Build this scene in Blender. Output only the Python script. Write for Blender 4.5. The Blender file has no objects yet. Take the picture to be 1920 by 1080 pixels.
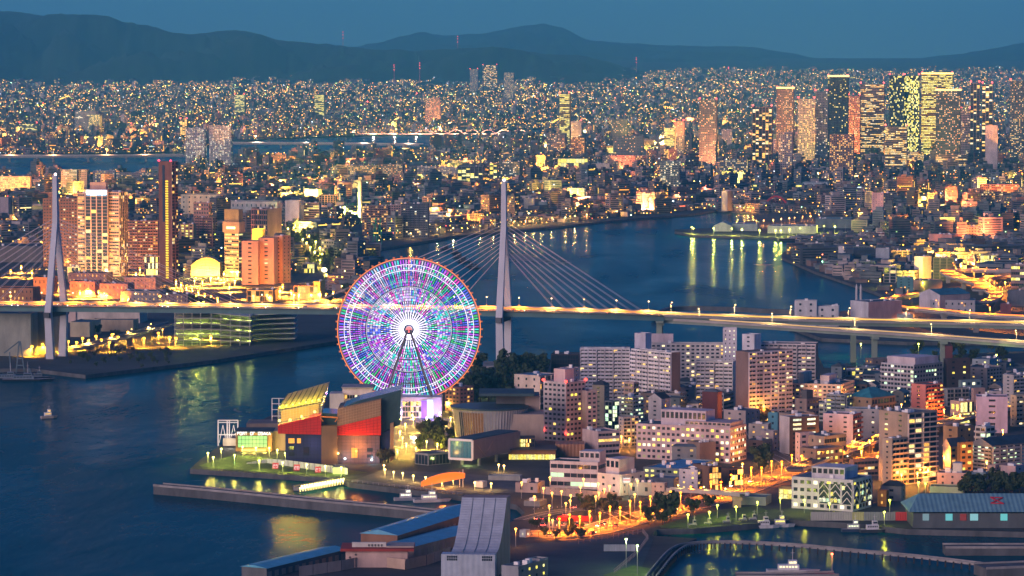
import bpy, math, random
import numpy as np
from mathutils import Vector
from mathutils.geometry import tessellate_polygon
random.seed(7); rng = np.random.default_rng(7)
sc = bpy.context.scene
col = sc.collection
R = math.radians
# ------------------------------------------------------------------ camera
FPX, HC, HOR = 6723.0, 252.0, 105.0          # focal length in photo pixels, eye height, horizon row
PITCH = math.atan((540 - HOR) / FPX)
cam_d = bpy.data.cameras.new('camera'); cam = bpy.data.objects.new('camera', cam_d); col.objects.link(cam)
cam.location = (0, 0, HC); cam.rotation_euler = (math.pi / 2 - PITCH, 0, 0)
cam_d.sensor_width = 36.0; cam_d.lens = FPX / 1920 * 36.0
cam_d.clip_start = 10.0; cam_d.clip_end = 200000.0
sc.camera = cam
# ------------------------------------------------------------------ sky and sun (dusk)
SUN_AZ, SUN_EL = R(-140.0), R(10.0)           # behind the camera, to the left
w = bpy.data.worlds.new('World'); sc.world = w; w.use_nodes = True
nt = w.node_tree; nt.nodes.clear()
sky = nt.nodes.new('ShaderNodeTexSky'); sky.sky_type = 'NISHITA'; sky.sun_disc = False
sky.sun_elevation = SUN_EL; sky.sun_rotation = SUN_AZ; sky.altitude = 0; sky.air_density = 1.0; sky.dust_density = 0.0; sky.ozone_density = 6.0
tint = nt.nodes.new('ShaderNodeMix'); tint.data_type = 'RGBA'; tint.blend_type = 'MULTIPLY'; tint.inputs[0].default_value = 1.0
tint.inputs[7].default_value = (0.32, 0.59, 1.0, 1)
bg = nt.nodes.new('ShaderNodeBackground'); bg.inputs[1].default_value = 0.058
wo = nt.nodes.new('ShaderNodeOutputWorld')
nt.links.new(sky.outputs[0], tint.inputs[6]); nt.links.new(tint.outputs[2], bg.inputs[0]); nt.links.new(bg.outputs[0], wo.inputs[0])
sun_d = bpy.data.lights.new('sun', 'SUN'); sun = bpy.data.objects.new('sun', sun_d); col.objects.link(sun)
sun_d.energy = 1.75; sun_d.angle = R(40); sun_d.color = (1.0, 0.66, 0.57)
sun.rotation_euler = Vector((math.sin(SUN_AZ) * math.cos(R(10)), math.cos(SUN_AZ) * math.cos(R(10)), math.sin(R(10)))).to_track_quat('Z', 'Y').to_euler()
sc.view_settings.view_transform = 'Standard'; sc.view_settings.look = 'None'
sc.view_settings.exposure = 1.0; sc.view_settings.gamma = 1.0
cy = sc.cycles
cy.use_denoising = True; cy.max_bounces = 4; cy.diffuse_bounces = 2; cy.glossy_bounces = 2; cy.transmission_bounces = 2
cy.volume_bounces = 0; cy.transparent_max_bounces = 4; cy.sample_clamp_indirect = 1.5; cy.sample_clamp_direct = 0
cy.use_light_tree = True; cy.caustics_reflective = False; cy.caustics_refractive = False
# ------------------------------------------------------------------ picture point -> place
def ray(px, py):
    a, b = (px - 960) / FPX, (540 - py) / FPX
    c, s = math.cos(PITCH), math.sin(PITCH)
    return Vector((a, c + b * s, -s + b * c))
def gp(px, py, z=3.0):                       # the point of height z seen there
    d = ray(px, py); t = (z - HC) / d.z
    return Vector((d.x * t, d.y * t, z))
def at(px, py, Y):                           # the point at distance Y seen there
    d = ray(px, py); t = Y / d.y
    return Vector((d.x * t, Y, HC + d.z * t))
def zat(py, Y): return at(960, py, Y).z
# ------------------------------------------------------------------ materials
MATS = {}
def _mat(name):
    m = bpy.data.materials.new(name); m.use_nodes = True; n = m.node_tree
    return m, n, n.nodes['Principled BSDF']
def wall(rgb, rough=0.8, grime=0.35, scale=0.12, spec=0.3, metal=0.0):
    k = ('w', tuple(rgb), rough, grime, scale, metal)
    if k in MATS: return MATS[k]
    m, n, p = _mat('surface'); N = n.nodes; L = n.links
    geo = N.new('ShaderNodeNewGeometry')
    mp = N.new('ShaderNodeMapping'); mp.inputs['Scale'].default_value = (1, 1, 0.35)
    nz = N.new('ShaderNodeTexNoise'); nz.inputs['Scale'].default_value = scale; nz.inputs['Detail'].default_value = 6; nz.inputs['Roughness'].default_value = 0.65
    rp = N.new('ShaderNodeMapRange'); rp.inputs[1].default_value = 0.3; rp.inputs[2].default_value = 0.72
    rp.inputs[3].default_value = 1 - grime; rp.inputs[4].default_value = 1 + grime * 0.45
    mx = N.new('ShaderNodeMix'); mx.data_type = 'RGBA'; mx.blend_type = 'MULTIPLY'; mx.inputs[0].default_value = 1
    mx.inputs[6].default_value = (*rgb, 1)
    L.new(geo.outputs['Position'], mp.inputs[0]); L.new(mp.outputs[0], nz.inputs['Vector']); L.new(nz.outputs[0], rp.inputs[0])
    L.new(rp.outputs[0], mx.inputs[7]); L.new(mx.outputs[2], p.inputs['Base Color'])
    p.inputs['Roughness'].default_value = rough; p.inputs['Specular IOR Level'].default_value = spec; p.inputs['Metallic'].default_value = metal
    MATS[k] = m; return m
def emit(rgb, s, sample=False):
    k = ('e', tuple(rgb), s, sample)
    if k in MATS: return MATS[k]
    m, n, p = _mat('lit')
    p.inputs['Base Color'].default_value = (0.02, 0.02, 0.02, 1)
    p.inputs['Emission Color'].default_value = (*rgb, 1); p.inputs['Emission Strength'].default_value = s
    m.cycles.emission_sampling = 'AUTO' if sample else 'NONE'
    MATS[k] = m; return m
def attr_glow(name, base=(0.02, 0.03, 0.045), rough=0.12, vary=True):   # panes: dark glass, or lit as the face's own colour says
    m, n, p = _mat(name); N = n.nodes; L = n.links
    a = N.new('ShaderNodeAttribute'); a.attribute_name = 'glow'
    p.inputs['Base Color'].default_value = (*base, 1); p.inputs['Roughness'].default_value = rough
    if vary:
        geo = N.new('ShaderNodeNewGeometry'); nz = N.new('ShaderNodeTexNoise'); nz.inputs['Scale'].default_value = 1.3
        rp = N.new('ShaderNodeMapRange'); rp.inputs[1].default_value = 0.3; rp.inputs[2].default_value = 0.7; rp.inputs[3].default_value = 0.45; rp.inputs[4].default_value = 1.3
        L.new(geo.outputs['Position'], nz.inputs['Vector']); L.new(nz.outputs[0], rp.inputs[0]); L.new(rp.outputs[0], p.inputs['Emission Strength'])
    else: p.inputs['Emission Strength'].default_value = 1
    L.new(a.outputs['Color'], p.inputs['Emission Color'])
    m.cycles.emission_sampling = 'NONE'; return m
def attr_wall(name, rough=0.85):
    m, n, p = _mat(name); N = n.nodes; L = n.links
    a = N.new('ShaderNodeAttribute'); a.attribute_name = 'glow'
    geo = N.new('ShaderNodeNewGeometry'); nz = N.new('ShaderNodeTexNoise'); nz.inputs['Scale'].default_value = 0.09; nz.inputs['Detail'].default_value = 5
    rp = N.new('ShaderNodeMapRange'); rp.inputs[1].default_value = 0.3; rp.inputs[2].default_value = 0.7; rp.inputs[3].default_value = 0.6; rp.inputs[4].default_value = 1.25
    mx = N.new('ShaderNodeMix'); mx.data_type = 'RGBA'; mx.blend_type = 'MULTIPLY'; mx.inputs[0].default_value = 1
    L.new(geo.outputs['Position'], nz.inputs['Vector']); L.new(nz.outputs[0], rp.inputs[0])
    L.new(a.outputs['Color'], mx.inputs[6]); L.new(rp.outputs[0], mx.inputs[7]); L.new(mx.outputs[2], p.inputs['Base Color'])
    p.inputs['Roughness'].default_value = rough; return m
def mottled(name, c1, c2, scale, rough=0.9, detail=8, stretch=(1, 1, 1)):
    m, n, p = _mat(name); N = n.nodes; L = n.links
    geo = N.new('ShaderNodeNewGeometry'); mp = N.new('ShaderNodeMapping'); mp.inputs['Scale'].default_value = stretch
    nz = N.new('ShaderNodeTexNoise'); nz.inputs['Scale'].default_value = scale; nz.inputs['Detail'].default_value = detail; nz.inputs['Roughness'].default_value = 0.7
    cr = N.new('ShaderNodeValToRGB'); cr.color_ramp.elements[0].position = 0.35; cr.color_ramp.elements[1].position = 0.68
    cr.color_ramp.elements[0].color = (*c1, 1); cr.color_ramp.elements[1].color = (*c2, 1)
    L.new(geo.outputs['Position'], mp.inputs[0]); L.new(mp.outputs[0], nz.inputs['Vector']); L.new(nz.outputs[0], cr.inputs[0]); L.new(cr.outputs[0], p.inputs['Base Color'])
    p.inputs['Roughness'].default_value = rough; return m
def ribbed(rgb, pitch, axis='x', rough=0.45, depth=0.3):    # profiled metal sheet
    k = ('r', tuple(rgb), pitch, axis)
    if k in MATS: return MATS[k]
    m, n, p = _mat('ribbed_sheet'); N = n.nodes; L = n.links
    tc = N.new('ShaderNodeTexCoord'); wv = N.new('ShaderNodeTexWave'); wv.bands_direction = axis.upper(); wv.inputs['Scale'].default_value = 0.314 / pitch
    nz = N.new('ShaderNodeTexNoise'); nz.inputs['Scale'].default_value = 0.2; nz.inputs['Detail'].default_value = 6
    rp = N.new('ShaderNodeMapRange'); rp.inputs[3].default_value = 0.6; rp.inputs[4].default_value = 1.3
    mx = N.new('ShaderNodeMix'); mx.data_type = 'RGBA'; mx.blend_type = 'MULTIPLY'; mx.inputs[0].default_value = 1; mx.inputs[6].default_value = (*rgb, 1)
    bp = N.new('ShaderNodeBump'); bp.inputs['Strength'].default_value = 0.6; bp.inputs['Distance'].default_value = depth
    L.new(tc.outputs['Object'], wv.inputs['Vector']); L.new(tc.outputs['Object'], nz.inputs['Vector']); L.new(nz.outputs[0], rp.inputs[0]); L.new(rp.outputs[0], mx.inputs[7])
    L.new(mx.outputs[2], p.inputs['Base Color']); L.new(wv.outputs[0], bp.inputs['Height']); L.new(bp.outputs[0], p.inputs['Normal'])
    p.inputs['Roughness'].default_value = rough; MATS[k] = m; return m
def water_mat():
    m, n, p = _mat('harbour_water'); N = n.nodes; L = n.links
    geo = N.new('ShaderNodeNewGeometry')
    mp = N.new('ShaderNodeMapping'); mp.inputs['Scale'].default_value = (1, 0.30, 1); mp.inputs['Rotation'].default_value = (0, 0, R(6))
    n1 = N.new('ShaderNodeTexNoise'); n1.inputs['Scale'].default_value = 0.010; n1.inputs['Detail'].default_value = 5; n1.inputs['Distortion'].default_value = 0.6
    n2 = N.new('ShaderNodeTexNoise'); n2.inputs['Scale'].default_value = 0.055; n2.inputs['Detail'].default_value = 4
    rr = N.new('ShaderNodeMapRange'); rr.inputs[1].default_value = 0.3; rr.inputs[2].default_value = 0.7; rr.inputs[3].default_value = 0.14; rr.inputs[4].default_value = 0.30
    bp = N.new('ShaderNodeBump'); bp.inputs['Strength'].default_value = 0.8; bp.inputs['Distance'].default_value = 1.5
    cr = N.new('ShaderNodeMix'); cr.data_type = 'RGBA'; cr.inputs[6].default_value = (0.0, 0.050, 0.080, 1); cr.inputs[7].default_value = (0.0, 0.085, 0.115, 1)
    L.new(geo.outputs['Position'], mp.inputs[0]); L.new(mp.outputs[0], n1.inputs['Vector']); L.new(mp.outputs[0], n2.inputs['Vector'])
    L.new(n1.outputs[0], rr.inputs[0]); L.new(rr.outputs[0], p.inputs['Roughness']); L.new(n1.outputs[0], cr.inputs[0]); L.new(cr.outputs[2], p.inputs['Base Color'])
    L.new(n2.outputs[0], bp.inputs['Height']); L.new(bp.outputs[0], p.inputs['Normal'])
    p.inputs['IOR'].default_value = 1.05; p.inputs['Specular IOR Level'].default_value = 0.3; p.inputs['Specular Tint'].default_value = (0.14, 0.78, 0.92, 1); return m
PANE = attr_glow('window_pane'); LED = attr_glow('led', base=(0.05, 0.05, 0.06), rough=0.5, vary=False); CITYWALL = attr_wall('city_surface')
WATER = water_mat()
ASPHALT = mottled('asphalt', (0.018, 0.024, 0.032), (0.050, 0.056, 0.066), 0.05)
PAVING = mottled('paving', (0.13, 0.12, 0.115), (0.24, 0.22, 0.21), 0.15)
CITYGROUND = mottled('city_ground', (0.02, 0.032, 0.036), (0.07, 0.08, 0.09), 0.012)
LAWN = mottled('lawn', (0.05, 0.09, 0.02), (0.10, 0.15, 0.035), 0.2)
CONCRETE = wall((0.30, 0.30, 0.30), 0.85, 0.45, 0.08); DARKCONC = wall((0.11, 0.12, 0.13), 0.9, 0.5, 0.10)
STEEL = wall((0.32, 0.34, 0.36), 0.45, 0.2, 0.2); WHITE = wall((0.74, 0.74, 0.76), 0.6, 0.15, 0.15); DARK = wall((0.03, 0.032, 0.035), 0.7, 0.2, 0.2)
FOREST = mottled('forest', (0.004, 0.018, 0.012), (0.012, 0.035, 0.022), 0.004, 1.0)
LEAF = [mottled('foliage', (0.03, 0.055, 0.02), (0.07, 0.10, 0.035), 0.7), mottled('foliage', (0.02, 0.04, 0.018), (0.05, 0.075, 0.03), 0.7), mottled('foliage', (0.07, 0.06, 0.02), (0.11, 0.10, 0.04), 0.7)]
BARK = wall((0.07, 0.05, 0.035), 0.95, 0.4, 1.0)
# light colours
WARM, ORANGE, SODIUM, LIME, COOL, WARMWHITE, RED = (1, .58, .14), (1, .34, .035), (1, .24, .012), (.85, 1, .18), (.75, .9, 1), (1, .86, .6), (1, .03, .02)
PAL = {'warm': [(1, .60, .13), (1, .68, .22), (1, .48, .08), (1, .80, .42)], 'white': [(1, .88, .55), (.95, 1, .72), (1, .80, .38)],
       'green': [(.62, 1, .62), (.8, 1, .5), (.9, .95, .6)], 'orange': [(1, .45, .08), (1, .58, .14)], 'yellow': [(1, .80, .12), (1, .9, .3)],
       'mix': [(1, .66, .2), (1, .85, .5), (.75, 1, .75), (1, .5, .12), (.8, .92, 1), (1, .75, .3)]}
# ------------------------------------------------------------------ mesh building
class MB:
    def __init__(s): s.v = []; s.f = []; s.c = []; s.m = []
    def face(s, pts, c=None, mi=0):
        i = len(s.v); s.v.extend(tuple(p) for p in pts); s.f.append(tuple(range(i, i + len(pts)))); s.c.append(c); s.m.append(mi)
    def box(s, x0, x1, y0, y1, z0, z1, c=None, mi=0):
        i = len(s.v)
        s.v += [(x0, y0, z0), (x1, y0, z0), (x1, y1, z0), (x0, y1, z0), (x0, y0, z1), (x1, y0, z1), (x1, y1, z1), (x0, y1, z1)]
        for q in ((0, 3, 2, 1), (4, 5, 6, 7), (0, 1, 5, 4), (1, 2, 6, 5), (2, 3, 7, 6), (3, 0, 4, 7)):
            s.f.append(tuple(i + k for k in q)); s.c.append(c); s.m.append(mi)
        return s
    def prism(s, poly, z0, z1, c=None, mi=0, taper=None):     # poly: (x, y) counter-clockwise; taper: second outline at the top
        n = len(poly); i = len(s.v); top = taper or poly
        s.v += [(p[0], p[1], z0) for p in poly] + [(p[0], p[1], z1) for p in top]
        for k in range(n):
            k2 = (k + 1) % n; s.f.append((i + k, i + k2, i + n + k2, i + n + k)); s.c.append(c); s.m.append(mi)
        for t in tessellate_polygon([[Vector((p[0], p[1], 0)) for p in top]]):
            s.f.append(tuple(i + n + q for q in t)); s.c.append(c); s.m.append(mi)
        return s
    def loft(s, a, b, c=None, mi=0):                          # two rings of points
        n = len(a); i = len(s.v); s.v += [tuple(p) for p in a] + [tuple(p) for p in b]
        for k in range(n):
            k2 = (k + 1) % n; s.f.append((i + k, i + k2, i + n + k2, i + n + k)); s.c.append(c); s.m.append(mi)
        s.f.append(tuple(range(i, i + n))[::-1]); s.f.append(tuple(range(i + n, i + 2 * n))); s.c += [c, c]; s.m += [mi, mi]
        return s
    def tube(s, p0, p1, r0, r1=None, n=6, c=None):
        p0, p1 = Vector(p0), Vector(p1); r1 = r0 if r1 is None else r1
        d = (p1 - p0).normalized(); u = d.orthogonal().normalized(); v = d.cross(u)
        A = [p0 + (u * math.cos(t) + v * math.sin(t)) * r0 for t in [2 * math.pi * k / n for k in range(n)]]
        B = [p1 + (u * math.cos(t) + v * math.sin(t)) * r1 for t in [2 * math.pi * k / n for k in range(n)]]
        return s.loft(A, B, c)
    def bar(s, p0, p1, w, h, c=None):                         # square bar
        return s.tube(p0, p1, max(w, h) * 0.7071, None, 4, c)
    def ball(s, p, r, c=None, n=8, m=5, sz=1.0):
        rings = []
        for j in range(1, m):
            ph = math.pi * j / m
            rings.append([(p[0] + r * math.sin(ph) * math.cos(2 * math.pi * k / n), p[1] + r * math.sin(ph) * math.sin(2 * math.pi * k / n), p[2] + r * sz * math.cos(ph)) for k in range(n)])
        for a, b in zip(rings[1:], rings[:-1]):
            for k in range(n): s.face([a[k], a[(k + 1) % n], b[(k + 1) % n], b[k]], c)
        s.face(rings[0], c); s.face(rings[-1][::-1], c); return s
    def build(s, name, mats, parent=None, smooth=False):
        me = bpy.data.meshes.new(name); me.from_pydata(s.v, [], s.f)
        if any(c is not None for c in s.c):
            ca = me.color_attributes.new('glow', 'FLOAT_COLOR', 'CORNER'); buf = []
            for f, c in zip(s.f, s.c): buf += list((*(c or (0, 0, 0)), 1.0)) * len(f)
            ca.data.foreach_set('color', buf)
        for m in (mats if isinstance(mats, (list, tuple)) else [mats]): me.materials.append(m)
        if any(s.m): me.polygons.foreach_set('material_index', s.m)
        if smooth: me.polygons.foreach_set('use_smooth', [True] * len(s.f))
        return link(name, me, parent)
def link(name, data, parent=None):
    o = bpy.data.objects.new(name, data); col.objects.link(o)
    if parent is not None: o.parent = parent
    return o
def tag(o, label=None, cat=None, group=None, kind=None):
    if label: o['label'] = label
    if cat: o['category'] = cat
    if group: o['group'] = group
    if kind: o['kind'] = kind
    return o
def thing(name, loc, rz, label, cat, group=None):
    o = link(name, None); o.location = loc; o.rotation_euler = (0, 0, rz); o.empty_display_size = 2
    return tag(o, label, cat, group)
KIDS = {}
def copy_tree(o, parent=None):
    c = o.copy(); col.objects.link(c); c.parent = parent
    for ch in list(o.children): copy_tree(ch, c)
    return c
def np_mesh(name, verts, quads, colors, mats, midx=None, parent=None):      # big meshes from arrays; colors per face
    me = bpy.data.meshes.new(name); nv, nf = len(verts), len(quads); k = quads.shape[1]
    me.vertices.add(nv); me.vertices.foreach_set('co', np.ascontiguousarray(verts, dtype=np.float32).ravel())
    me.loops.add(nf * k); me.polygons.add(nf)
    me.loops.foreach_set('vertex_index', np.ascontiguousarray(quads, dtype=np.int32).ravel())
    me.polygons.foreach_set('loop_start', np.arange(0, nf * k, k, dtype=np.int32))
    if colors is not None:
        ca = me.color_attributes.new('glow', 'FLOAT_COLOR', 'CORNER')
        c4 = np.ones((nf, k, 4), dtype=np.float32); c4[:, :, :3] = np.asarray(colors)[:, None, :]
        ca.data.foreach_set('color', c4.ravel())
    for m in mats: me.materials.append(m)
    if midx is not None: me.polygons.foreach_set('material_index', np.asarray(midx, dtype=np.int32))
    me.polygons.foreach_set('use_smooth', np.zeros(nf, dtype=bool)); me.update(calc_edges=True); me.validate()
    return link(name, me, parent)
def pick(p): return random.choice(PAL[p])
def glow(p, s): c = pick(p); k = s * random.uniform(0.6, 1.25); return (c[0] * k, c[1] * k, c[2] * k)
ORD = 'first second third fourth fifth sixth seventh eighth ninth tenth eleventh twelfth thirteenth fourteenth fifteenth sixteenth seventeenth eighteenth nineteenth twentieth'.split() + ['twenty-' + w for w in 'first second third fourth fifth sixth seventh eighth ninth'.split()] + ['thirtieth'] + ['thirty-' + w for w in 'first second third fourth fifth sixth seventh eighth ninth'.split()] + ['fortieth'] + ['forty-' + w for w in 'first second third fourth fifth sixth seventh eighth ninth'.split()]
def number_off(obs):                                          # alike things told apart by their place in the row
    obs = sorted(obs, key=lambda o: o.location.x / o.location.y)
    if len(obs) > 1:
        for i, o in enumerate(obs): o['label'] = o['label'] + ', ' + ('leftmost of the group' if i == 0 else 'rightmost of the group' if i == len(obs) - 1 else ORD[i] + ' from the left')
HAZE_COL, HAZE_D = (0.11, 0.64, 1.0, 1), 3.9e-5
# ================================================================== the setting
o = MB(); o.face([(-9900, -1500, 0), (9900, -1500, 0), (9900, 13500, 0), (-9900, 13500, 0)]); tag(o.build('water', WATER), 'dark blue harbour and river water reflecting the dusk sky', 'water', kind='structure')
def land(name, pts, mat, z=3.0, bottom=-1.5, label=None, kind='structure', wallmat=None, cat='ground'):
    P = [gp(x, y, z) for x, y in pts]; P = [(p.x, p.y) for p in P]
    if sum(a[0] * b[1] - b[0] * a[1] for a, b in zip(P, P[1:] + P[:1])) < 0: P.reverse()
    m = MB(); m.prism(P, bottom, z)
    n = len(P); m.m = [1] * n + [0] * (len(m.f) - n)
    return tag(m.build(name, [mat, wallmat or DARKCONC]), label, cat, kind=kind)
land('ground', [(-260, 692), (60, 691), (160, 703), (400, 675), (630, 639), (720, 622), (790, 582), (760, 530), (715, 490), (690, 470), (850, 443), (1000, 429), (1150, 413), (1300, 401),
    (1345, 394), (1410, 398), (1420, 412), (1340, 427), (1265, 430.5), (1265, 434), (1300, 441), (1490, 446), (1612, 438), (1618, 445), (1510, 452), (1465, 475), (1465, 482), (1530, 510), (1640, 547),
    (1675, 563), (1600, 582), (1490, 588), (1480, 612), (1540, 634), (1700, 641), (2150, 641), (2150, 246.5), (1060, 246.5), (760, 286), (440, 293), (340, 326), (-260, 336)],
    CITYGROUND, label='city ground along the north banks of the river')
land('ground', [(356, 879), (640, 897), (655, 905), (870, 930), (968, 946), (985, 962), (960, 978), (700, 1010), (470, 1085), (470, 1160), (1205, 1160), (1228, 1070), (1268, 1024), (1306, 1010), (1222, 1004), (1232, 992), (1300, 991), (1400, 983), (1480, 975), (1600, 981), (1700, 992),
    (2150, 1003), (2150, 648), (1700, 668), (1660, 690), (1545, 690), (1535, 668), (1300, 666), (1000, 674), (900, 692), (720, 718), (620, 742), (520, 772), (445, 812), (375, 862)], ASPHALT, label='harbour district ground with asphalt quays')
def gz(Y): return 2.9 if Y < 11800 else 2.9 + 133 * ((Y - 11800) / 14200) ** 1.2
def edge_py(px):
    K = [(-600, 288), (0, 291), (345, 284), (440, 262), (760, 251), (1060, 240), (1061, 247), (2600, 247)]
    return float(np.interp(px, [k[0] for k in K], [k[1] for k in K]))
m = MB(); cols = list(range(-600, 2601, 100)); rows = 26; base = len(m.v)
for cx in cols:
    e = gp(cx, edge_py(cx), 2.9)
    for k in range(rows):
        Y = e.y + (34000 - e.y) * (k / (rows - 1)) ** 1.4
        m.v.append(((cx - 960) / FPX * Y * 1.0, Y, gz(Y)))
for i in range(len(cols) - 1):
    for k in range(rows - 1):
        a = i * rows + k; m.f.append((a, a + rows, a + rows + 1, a + 1)); m.c.append(None); m.m.append(0)
tag(m.build('terrain', CITYGROUND), 'plain beyond the wide river, rising to the hills', 'ground', kind='structure')
# ---- hills
from mathutils import noise as mn
def hills(name, ridge, Yr, Y0, label, rough, seed):
    xs = [r[0] for r in ridge]; ys = [r[1] for r in ridge]; nx, ny = 190, 22; m = MB()
    x0, x1 = xs[0], xs[-1]
    for i in range(nx + 1):
        px = x0 + (x1 - x0) * i / nx; py = float(np.interp(px, xs, ys))
        py += 3.0 * mn.fractal(Vector((px * 0.012, seed, 0)), 0.6, 2.0, 6) + 1.2 * mn.noise(Vector((px * 0.11, seed, 3)))
        X1 = (px - 960) / FPX * Yr; ztop = HC + (HOR - py) * Yr / FPX; zb = gz(Y0) - 12
        for k in range(ny + 1):
            t = k / ny * 1.35; Y = Y0 + (Yr - Y0) * t
            f = math.sin(min(t, 1) * math.pi / 2) ** 1.25 if t <= 1 else 1 - (t - 1) * 1.6
            nz_ = mn.fractal(Vector((X1 * 0.0016, Y * 0.0009, seed)), 0.8, 2.0, 6) * rough * (t * (1 - t) * 4 if t <= 1 else -0.2)
            m.v.append((X1 * Y / Yr, Y, zb + (ztop - zb) * max(0.0, min(1.0 if t > 0.97 else 0.96, f + nz_ * 0.8))))
    for i in range(nx):
        for k in range(ny):
            a = i * (ny + 1) + k; m.f.append((a, a + ny + 1, a + ny + 2, a + 1)); m.c.append(None); m.m.append(0)
    tag(m.build(name, FOREST, smooth=True), label, 'hill', kind='structure')
hills('hills', [(-300, 40), (-120, 18), (0, 22), (90, 27), (180, 29), (205, 31), (235, 41), (280, 46), (325, 61), (360, 63), (430, 57), (470, 60), (520, 74), (600, 82), (640, 85), (690, 91), (760, 95), (860, 91), (930, 87), (960, 91), (1010, 98), (1080, 102), (1130, 113), (1190, 130), (1250, 142)], 25500, 20500, 'dark wooded hill range at the edge of the city', 0.75, 3.1)
hills('hills', [(500, 120), (600, 95), (660, 86), (720, 78), (790, 62), (840, 68), (900, 64), (960, 52), (1020, 47), (1060, 58), (1095, 74), (1160, 79), (1230, 84), (1320, 88), (1400, 87), (1470, 95), (1520, 106), (1580, 110), (1640, 112), (1720, 109), (1780, 104), (1840, 93), (1900, 83), (2000, 72), (2150, 80)], 40500, 30500, 'faint far mountain range behind the nearer hills', 0.5, 9.7)
# ---- haze
hm, hn, hp = _mat('haze_air'); hn.nodes.remove(hp)
pv = hn.nodes.new('ShaderNodeVolumePrincipled'); pv.inputs['Color'].default_value = HAZE_COL; pv.inputs['Density'].default_value = HAZE_D; pv.inputs['Anisotropy'].default_value = 0.0
hn.links.new(pv.outputs[0], hn.nodes['Material Output'].inputs['Volume'])
hz = MB().box(-10000, 10000, -2000, 46500, -4, 900).build('haze', hm); tag(hz, 'thin blue evening haze over the whole city', 'haze', kind='stuff')
# ---- quays, lots, roads as sheets on the ground
def sheet(name, pts, z, mat, label, cat='pavement'):
    P = [gp(x, y, z) for x, y in pts]; m = MB()
    for t in tessellate_polygon([[Vector((p.x, p.y, 0)) for p in P]]):
        f = [P[q] for q in t]
        if (f[1] - f[0]).cross(f[2] - f[0]).z < 0: f.reverse()
        m.face(f)
    return tag(m.build(name, mat), label, cat, kind='structure')
sheet('lawn', [(372, 873), (440, 853), (520, 860), (690, 886), (640, 893), (520, 887), (400, 878)], 3.2, LAWN, 'floodlit lawn along the waterfront promenade', 'lawn')
sheet('plaza', [(740, 860), (845, 870), (860, 822), (840, 790), (700, 790), (735, 830)], 3.2, PAVING, 'paved plaza between the aquarium and the museum', 'plaza')
sheet('quay_deck', [(660, 901), (870, 925), (1010, 925), (990, 905), (900, 890), (720, 880)], 3.2, mottled('deck', (0.05, 0.06, 0.075), (0.11, 0.12, 0.14), 0.12), 'dark quay terrace behind the boat basin', 'quay')
def smooth_line(P, n=8):
    P = [Vector(p) for p in P]; out = []
    Q = [P[0] * 2 - P[1]] + P + [P[-1] * 2 - P[-2]]
    for i in range(1, len(Q) - 2):
        a, b, c, d = Q[i - 1], Q[i], Q[i + 1], Q[i + 2]
        for k in range(n):
            t = k / n
            out.append(0.5 * ((2 * b) + (c - a) * t + (2 * a - 5 * b + 4 * c - d) * t * t + (3 * b - a - 3 * c + d) * t ** 3))
    out.append(P[-1]); return out
def sides(C, off):
    out = []
    for i, p in enumerate(C):
        d = C[min(i + 1, len(C) - 1)] - C[max(i - 1, 0)]; nrm = Vector((-d.y, d.x, 0)).normalized()
        out.append(p + nrm * off)
    return out
def sweep(m, C, o0, o1, z0, z1, mi=0):                       # a box section swept along a line; o0 < o1 sideways offsets, z relative
    A, B = sides(C, o0), sides(C, o1); n = len(C); i = len(m.v)
    for a, b in zip(A, B): m.v += [(a.x, a.y, a.z + z0), (b.x, b.y, b.z + z0), (b.x, b.y, b.z + z1), (a.x, a.y, a.z + z1)]
    for k in range(n - 1):
        q = i + 4 * k
        for e in range(4): m.f.append((q + e, q + (e + 1) % 4, q + 4 + (e + 1) % 4, q + 4 + e)); m.c.append(None); m.m.append(mi)
    m.f.append((i, i + 1, i + 2, i + 3)); m.f.append((i + 4 * n - 1, i + 4 * n - 2, i + 4 * n - 3, i + 4 * n - 4)); m.c += [None] * 2; m.m += [mi] * 2
def road(name, pts, width, label, z=3.25, mat=None, mark=True):
    C = smooth_line([gp(x, y, z) for x, y in pts], 8); m = MB(); sweep(m, C, -width / 2, width / 2, -0.1, 0, 0)
    r = tag(m.build(name, mat or ROADSURF), label, 'road', kind='structure')
    if mark:
        m = MB()
        for off in (-width / 2 + 0.6, 0, width / 2 - 0.6): sweep(m, C, off - 0.12, off + 0.12, 0.02, 0.05)
        m.build('lane_marking', WHITE, r)
    return C
def glow_strip(C, off, z0, z1, rgb, s_, parent, org):       # added glowing strip along the far barrier, stands in for traffic light trails
    m = MB(); sweep(m, C, off - .06, off, z0, z1); o = m.build('added_trail_strip', emit(rgb, s_), parent); o.location = -org; return o
# ---- the cable-stayed bridge
TEAL = wall((0.10, 0.20, 0.20), 0.6, 0.3, 0.05); PYLON = wall((0.52, 0.56, 0.62), 0.6, 0.2, 0.05); CABLE = wall((0.50, 0.50, 0.56), 0.5, 0.1, 0.05)
RAIL = wall((0.46, 0.44, 0.40), 0.7, 0.3, 0.05); ROADSURF = mottled('bridge_road', (0.07, 0.07, 0.07), (0.13, 0.13, 0.13), 0.05)
bridge = thing('cable_stayed_bridge', gp(100, 676, 0), 0, 'long pale cable-stayed bridge with two tall pylons crossing the river mouth', 'bridge')
BL = bridge.location.copy()
def inb(o): o.matrix_parent_inverse.identity(); o.location = -BL; return o
Zd = 46.0
DECK = smooth_line([gp(x, y, z) for x, y, z in ((-200, 569, Zd), (0, 572, Zd), (105, 573, Zd), (400, 576, Zd), (640, 578.5, Zd), (760, 579.5, Zd), (945, 582, Zd), (1100, 586, 44.5), (1240, 590.5, 42))], 6)
m = MB(); sweep(m, DECK, -13, 13, -0.6, 0); inb(m.build('deck', [ROADSURF], bridge))
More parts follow.
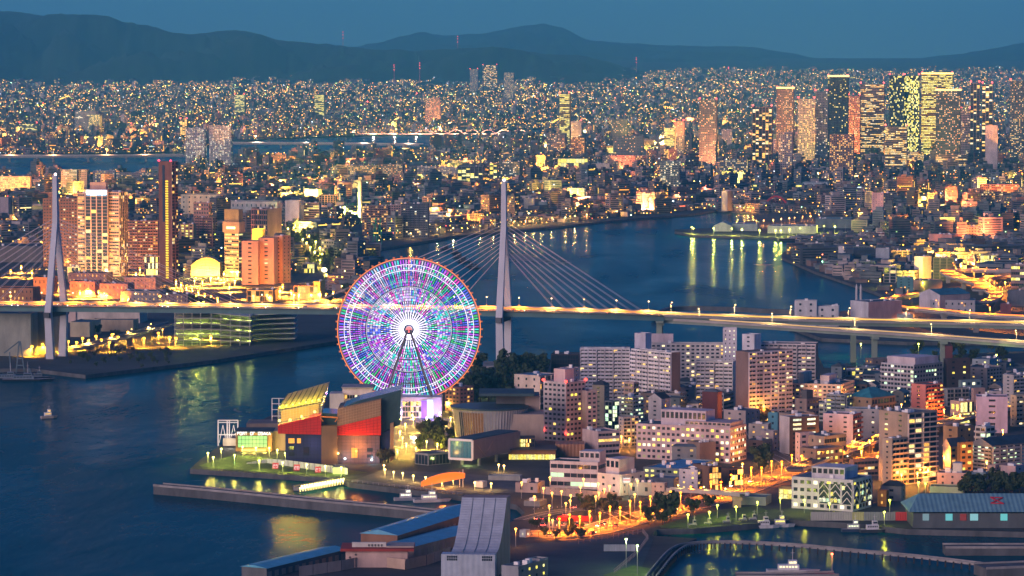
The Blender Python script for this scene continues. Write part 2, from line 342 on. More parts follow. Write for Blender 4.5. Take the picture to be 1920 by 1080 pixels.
m = MB(); sweep(m, DECK, -12, 12, -4.2, -0.62); inb(m.build('girder', [TEAL], bridge))
m = MB(); sweep(m, DECK, 12.4, 12.9, 0.02, 2.6); inb(m.build('barrier', [RAIL], bridge))  # far barrier heightened to catch lamplight, in place of traffic trails
m = MB(); sweep(m, DECK, -12.9, -12.6, 0.02, 0.55); inb(m.build('barrier', [TEAL], bridge))
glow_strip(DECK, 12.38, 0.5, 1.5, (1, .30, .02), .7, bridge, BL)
m = MB(); sweep(m, DECK, -0.25, 0.25, 0.02, 0.9); inb(m.build('median_barrier', [RAIL], bridge))
def deck_at(X):
    for a, b in zip(DECK, DECK[1:]):
        if a.x <= X <= b.x: return a.lerp(b, (X - a.x) / (b.x - a.x)), (b - a).normalized()
    return DECK[-1], (DECK[-1] - DECK[-2]).normalized()
def pylon(px, top_py, yaw, spans):
    X = gp(px, 574 if px < 500 else 582, Zd).x; P, d = deck_at(X); zt = zat(top_py, P.y)
    tv = Vector((math.sin(R(yaw)), math.cos(R(yaw)), 0)); fv = Vector((tv.y, -tv.x, 0))
    def ring(c, wx, wy): return [c + fv * sx * wx / 2 + tv * sy * wy / 2 for sx, sy in ((-1, -1), (1, -1), (1, 1), (-1, 1))]
    G = Vector((P.x, P.y, 0))
    pl = inb(MB().loft(ring(G + Vector((0, 0, 112)), 4.4, 5.2), ring(G + Vector((0, 0, zt)), 3.6, 4.4)).build('pylon_head', PYLON, bridge))
    for sgn in (-1, 1):
        A = G + tv * sgn * 1.6 + Vector((0, 0, 114)); B = G + tv * sgn * 19 + Vector((0, 0, Zd - 4)); D = G + tv * sgn * 14 + Vector((0, 0, -1))
        m = MB(); m.loft(ring(B, 5.4, 4.6), ring(A, 4.4, 2.6)); m.loft(ring(D, 6.6, 5.4), ring(B - Vector((0, 0, 0.02)), 5.4, 4.6)); inb(m.build('pylon_leg', PYLON, bridge))
    m = MB(); c0 = G - tv * 24; c1 = G + tv * 24
    m.loft([c0 + fv * -2.4 + Vector((0, 0, Zd - 8.6)), c0 + fv * 2.4 + Vector((0, 0, Zd - 8.6)), c0 + fv * 2.4 + Vector((0, 0, Zd - 4.4)), c0 + fv * -2.4 + Vector((0, 0, Zd - 4.4))],
           [c1 + fv * -2.4 + Vector((0, 0, Zd - 8.6)), c1 + fv * 2.4 + Vector((0, 0, Zd - 8.6)), c1 + fv * 2.4 + Vector((0, 0, Zd - 4.4)), c1 + fv * -2.4 + Vector((0, 0, Zd - 4.4))]); inb(m.build('crossbeam', DARKCONC, bridge))
    inb(MB().ball((G.x, G.y, zt + 1.0), 0.9).build('beacon', emit((1, .8, .75), 12), bridge))
    inb(MB().box(G.x - 17, G.x + 17, G.y - 24, G.y + 24, -1, 2.5).build('pier_foundation', CONCRETE, bridge))
    for side, near, far, n in spans:
        for k in range(n):
            t = k / (n - 1); dist = near + (far - near) * t; Q, _ = deck_at(X + side * dist); h = 92 + 26 * t
            for s in (-1, 1):
                tp = G + tv * s * 1.2 + Vector((0, 0, h)) + fv * side * 2.0
                e = Q + Vector((0, s * 12.2, 0.3))
                inb(MB().tube(tp, e, 0.15, None, 5).build('stay_cable', CABLE, bridge))
pylon(104, 329, 13, [(1, 42, 165, 10), (-1, 40, 125, 8)])
pylon(945, 340, 11, [(1, 43, 116, 9), (-1, 42, 165, 10)])
# ---- elevated roads
def lamp_light(name, rgb, power, r=0.5):
    k = ('L', rgb, power, r)
    if k not in MATS:
        d = bpy.data.lights.new('lamp_light', 'POINT'); d.color = rgb; d.energy = power; d.shadow_soft_size = r; MATS[k] = d
    return MATS[k]
def lamp_spot(rgb, power):
    k = ('S', rgb, power)
    if k not in MATS:
        d = bpy.data.lights.new('lamp_light', 'SPOT'); d.color = rgb; d.energy = power; d.shadow_soft_size = .5; d.spot_size = R(150); d.spot_blend = .5; MATS[k] = d
    return MATS[k]
def highway(label, pts, width, piers, depth=2.6, mat=None, lamps=None, wallh=1.1, farh=1.6, strip=None, cat='elevated road', base=3.0, name='elevated_road'):
    C = smooth_line([gp(*p) for p in pts], 7); org = Vector((C[0].x, C[0].y, base)); r = thing(name, org, 0, label, cat)
    def add(o): o.location = -org; return o
    m = MB(); sweep(m, C, -width / 2, width / 2, -0.5, 0); add(m.build('deck', ROADSURF, r))
    m = MB(); sweep(m, C, -width / 2 + 1, width / 2 - 1, -depth, -0.52); add(m.build('girder', mat or CONCRETE, r))
    m = MB(); sweep(m, C, -width / 2 - 0.3, -width / 2 + 0.1, -0.8, wallh); add(m.build('parapet', RAIL, r))
    m = MB(); sweep(m, C, width / 2 - 0.1, width / 2 + 0.3, -0.8, farh); add(m.build('parapet', RAIL, r))
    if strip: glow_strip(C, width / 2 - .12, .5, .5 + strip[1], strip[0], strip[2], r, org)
    for i, t in enumerate(piers):
        p = C[min(len(C) - 1, int(t * (len(C) - 1)))]
        m = MB(); m.box(p.x - 2.2, p.x + 2.2, p.y - 2.4, p.y + 2.4, base - 3.5, p.z - depth - 2.2); m.box(p.x - 3, p.x + 3, p.y - width / 2 + 1, p.y + width / 2 - 1, p.z - depth - 2.2, p.z - depth - 0.02); add(m.build('pier', mat or CONCRETE, r))
    if lamps:
        step, rgb, power, hh = lamps; acc = step * 0.4
        for a, b in zip(C, C[1:]):
            acc += (b - a).length
            if acc >= step:
                acc = 0; nr = Vector((-(b - a).y, (b - a).x, 0)).normalized() * (width / 2 - 0.2)
                p = a + nr
                m = MB(); m.tube(p, p + Vector((0, 0, hh)), 0.16, 0.1, 5); m.tube(p + Vector((0, 0, hh)), p + Vector((0, 0, hh + 0.3)) - nr.normalized() * 2.5, 0.09, None, 4); lp = add(m.build('lamp_post', STEEL, r))
                hd = p + Vector((0, 0, hh + 0.2)) - nr.normalized() * 2.6
                add(MB().ball(hd, 0.42).build('lamp_head', emit(rgb, 7), r))
                l = link('lamp_light', lamp_spot(rgb, power * .7), r); l.location = hd - org - Vector((0, 0, 0.8))
    return r, C
# ================================================================== buildings
UNIT = {}
def unit_box():
    if 'box' not in UNIT:
        m = MB().box(-.5, .5, -.5, .5, 0, 1); me = bpy.data.meshes.new('unit'); me.from_pydata(m.v, [], m.f); UNIT['box'] = me
    return UNIT['box']
WINMATS = {}
def winmat(kind):
    if kind not in WINMATS:
        if kind == 'dark': WINMATS[kind] = wall((0.03, 0.04, 0.055), 0.12, 0.3, 0.5, 0.5)
        else:
            c, s = {'warm': ((1, .62, .14), .9), 'white': ((1, .90, .55), .95), 'green': ((.60, 1, .50), .7), 'yellow': ((1, .72, .08), 1.0), 'orange': ((1, .36, .04), .9), 'dim': ((.5, .40, .2), 0.35)}[kind]
            WINMATS[kind] = emit(c, s)
    return WINMATS[kind]
def pane_obj(parent, face, u0, u1, v0, v1, kind):             # one window as a part of its own
    key = ('pane', face, round(u1 - u0, 2), round(v1 - v0, 2), kind)
    if key not in UNIT:
        W_, H_ = u1 - u0, v1 - v0; m = MB()
        if face == 'R': m.box(0, W_, -0.08, 0.02, 0, H_)
        else: m.box(-0.08, 0.02, 0, W_, 0, H_)
        me = bpy.data.meshes.new('window'); me.from_pydata(m.v, [], m.f); me.materials.append(winmat(kind)); UNIT[key] = me
    o = link('window', UNIT[key], parent); o.location = (u0, 0, v0) if face == 'R' else (0, u0, v0)
def fbox(m, face, u0, u1, w0, w1, v0, v1, c=None, mi=0):      # w: outwards from the face
    if face == 'R': m.box(u0, u1, -w1, -w0, v0, v1, c, mi)
    else: m.box(-w1, -w0, u0, u1, v0, v1, c, mi)
def fquad(m, face, u0, u1, w, v0, v1, c):
    if face == 'R': m.face([(u0, -w, v0), (u1, -w, v0), (u1, -w, v1), (u0, -w, v1)], c)
    else: m.face([(-w, u1, v0), (-w, u0, v0), (-w, u0, v1), (-w, u1, v1)], c)
BLACK = (0, 0, 0)
def facade(root, face, L, h, style, o, trim):
    fh = o.get('fh', 3.1); n = max(1, int(h / fh)) if 'n' not in o else o['n']; fh = (h - o.get('skip', 0) - 0.7) / n; v00 = o.get('skip', 0)
    lit, pal, gs = o.get('lit', 0.2), o.get('pal', 'warm'), o.get('gs', .95)
    W = o['_W']; single = o.get('single')
    def lt(): return glow(pal, gs) if random.random() < lit else BLACK
    if style in ('grid', 'band', 'small', 'glass', 'old'):
        bay = o.get('bay', {'grid': 3.3, 'band': 2.2, 'small': 5.5, 'glass': 1.9, 'old': 2.8}[style])
        fw, f0, f1 = {'grid': (0.58, 0.30, 0.76), 'band': (0.92, 0.30, 0.76), 'small': (0.22, 0.35, 0.7), 'glass': (0.90, 0.06, 0.93), 'old': (0.5, 0.22, 0.8)}[style]
        nb = max(1, int((L - 0.8) / bay)); bay = (L - 0.8) / nb
        for k in range(n):
            run = random.random() < lit
            for b in range(nb):
                if style == 'band' and random.random() < 0.3: run = random.random() < lit
                u0 = 0.4 + bay * (b + (1 - fw) / 2); u1 = u0 + bay * fw; v0 = v00 + fh * (k + f0); v1 = v00 + fh * (k + f1)
                on = run if style == 'band' else random.random() < lit
                if single: pane_obj(root, face, u0, u1, v0, v1, random.choice(o.get('kinds', ['warm', 'white'])) if on else 'dark')
                else: fquad(W, face, u0, u1, 0.05, v0, v1, glow(pal, gs) if on else BLACK)
    elif style in ('balc', 'gallery', 'deckline'):
        bay = o.get('bay', 6.4); nb = max(1, round(L / bay)); bay = L / nb; dep = o.get('dep', 1.3)
        key = ('balc', style, face, round(L, 1), round(fh, 2), id(trim), dep, nb)
        if key not in UNIT:
            m = MB()
            if style == 'balc':
                for b in range(nb):
                    fbox(m, face, b * bay + 0.25, (b + 1) * bay - 0.25 - (bay * 0.12 if b % 2 else 0), dep - 0.12, dep, 0, 1.4); fbox(m, face, b * bay + 0.1, (b + 1) * bay - 0.1, 0.02, dep - 0.13, -0.1, 0.06)
                    fbox(m, face, b * bay - 0.09, b * bay + 0.09, 0.02, dep - 0.02, 0.07, fh - 0.12)
            elif style == 'gallery':
                fbox(m, face, 0, L, dep - 0.15, dep, 0, 1.1); fbox(m, face, 0, L, 0.02, dep - 0.16, -0.1, 0.08)
            else:
                fbox(m, face, 0.1, L - 0.1, 0.02, dep, -0.2, 0.42)
                for b in range(nb): fbox(m, face, b * bay - 0.1, b * bay + 0.1, 0.02, dep - 0.03, 0.23, fh - 0.13)
            me = bpy.data.meshes.new('balcony'); me.from_pydata(m.v, [], m.f); me.materials.append(trim); UNIT[key] = me
        for k in range(n):
            bo = link('balcony', UNIT[key], root); bo.location = (0, 0, v00 + fh * k + 0.1)
            for b in range(nb):
                for (a, c2) in ((0.10, 0.46), (0.54, 0.92)):
                    fquad(W, face, bay * (b + a), bay * (b + c2), 0.05, v00 + fh * k + 0.3, v00 + fh * k + fh * 0.84, lt())
    elif style == 'vert':
        bay = o.get('bay', 3.4); nb = max(1, int(L / bay)); bay = L / nb; m = MB()
        for b in range(nb + 1):
            m = MB(); fbox(m, face, max(0, b * bay - 0.55), min(L, b * bay + 0.55), 0.02, 0.5, v00, h - 0.4); m.build('pilaster', trim, root)
        for b in range(nb):
            for k in range(n): fquad(W, face, bay * b + 0.6, bay * (b + 1) - 0.6, 0.05, v00 + fh * k + 0.25, v00 + fh * (k + 1) - 0.15, lt())
    elif style == 'shed':
        m = MB(); nb = max(1, int(L / 9))
        for b in range(nb): fbox(m, face, (b + .2) * L / nb, (b + .75) * L / nb, 0.02, 0.1, 0, min(4.5, h * 0.6))
        m.build('door', wall(o.get('door', (0.35, 0.4, 0.42)), 0.5, 0.3, 0.3), root)
BUILDINGS = []
def bld(label, nx, ny, wl, wr, top, a, col_, style='grid', z0=3.0, cat='building', name='building', styleR=None, colr=None, trim=None, roof=None, pent=(), Ll=None, Lr=None, hip=0, gable=0, group=None, units=None, Y=None, H=None, **o):
    if Y is None: N = gp(nx, ny, z0)
    else: N = at(nx, ny, Y); N.z = z0
    s = FPX / N.y; ca, sa = math.cos(R(a)), math.sin(R(a))
    Lr = Lr or max(3.0, wr / (s * ca)); Ll = Ll or max(3.0, wl / (s * sa)); h = H or max(3.0, zat(top, N.y) - z0)
    root = thing(name, N, R(a), label, cat, group)
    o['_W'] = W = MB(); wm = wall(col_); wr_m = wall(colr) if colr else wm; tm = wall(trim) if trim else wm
    e = 0.35; rz = h - 0.7 if not (hip or gable) else h
    m = MB()
    m.face([(0, 0, 0), (Lr, 0, 0), (Lr, 0, h), (0, 0, h)], None, 1); m.face([(Lr, 0, 0), (Lr, Ll, 0), (Lr, Ll, h), (Lr, 0, h)])
    m.face([(Lr, Ll, 0), (0, Ll, 0), (0, Ll, h), (Lr, Ll, h)]); m.face([(0, Ll, 0), (0, 0, 0), (0, 0, h), (0, Ll, h)])
    if not (hip or gable):
        q = [(0, 0), (Lr, 0), (Lr, Ll), (0, Ll)]; i_ = [(e, e), (Lr - e, e), (Lr - e, Ll - e), (e, Ll - e)]
        for k in range(4):
            k2 = (k + 1) % 4
            m.face([(*q[k], h), (*q[k2], h), (*i_[k2], h), (*i_[k], h)]); m.face([(*i_[k], h), (*i_[k2], h), (*i_[k2], rz), (*i_[k], rz)])
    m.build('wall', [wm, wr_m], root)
    rm = roof if roof is not None and not isinstance(roof, tuple) else wall(roof or (0.16, 0.19, 0.21), 0.9, 0.5, 0.15)
    m = MB()
    if hip or gable:
        rh = hip or gable; ov = 0.5; C = [(-ov, -ov), (Lr + ov, -ov), (Lr + ov, Ll + ov), (-ov, Ll + ov)]
        if Lr >= Ll: i0 = Ll / 2 if hip else -ov; A, B = (i0, Ll / 2), (Lr - i0, Ll / 2)
        else: i0 = Lr / 2 if hip else -ov; A, B = (Lr / 2, i0), (Lr / 2, Ll - i0)
        A = (*A, h + rh); B = (*B, h + rh); c = [(*p, h) for p in C]
        if Lr >= Ll: m.face([c[0], c[1], B, A]); m.face([c[2], c[3], A, B]); m.face([c[1], c[2], B], None, 0 if hip else 1); m.face([c[3], c[0], A], None, 0 if hip else 1)
        else: m.face([c[1], c[2], B, A]); m.face([c[3], c[0], A, B]); m.face([c[0], c[1], A], None, 0 if hip else 1); m.face([c[2], c[3], B], None, 0 if hip else 1)
        m.face(c[::-1]); m.build('roof', [rm, wm], root)
    else:
        m.face([(e, e, rz), (Lr - e, e, rz), (Lr - e, Ll - e, rz), (e, Ll - e, rz)]); m.build('roof', rm, root)
        nu = units if units is not None else (random.randint(1, 4) if min(Lr, Ll) > 7 else 0)
        for k in range(nu):
            sx, sy, sz = random.uniform(1.2, 3.2), random.uniform(1.2, 3.2), random.uniform(1.0, 2.6)
            u = link('rooftop_unit', unit_box(), root); u.scale = (sx, sy, sz)
            u.location = (random.uniform(2.2, max(2.3, Lr - 2.2)), random.uniform(2.2, max(2.3, Ll - 2.2)), rz)
    for p in pent:                                            # roof houses: x0, x1, y0, y1 (fractions), height, colour
        m = MB().box(p[0] * Lr, p[1] * Lr, p[2] * Ll, p[3] * Ll, rz, rz + p[4]); ph = m.build('penthouse', wall(p[5] if len(p) > 5 else col_), root)
        if len(p) > 6:
            x0, x1, y0, y1 = p[0] * Lr, p[1] * Lr, p[2] * Ll, p[3] * Ll; m = MB(); nn = max(2, int((y1 - y0) / 3)); c = glow(p[6], 1.2) if p[6] in PAL else BLACK
            for k in range(nn): m.face([(x0 - .05, y0 + (k + .85) * (y1 - y0) / nn, rz + p[4] * .45), (x0 - .05, y0 + (k + .15) * (y1 - y0) / nn, rz + p[4] * .45), (x0 - .05, y0 + (k + .15) * (y1 - y0) / nn, rz + p[4] * .85), (x0 - .05, y0 + (k + .85) * (y1 - y0) / nn, rz + p[4] * .85)], c)
            m.build('window', PANE, ph)
    if style: facade(root, 'L', Ll, h, style, o, tm)
    sR = style if styleR is None else styleR
    if sR: facade(root, 'R', Lr, h, sR, o, tm)
    if W.f: tag(W.build('windows', PANE, root), kind='stuff')
    BUILDINGS.append((N.x, N.y, Lr, Ll, a, h))
    return root, Lr, Ll, h
WHT, PNK, LIL, GRY, TAN, BRN, DBR, RDB, CRM, DGR, BLU = (.74, .73, .75), (.62, .50, .48), (.56, .50, .58), (.36, .38, .40), (.42, .35, .27), (.26, .17, .13), (.10, .075, .065), (.42, .13, .08), (.66, .56, .42), (.12, .14, .15), (.20, .34, .42)
W2 = dict(lit=.09, pal='warm')
# ---- the white apartment slabs
bld('white apartment slab with balconies, leftmost of the white slab blocks', 1181, 750, 94, 0, 653, 87, WHT, 'balc', Lr=11, styleR='', trim=(.80, .77, .79), n=14, **W2)
bld('white apartment slab with a plain brown end wall on its right', 1259, 770, 73, 17, 661, 38, WHT, 'balc', styleR='', colr=(.22, .15, .13), trim=(.80, .77, .79), n=14, **W2)
bld('long white apartment slab behind the others with grid windows', 1360, 735, 150, 0, 644, 87, (.6, .58, .56), 'grid', Lr=12, styleR='', bay=3.6, lit=.15, n=13, pal='warm')
bld('tall narrow white stair tower rising above the white slabs', 1381, 742, 26, 0, 615, 86, (.70, .68, .72), 'small', Lr=9, styleR='', lit=.5, bay=3, pal='white', units=0)
bld('blank lilac-white lift tower between two white slabs', 1210, 742, 20, 12, 625, 60, (.64, .62, .68), '', units=0, roof=(.4, .4, .44))
bld('blank pinkish stair block on the roofline behind the white slabs', 1262, 728, 50, 0, 627, 87, (.60, .52, .56), '', Lr=8, units=0)
bld('shorter white slab with balconies standing between the larger slabs', 1374, 765, 69, 0, 678, 76, (.62, .62, .60), 'balc', Lr=11, styleR='', trim=(.66, .64, .66), n=12, lit=.1, pal='warm')
bld('white apartment slab with a brown end wall on its left', 1403, 782, 22, 88, 660, 35, (.23, .16, .15), '', styleR='balc', colr=(.58, .54, .58), trim=(.62, .56, .60), n=15, lit=.1, pal='warm')
bld('pale slab with brown right end behind the gate house', 1529, 742, 104, 9, 645, 80, (.58, .54, .54), 'balc', colr=(.28, .17, .14), styleR='', trim=(.6, .56, .56), n=13, lit=.12, pal='warm')
bld('blank white lift tower on the right-hand slabs', 1414, 745, 22, 14, 627, 58, (.66, .66, .70), 'small', styleR='', lit=.0, bay=7, units=0)
# ---- hotel, offices
HOT, hLr, hLl, hh_ = bld('tall pinkish white hotel with red roof lamps', 1061, 829, 42, 38, 717, 48, (.62, .57, .60), 'grid', colr=(.56, .46, .45), n=12, bay=3.4, lit=.12, pal='yellow', single=True, kinds=['yellow', 'warm'], pent=[(.3, .75, .3, .8, 8.5, (.62, .5, .52))])
bld('lower right wing of the hotel with small windows', 1100, 827, 2, 20, 733, 30, (.52, .43, .43), '', styleR='grid', Ll=14, n=11, lit=.12, pal='yellow')
bld('low pink annex with a lit window row beside the hotel', 1121, 853, 2, 42, 809, 28, (.58, .46, .46), '', styleR='band', Ll=20, n=4, lit=.35, pal='warm')
bld('large pink office block with six long rows of windows', 1369, 869, 174, 35, 802, 64.6, (.64, .48, .47), 'grid', n=6, bay=3.15, lit=.42, pal='white', single=True, kinds=['white', 'warm', 'yellow', 'white', 'dim'], roof=(.10, .15, .17), pent=[(.25, .8, .30, .78, 9.5, (.60, .52, .58), 'dark'), (.12, .92, .02, .5, 3.2, (.55, .43, .42), 'dark')], units=6)
bld('grey flat-roofed block in front of the pink office block', 1310, 871, 50, 4, 838, 74, (.26, .27, .29), 'small', n=3, lit=.1, roof=(.10, .14, .19), hip=1.5)
bld('brown windowless hall in front of the pink office block', 1312, 872, 3, 31, 830, 30, (.27, .19, .16), '', Ll=14)
bld('low grey-green building with a bright blue flat roof', 1273, 900, 66, 78, 879, 62, (.28, .33, .33), 'grid', n=2, lit=.6, pal='yellow', roof=(.10, .36, .62), units=5)
bld('small white block with a pink lit side by the blue roof', 1308, 920, 34, 18, 881, 58, (.62, .60, .64), 'small', colr=(.5, .38, .36), styleR='band', n=4, lit=.3)
bld('dark glazed block with glowing columns beside the orange road', 1329, 921, 2, 25, 874, 32, (.16, .10, .08), '', styleR='glass', Ll=16, n=4, lit=.45, pal='orange')
bld('low shop row glowing orange at the road corner', 1366, 912, 12, 30, 879, 40, (.24, .16, .12), '', styleR='glass', n=3, lit=.55, pal='orange', gs=2.4)
bld('white three-storey harbour office with a small watch room on top', 1121, 918, 90, 18, 867, 70, (.60, .54, .55), 'band', n=3, bay=3.6, lit=.4, pal='green', single=True, kinds=['green', 'white'], roof=(.05, .10, .09), pent=[(.2, .9, .0, .42, 6.5, (.6, .57, .6), 'dark')])
bld('white block with outside stairs and a square roof house', 1162, 930, 41, 50, 890, 48, (.60, .58, .56), 'small', n=3, lit=.05, pent=[(.15, .75, .2, .8, 9, (.58, .54, .56), 'dark')])
bld('small beige two-window tower by the footbridge', 1246, 937, 24, 6, 906, 66, (.46, .38, .33), 'small', n=3, bay=3.5, lit=0)
bld('low grey shed with a curved canopy near the red sign', 1225, 930, 50, 10, 905, 70, (.24, .28, .31), 'small', n=1, lit=.1, roof=(.14, .2, .25))
bld('small gabled white house with dark roof by the footbridge', 1300, 918, 22, 12, 896, 60, (.45, .42, .40), 'small', gable=3, n=2, lit=.15)
bld('grey low warehouse with flat roof left of the footbridge', 1263, 915, 45, 20, 897, 68, (.34, .36, .38), '', n=1, roof=(.18, .28, .34))
# ---- between hotel and white slabs
bld('narrow tan tower behind the hotel with a round roof', 1133, 800, 22, 10, 722, 62, (.24, .23, .20), 'small', lit=0, hip=3, roof=(.05, .06, .09))
bld('pale green glass stair block behind the hotel', 1148, 812, 14, 14, 752, 50, (.28, .34, .33), 'glass', lit=.55, pal='green', n=8)
bld('white flats with green lit stairwells behind the hotel', 1187, 795, 22, 20, 744, 48, (.50, .54, .54), 'gallery', lit=.3, pal='green', n=7)
bld('small pinkish block among the flats', 1188, 775, 18, 10, 717, 55, (.48, .36, .33), 'gallery', lit=.1, n=6)
bld('blue-roofed narrow apartment block facing the alley', 1168, 838, 8, 30, 782, 28, (.40, .42, .44), 'small', styleR='deckline', lit=.25, n=8, roof=(.06, .12, .18))
bld('white gabled block with a dark roof behind the pink office', 1240, 800, 24, 18, 748, 55, (.58, .56, .56), 'small', gable=3.5, lit=.05, roof=(.04, .05, .07))
bld('dark roofed low block with yellow lit entrance', 1262, 812, 10, 46, 766, 30, (.2, .18, .17), '', styleR='grid', lit=.35, n=4, roof=(.06, .07, .09))
bld('small dark red billboard building behind the pink office', 1345, 790, 28, 10, 735, 66, (.16, .05, .05), '', units=0, hip=2)
bld('low white station house near the glowing trees', 1398, 812, 40, 30, 770, 58, (.42, .38, .38), 'small', lit=.2, roof=(.10, .13, .16))
bld('white hall with a long blue roof behind the hotel', 1010, 770, 46, 34, 704, 55, (.60, .52, .48), 'small', lit=.1, roof=(.10, .32, .48), n=5, colr=(.36, .34, .33), styleR='deckline')
bld('dark red brick block at the edge of the wooded hill', 862, 772, 28, 26, 726, 48, (.24, .12, .13), 'grid', lit=.25, n=6)
bld('black-glass block with red corner lamp by the river', 1085, 705, 52, 0, 664, 84, (.045, .04, .05), 'glass', Lr=18, lit=0, styleR='')
bld('pinkish upper tower block behind the hotel roof', 1075, 775, 25, 12, 690, 60, (.56, .46, .48), 'small', lit=.05)
# ---- right hand district
bld('cream lit office slab with seven rows of small windows', 1577, 775, 135, 34, 721, 70, (.80, .62, .44), 'grid', n=7, bay=3.2, lit=.12, pal='white', single=True, kinds=['white', 'warm'], roof=(.12, .18, .18), pent=[(.2, .8, .55, .62, 7, (.5, .5, .46)), (.2, .8, .2, .32, 6, (.6, .58, .6))], units=6)
bld('brown block with white pent roof in front of the cream slab', 1512, 812, 20, 26, 748, 50, (.30, .23, .20), 'small', styleR='grid', lit=.15, n=6, pent=[(.2, .7, .2, .7, 6, (.1, .1, .11))])
bld('grey apartment block with yellow stairwell beside the cream slab', 1585, 800, 35, 14, 740, 65, (.30, .33, .34), 'balc', lit=.35, pal='yellow', n=8, trim=(.3, .34, .34))
bld('brown hall with a large teal hipped roof', 1634, 800, 42, 50, 746, 48, (.36, .24, .15), 'small', styleR='gallery', lit=.1, n=4, hip=6, roof=(.04, .24, .30))
bld('lilac white block with red-brown balconies on its right', 1599, 842, 54, 20, 777, 64, (.60, .52, .60), 'small', styleR='gallery', colr=(.32, .10, .06), trim=(.40, .13, .07), n=7, bay=9, lit=.15, pal='white')
bld('grey-blue flat-roofed block behind the lilac block', 1648, 825, 63, 8, 767, 78, (.33, .37, .42), 'small', lit=.12, n=6, roof=(.07, .26, .34))
bld('dark brown block with a sloping parapet and white flank', 1480, 852, 16, 58, 782, 26, (.60, .60, .62), '', styleR='grid', colr=(.085, .06, .06), n=8, bay=9, lit=.4, pal='white')
bld('tan penthouse block behind the dark brown block', 1480, 830, 4, 50, 776, 30, (.34, .27, .22), '', styleR='grid', lit=.4, n=5, Ll=12, pal='yellow')
bld('pink three-window block standing before the dark brown block', 1500, 866, 8, 28, 812, 30, (.52, .42, .44), 'small', styleR='grid', bay=4.5, n=5, lit=.2)
bld('low grey-brown block with flat roof beside the tracks', 1545, 868, 40, 46, 818, 44, (.25, .22, .20), 'small', styleR='band', lit=.2, n=3)
bld('tall tan apartment tower with white balcony bands', 1701, 908, 48, 62, 774, 40, (.38, .31, .25), 'small', styleR='deckline', trim=(.62, .54, .50), n=14, bay=11, lit=.14, pal='warm', units=5)
bld('lower tan wing of the apartment tower with lit top floor', 1672, 912, 16, 32, 822, 42, (.40, .33, .26), 'small', styleR='gallery', trim=(.55, .46, .38), n=9, lit=.15)
bld('salmon red apartment block with red balconies', 1735, 790, 24, 37, 721, 44, (.60, .22, .18), 'small', styleR='gallery', trim=(.50, .12, .07), n=9, lit=.2, bay=6)
bld('white seven-storey block with banded front and stair slots', 1713, 752, 56, 62, 684, 46, (.54, .56, .60), 'gallery', styleR='grid', colr=(.30, .30, .29), trim=(.58, .59, .63), n=8, lit=.12, pal='green', pent=[(.1, .9, .05, .9, 5.5, (.60, .55, .60))])
bld('dark brown block with a yellow stair strip', 1776, 745, 6, 46, 673, 26, (.085, .065, .07), '', styleR='small', bay=9, n=7, lit=.35, pal='yellow')
bld('grey-blue low apartment row behind the salmon block', 1775, 762, 4, 44, 728, 20, (.22, .26, .29), '', styleR='deckline', lit=.06, n=4)
bld('teal-walled low building with two lit rooms', 1802, 748, 4, 40, 713, 22, (.18, .27, .31), '', styleR='grid', lit=.3, n=3, pal='white')
bld('lilac windowless block with a few louvred openings', 1889, 812, 58, 3, 744, 84, (.56, .46, .58), 'small', Lr=18, styleR='', n=6, bay=12, lit=.15, units=2)
bld('low pink house behind the lilac block', 1826, 762, 4, 22, 728, 25, (.42, .32, .31), '', styleR='small', lit=.1, n=2)
bld('grey office block under the elevated road with round windows', 1850, 738, 30, 34, 690, 46, (.27, .25, .25), 'small', styleR='grid', lit=.15, n=7)
bld('blue-grey apartment tower with a pale corner strip', 1900, 765, 17, 40, 703, 36, (.33, .37, .42), 'small', styleR='gallery', lit=.1, n=9)
bld('cream apartment block at the picture edge beneath the road', 1904, 800, 8, 45, 741, 30, (.50, .46, .34), 'small', styleR='balc', lit=.25, n=7)
bld('station hall with a glowing yellow glass front by the tracks', 1800, 795, 16, 30, 752, 38, (.48, .38, .34), 'grid', styleR='glass', lit=.7, pal='yellow', n=2)
bld('brown low block with lit rooms below the tracks', 1795, 858, 24, 34, 800, 44, (.30, .21, .12), 'small', styleR='small', lit=.5, n=5, roof=(.10, .10, .10))
bld('white flats with green lit floors and a dark roof', 1848, 862, 18, 20, 800, 46, (.50, .52, .50), 'gallery', lit=.4, n=6, pal='green', roof=(.05, .06, .08))
bld('long dark-roofed apartment row stepping up to the right', 1860, 880, 36, 90, 836, 40, (.24, .27, .29), 'gallery', styleR='balc', trim=(.38, .40, .42), colr=(.26, .27, .28), lit=.25, pal='green', n=6, gable=4, roof=(.035, .07, .11))
bld('bright blue block at the right edge of the district', 1899, 875, 5, 40, 840, 24, (.14, .42, .55), 'small', styleR='small', lit=.1, n=3)
bld('gabled pale gym hall beside the tall tan tower', 1782, 880, 12, 34, 838, 36, (.52, .42, .34), '', styleR='grid', colr=(.60, .36, .12), lit=.4, pal='orange', n=4, gable=5, roof=(.08, .10, .13))
bld('orange lit wall block behind the gabled hall', 1800, 885, 3, 26, 830, 30, (.52, .30, .10), '', styleR='grid', lit=.5, pal='yellow', n=5, gs=1.2)
bld('small pink house with white roof hut by the dark hill', 1814, 912, 56, 4, 887, 80, (.56, .40, .40), 'small', Lr=14, styleR='', lit=.1, n=2, pent=[(.2, .8, .2, .5, 6, (.5, .55, .58))])
bld('narrow blue-grey house right of the pink house', 1848, 908, 30, 8, 886, 72, (.28, .40, .46), 'small', lit=.3, n=2)
bld('narrow tan three-storey house by the blue-grey house', 1866, 905, 14, 10, 872, 60, (.42, .33, .30), 'small', lit=.2, n=3)
bld('pink blank block at the right edge above the warehouse', 1904, 906, 26, 20, 874, 58, (.54, .40, .40), '', styleR='small', lit=.1, n=3)
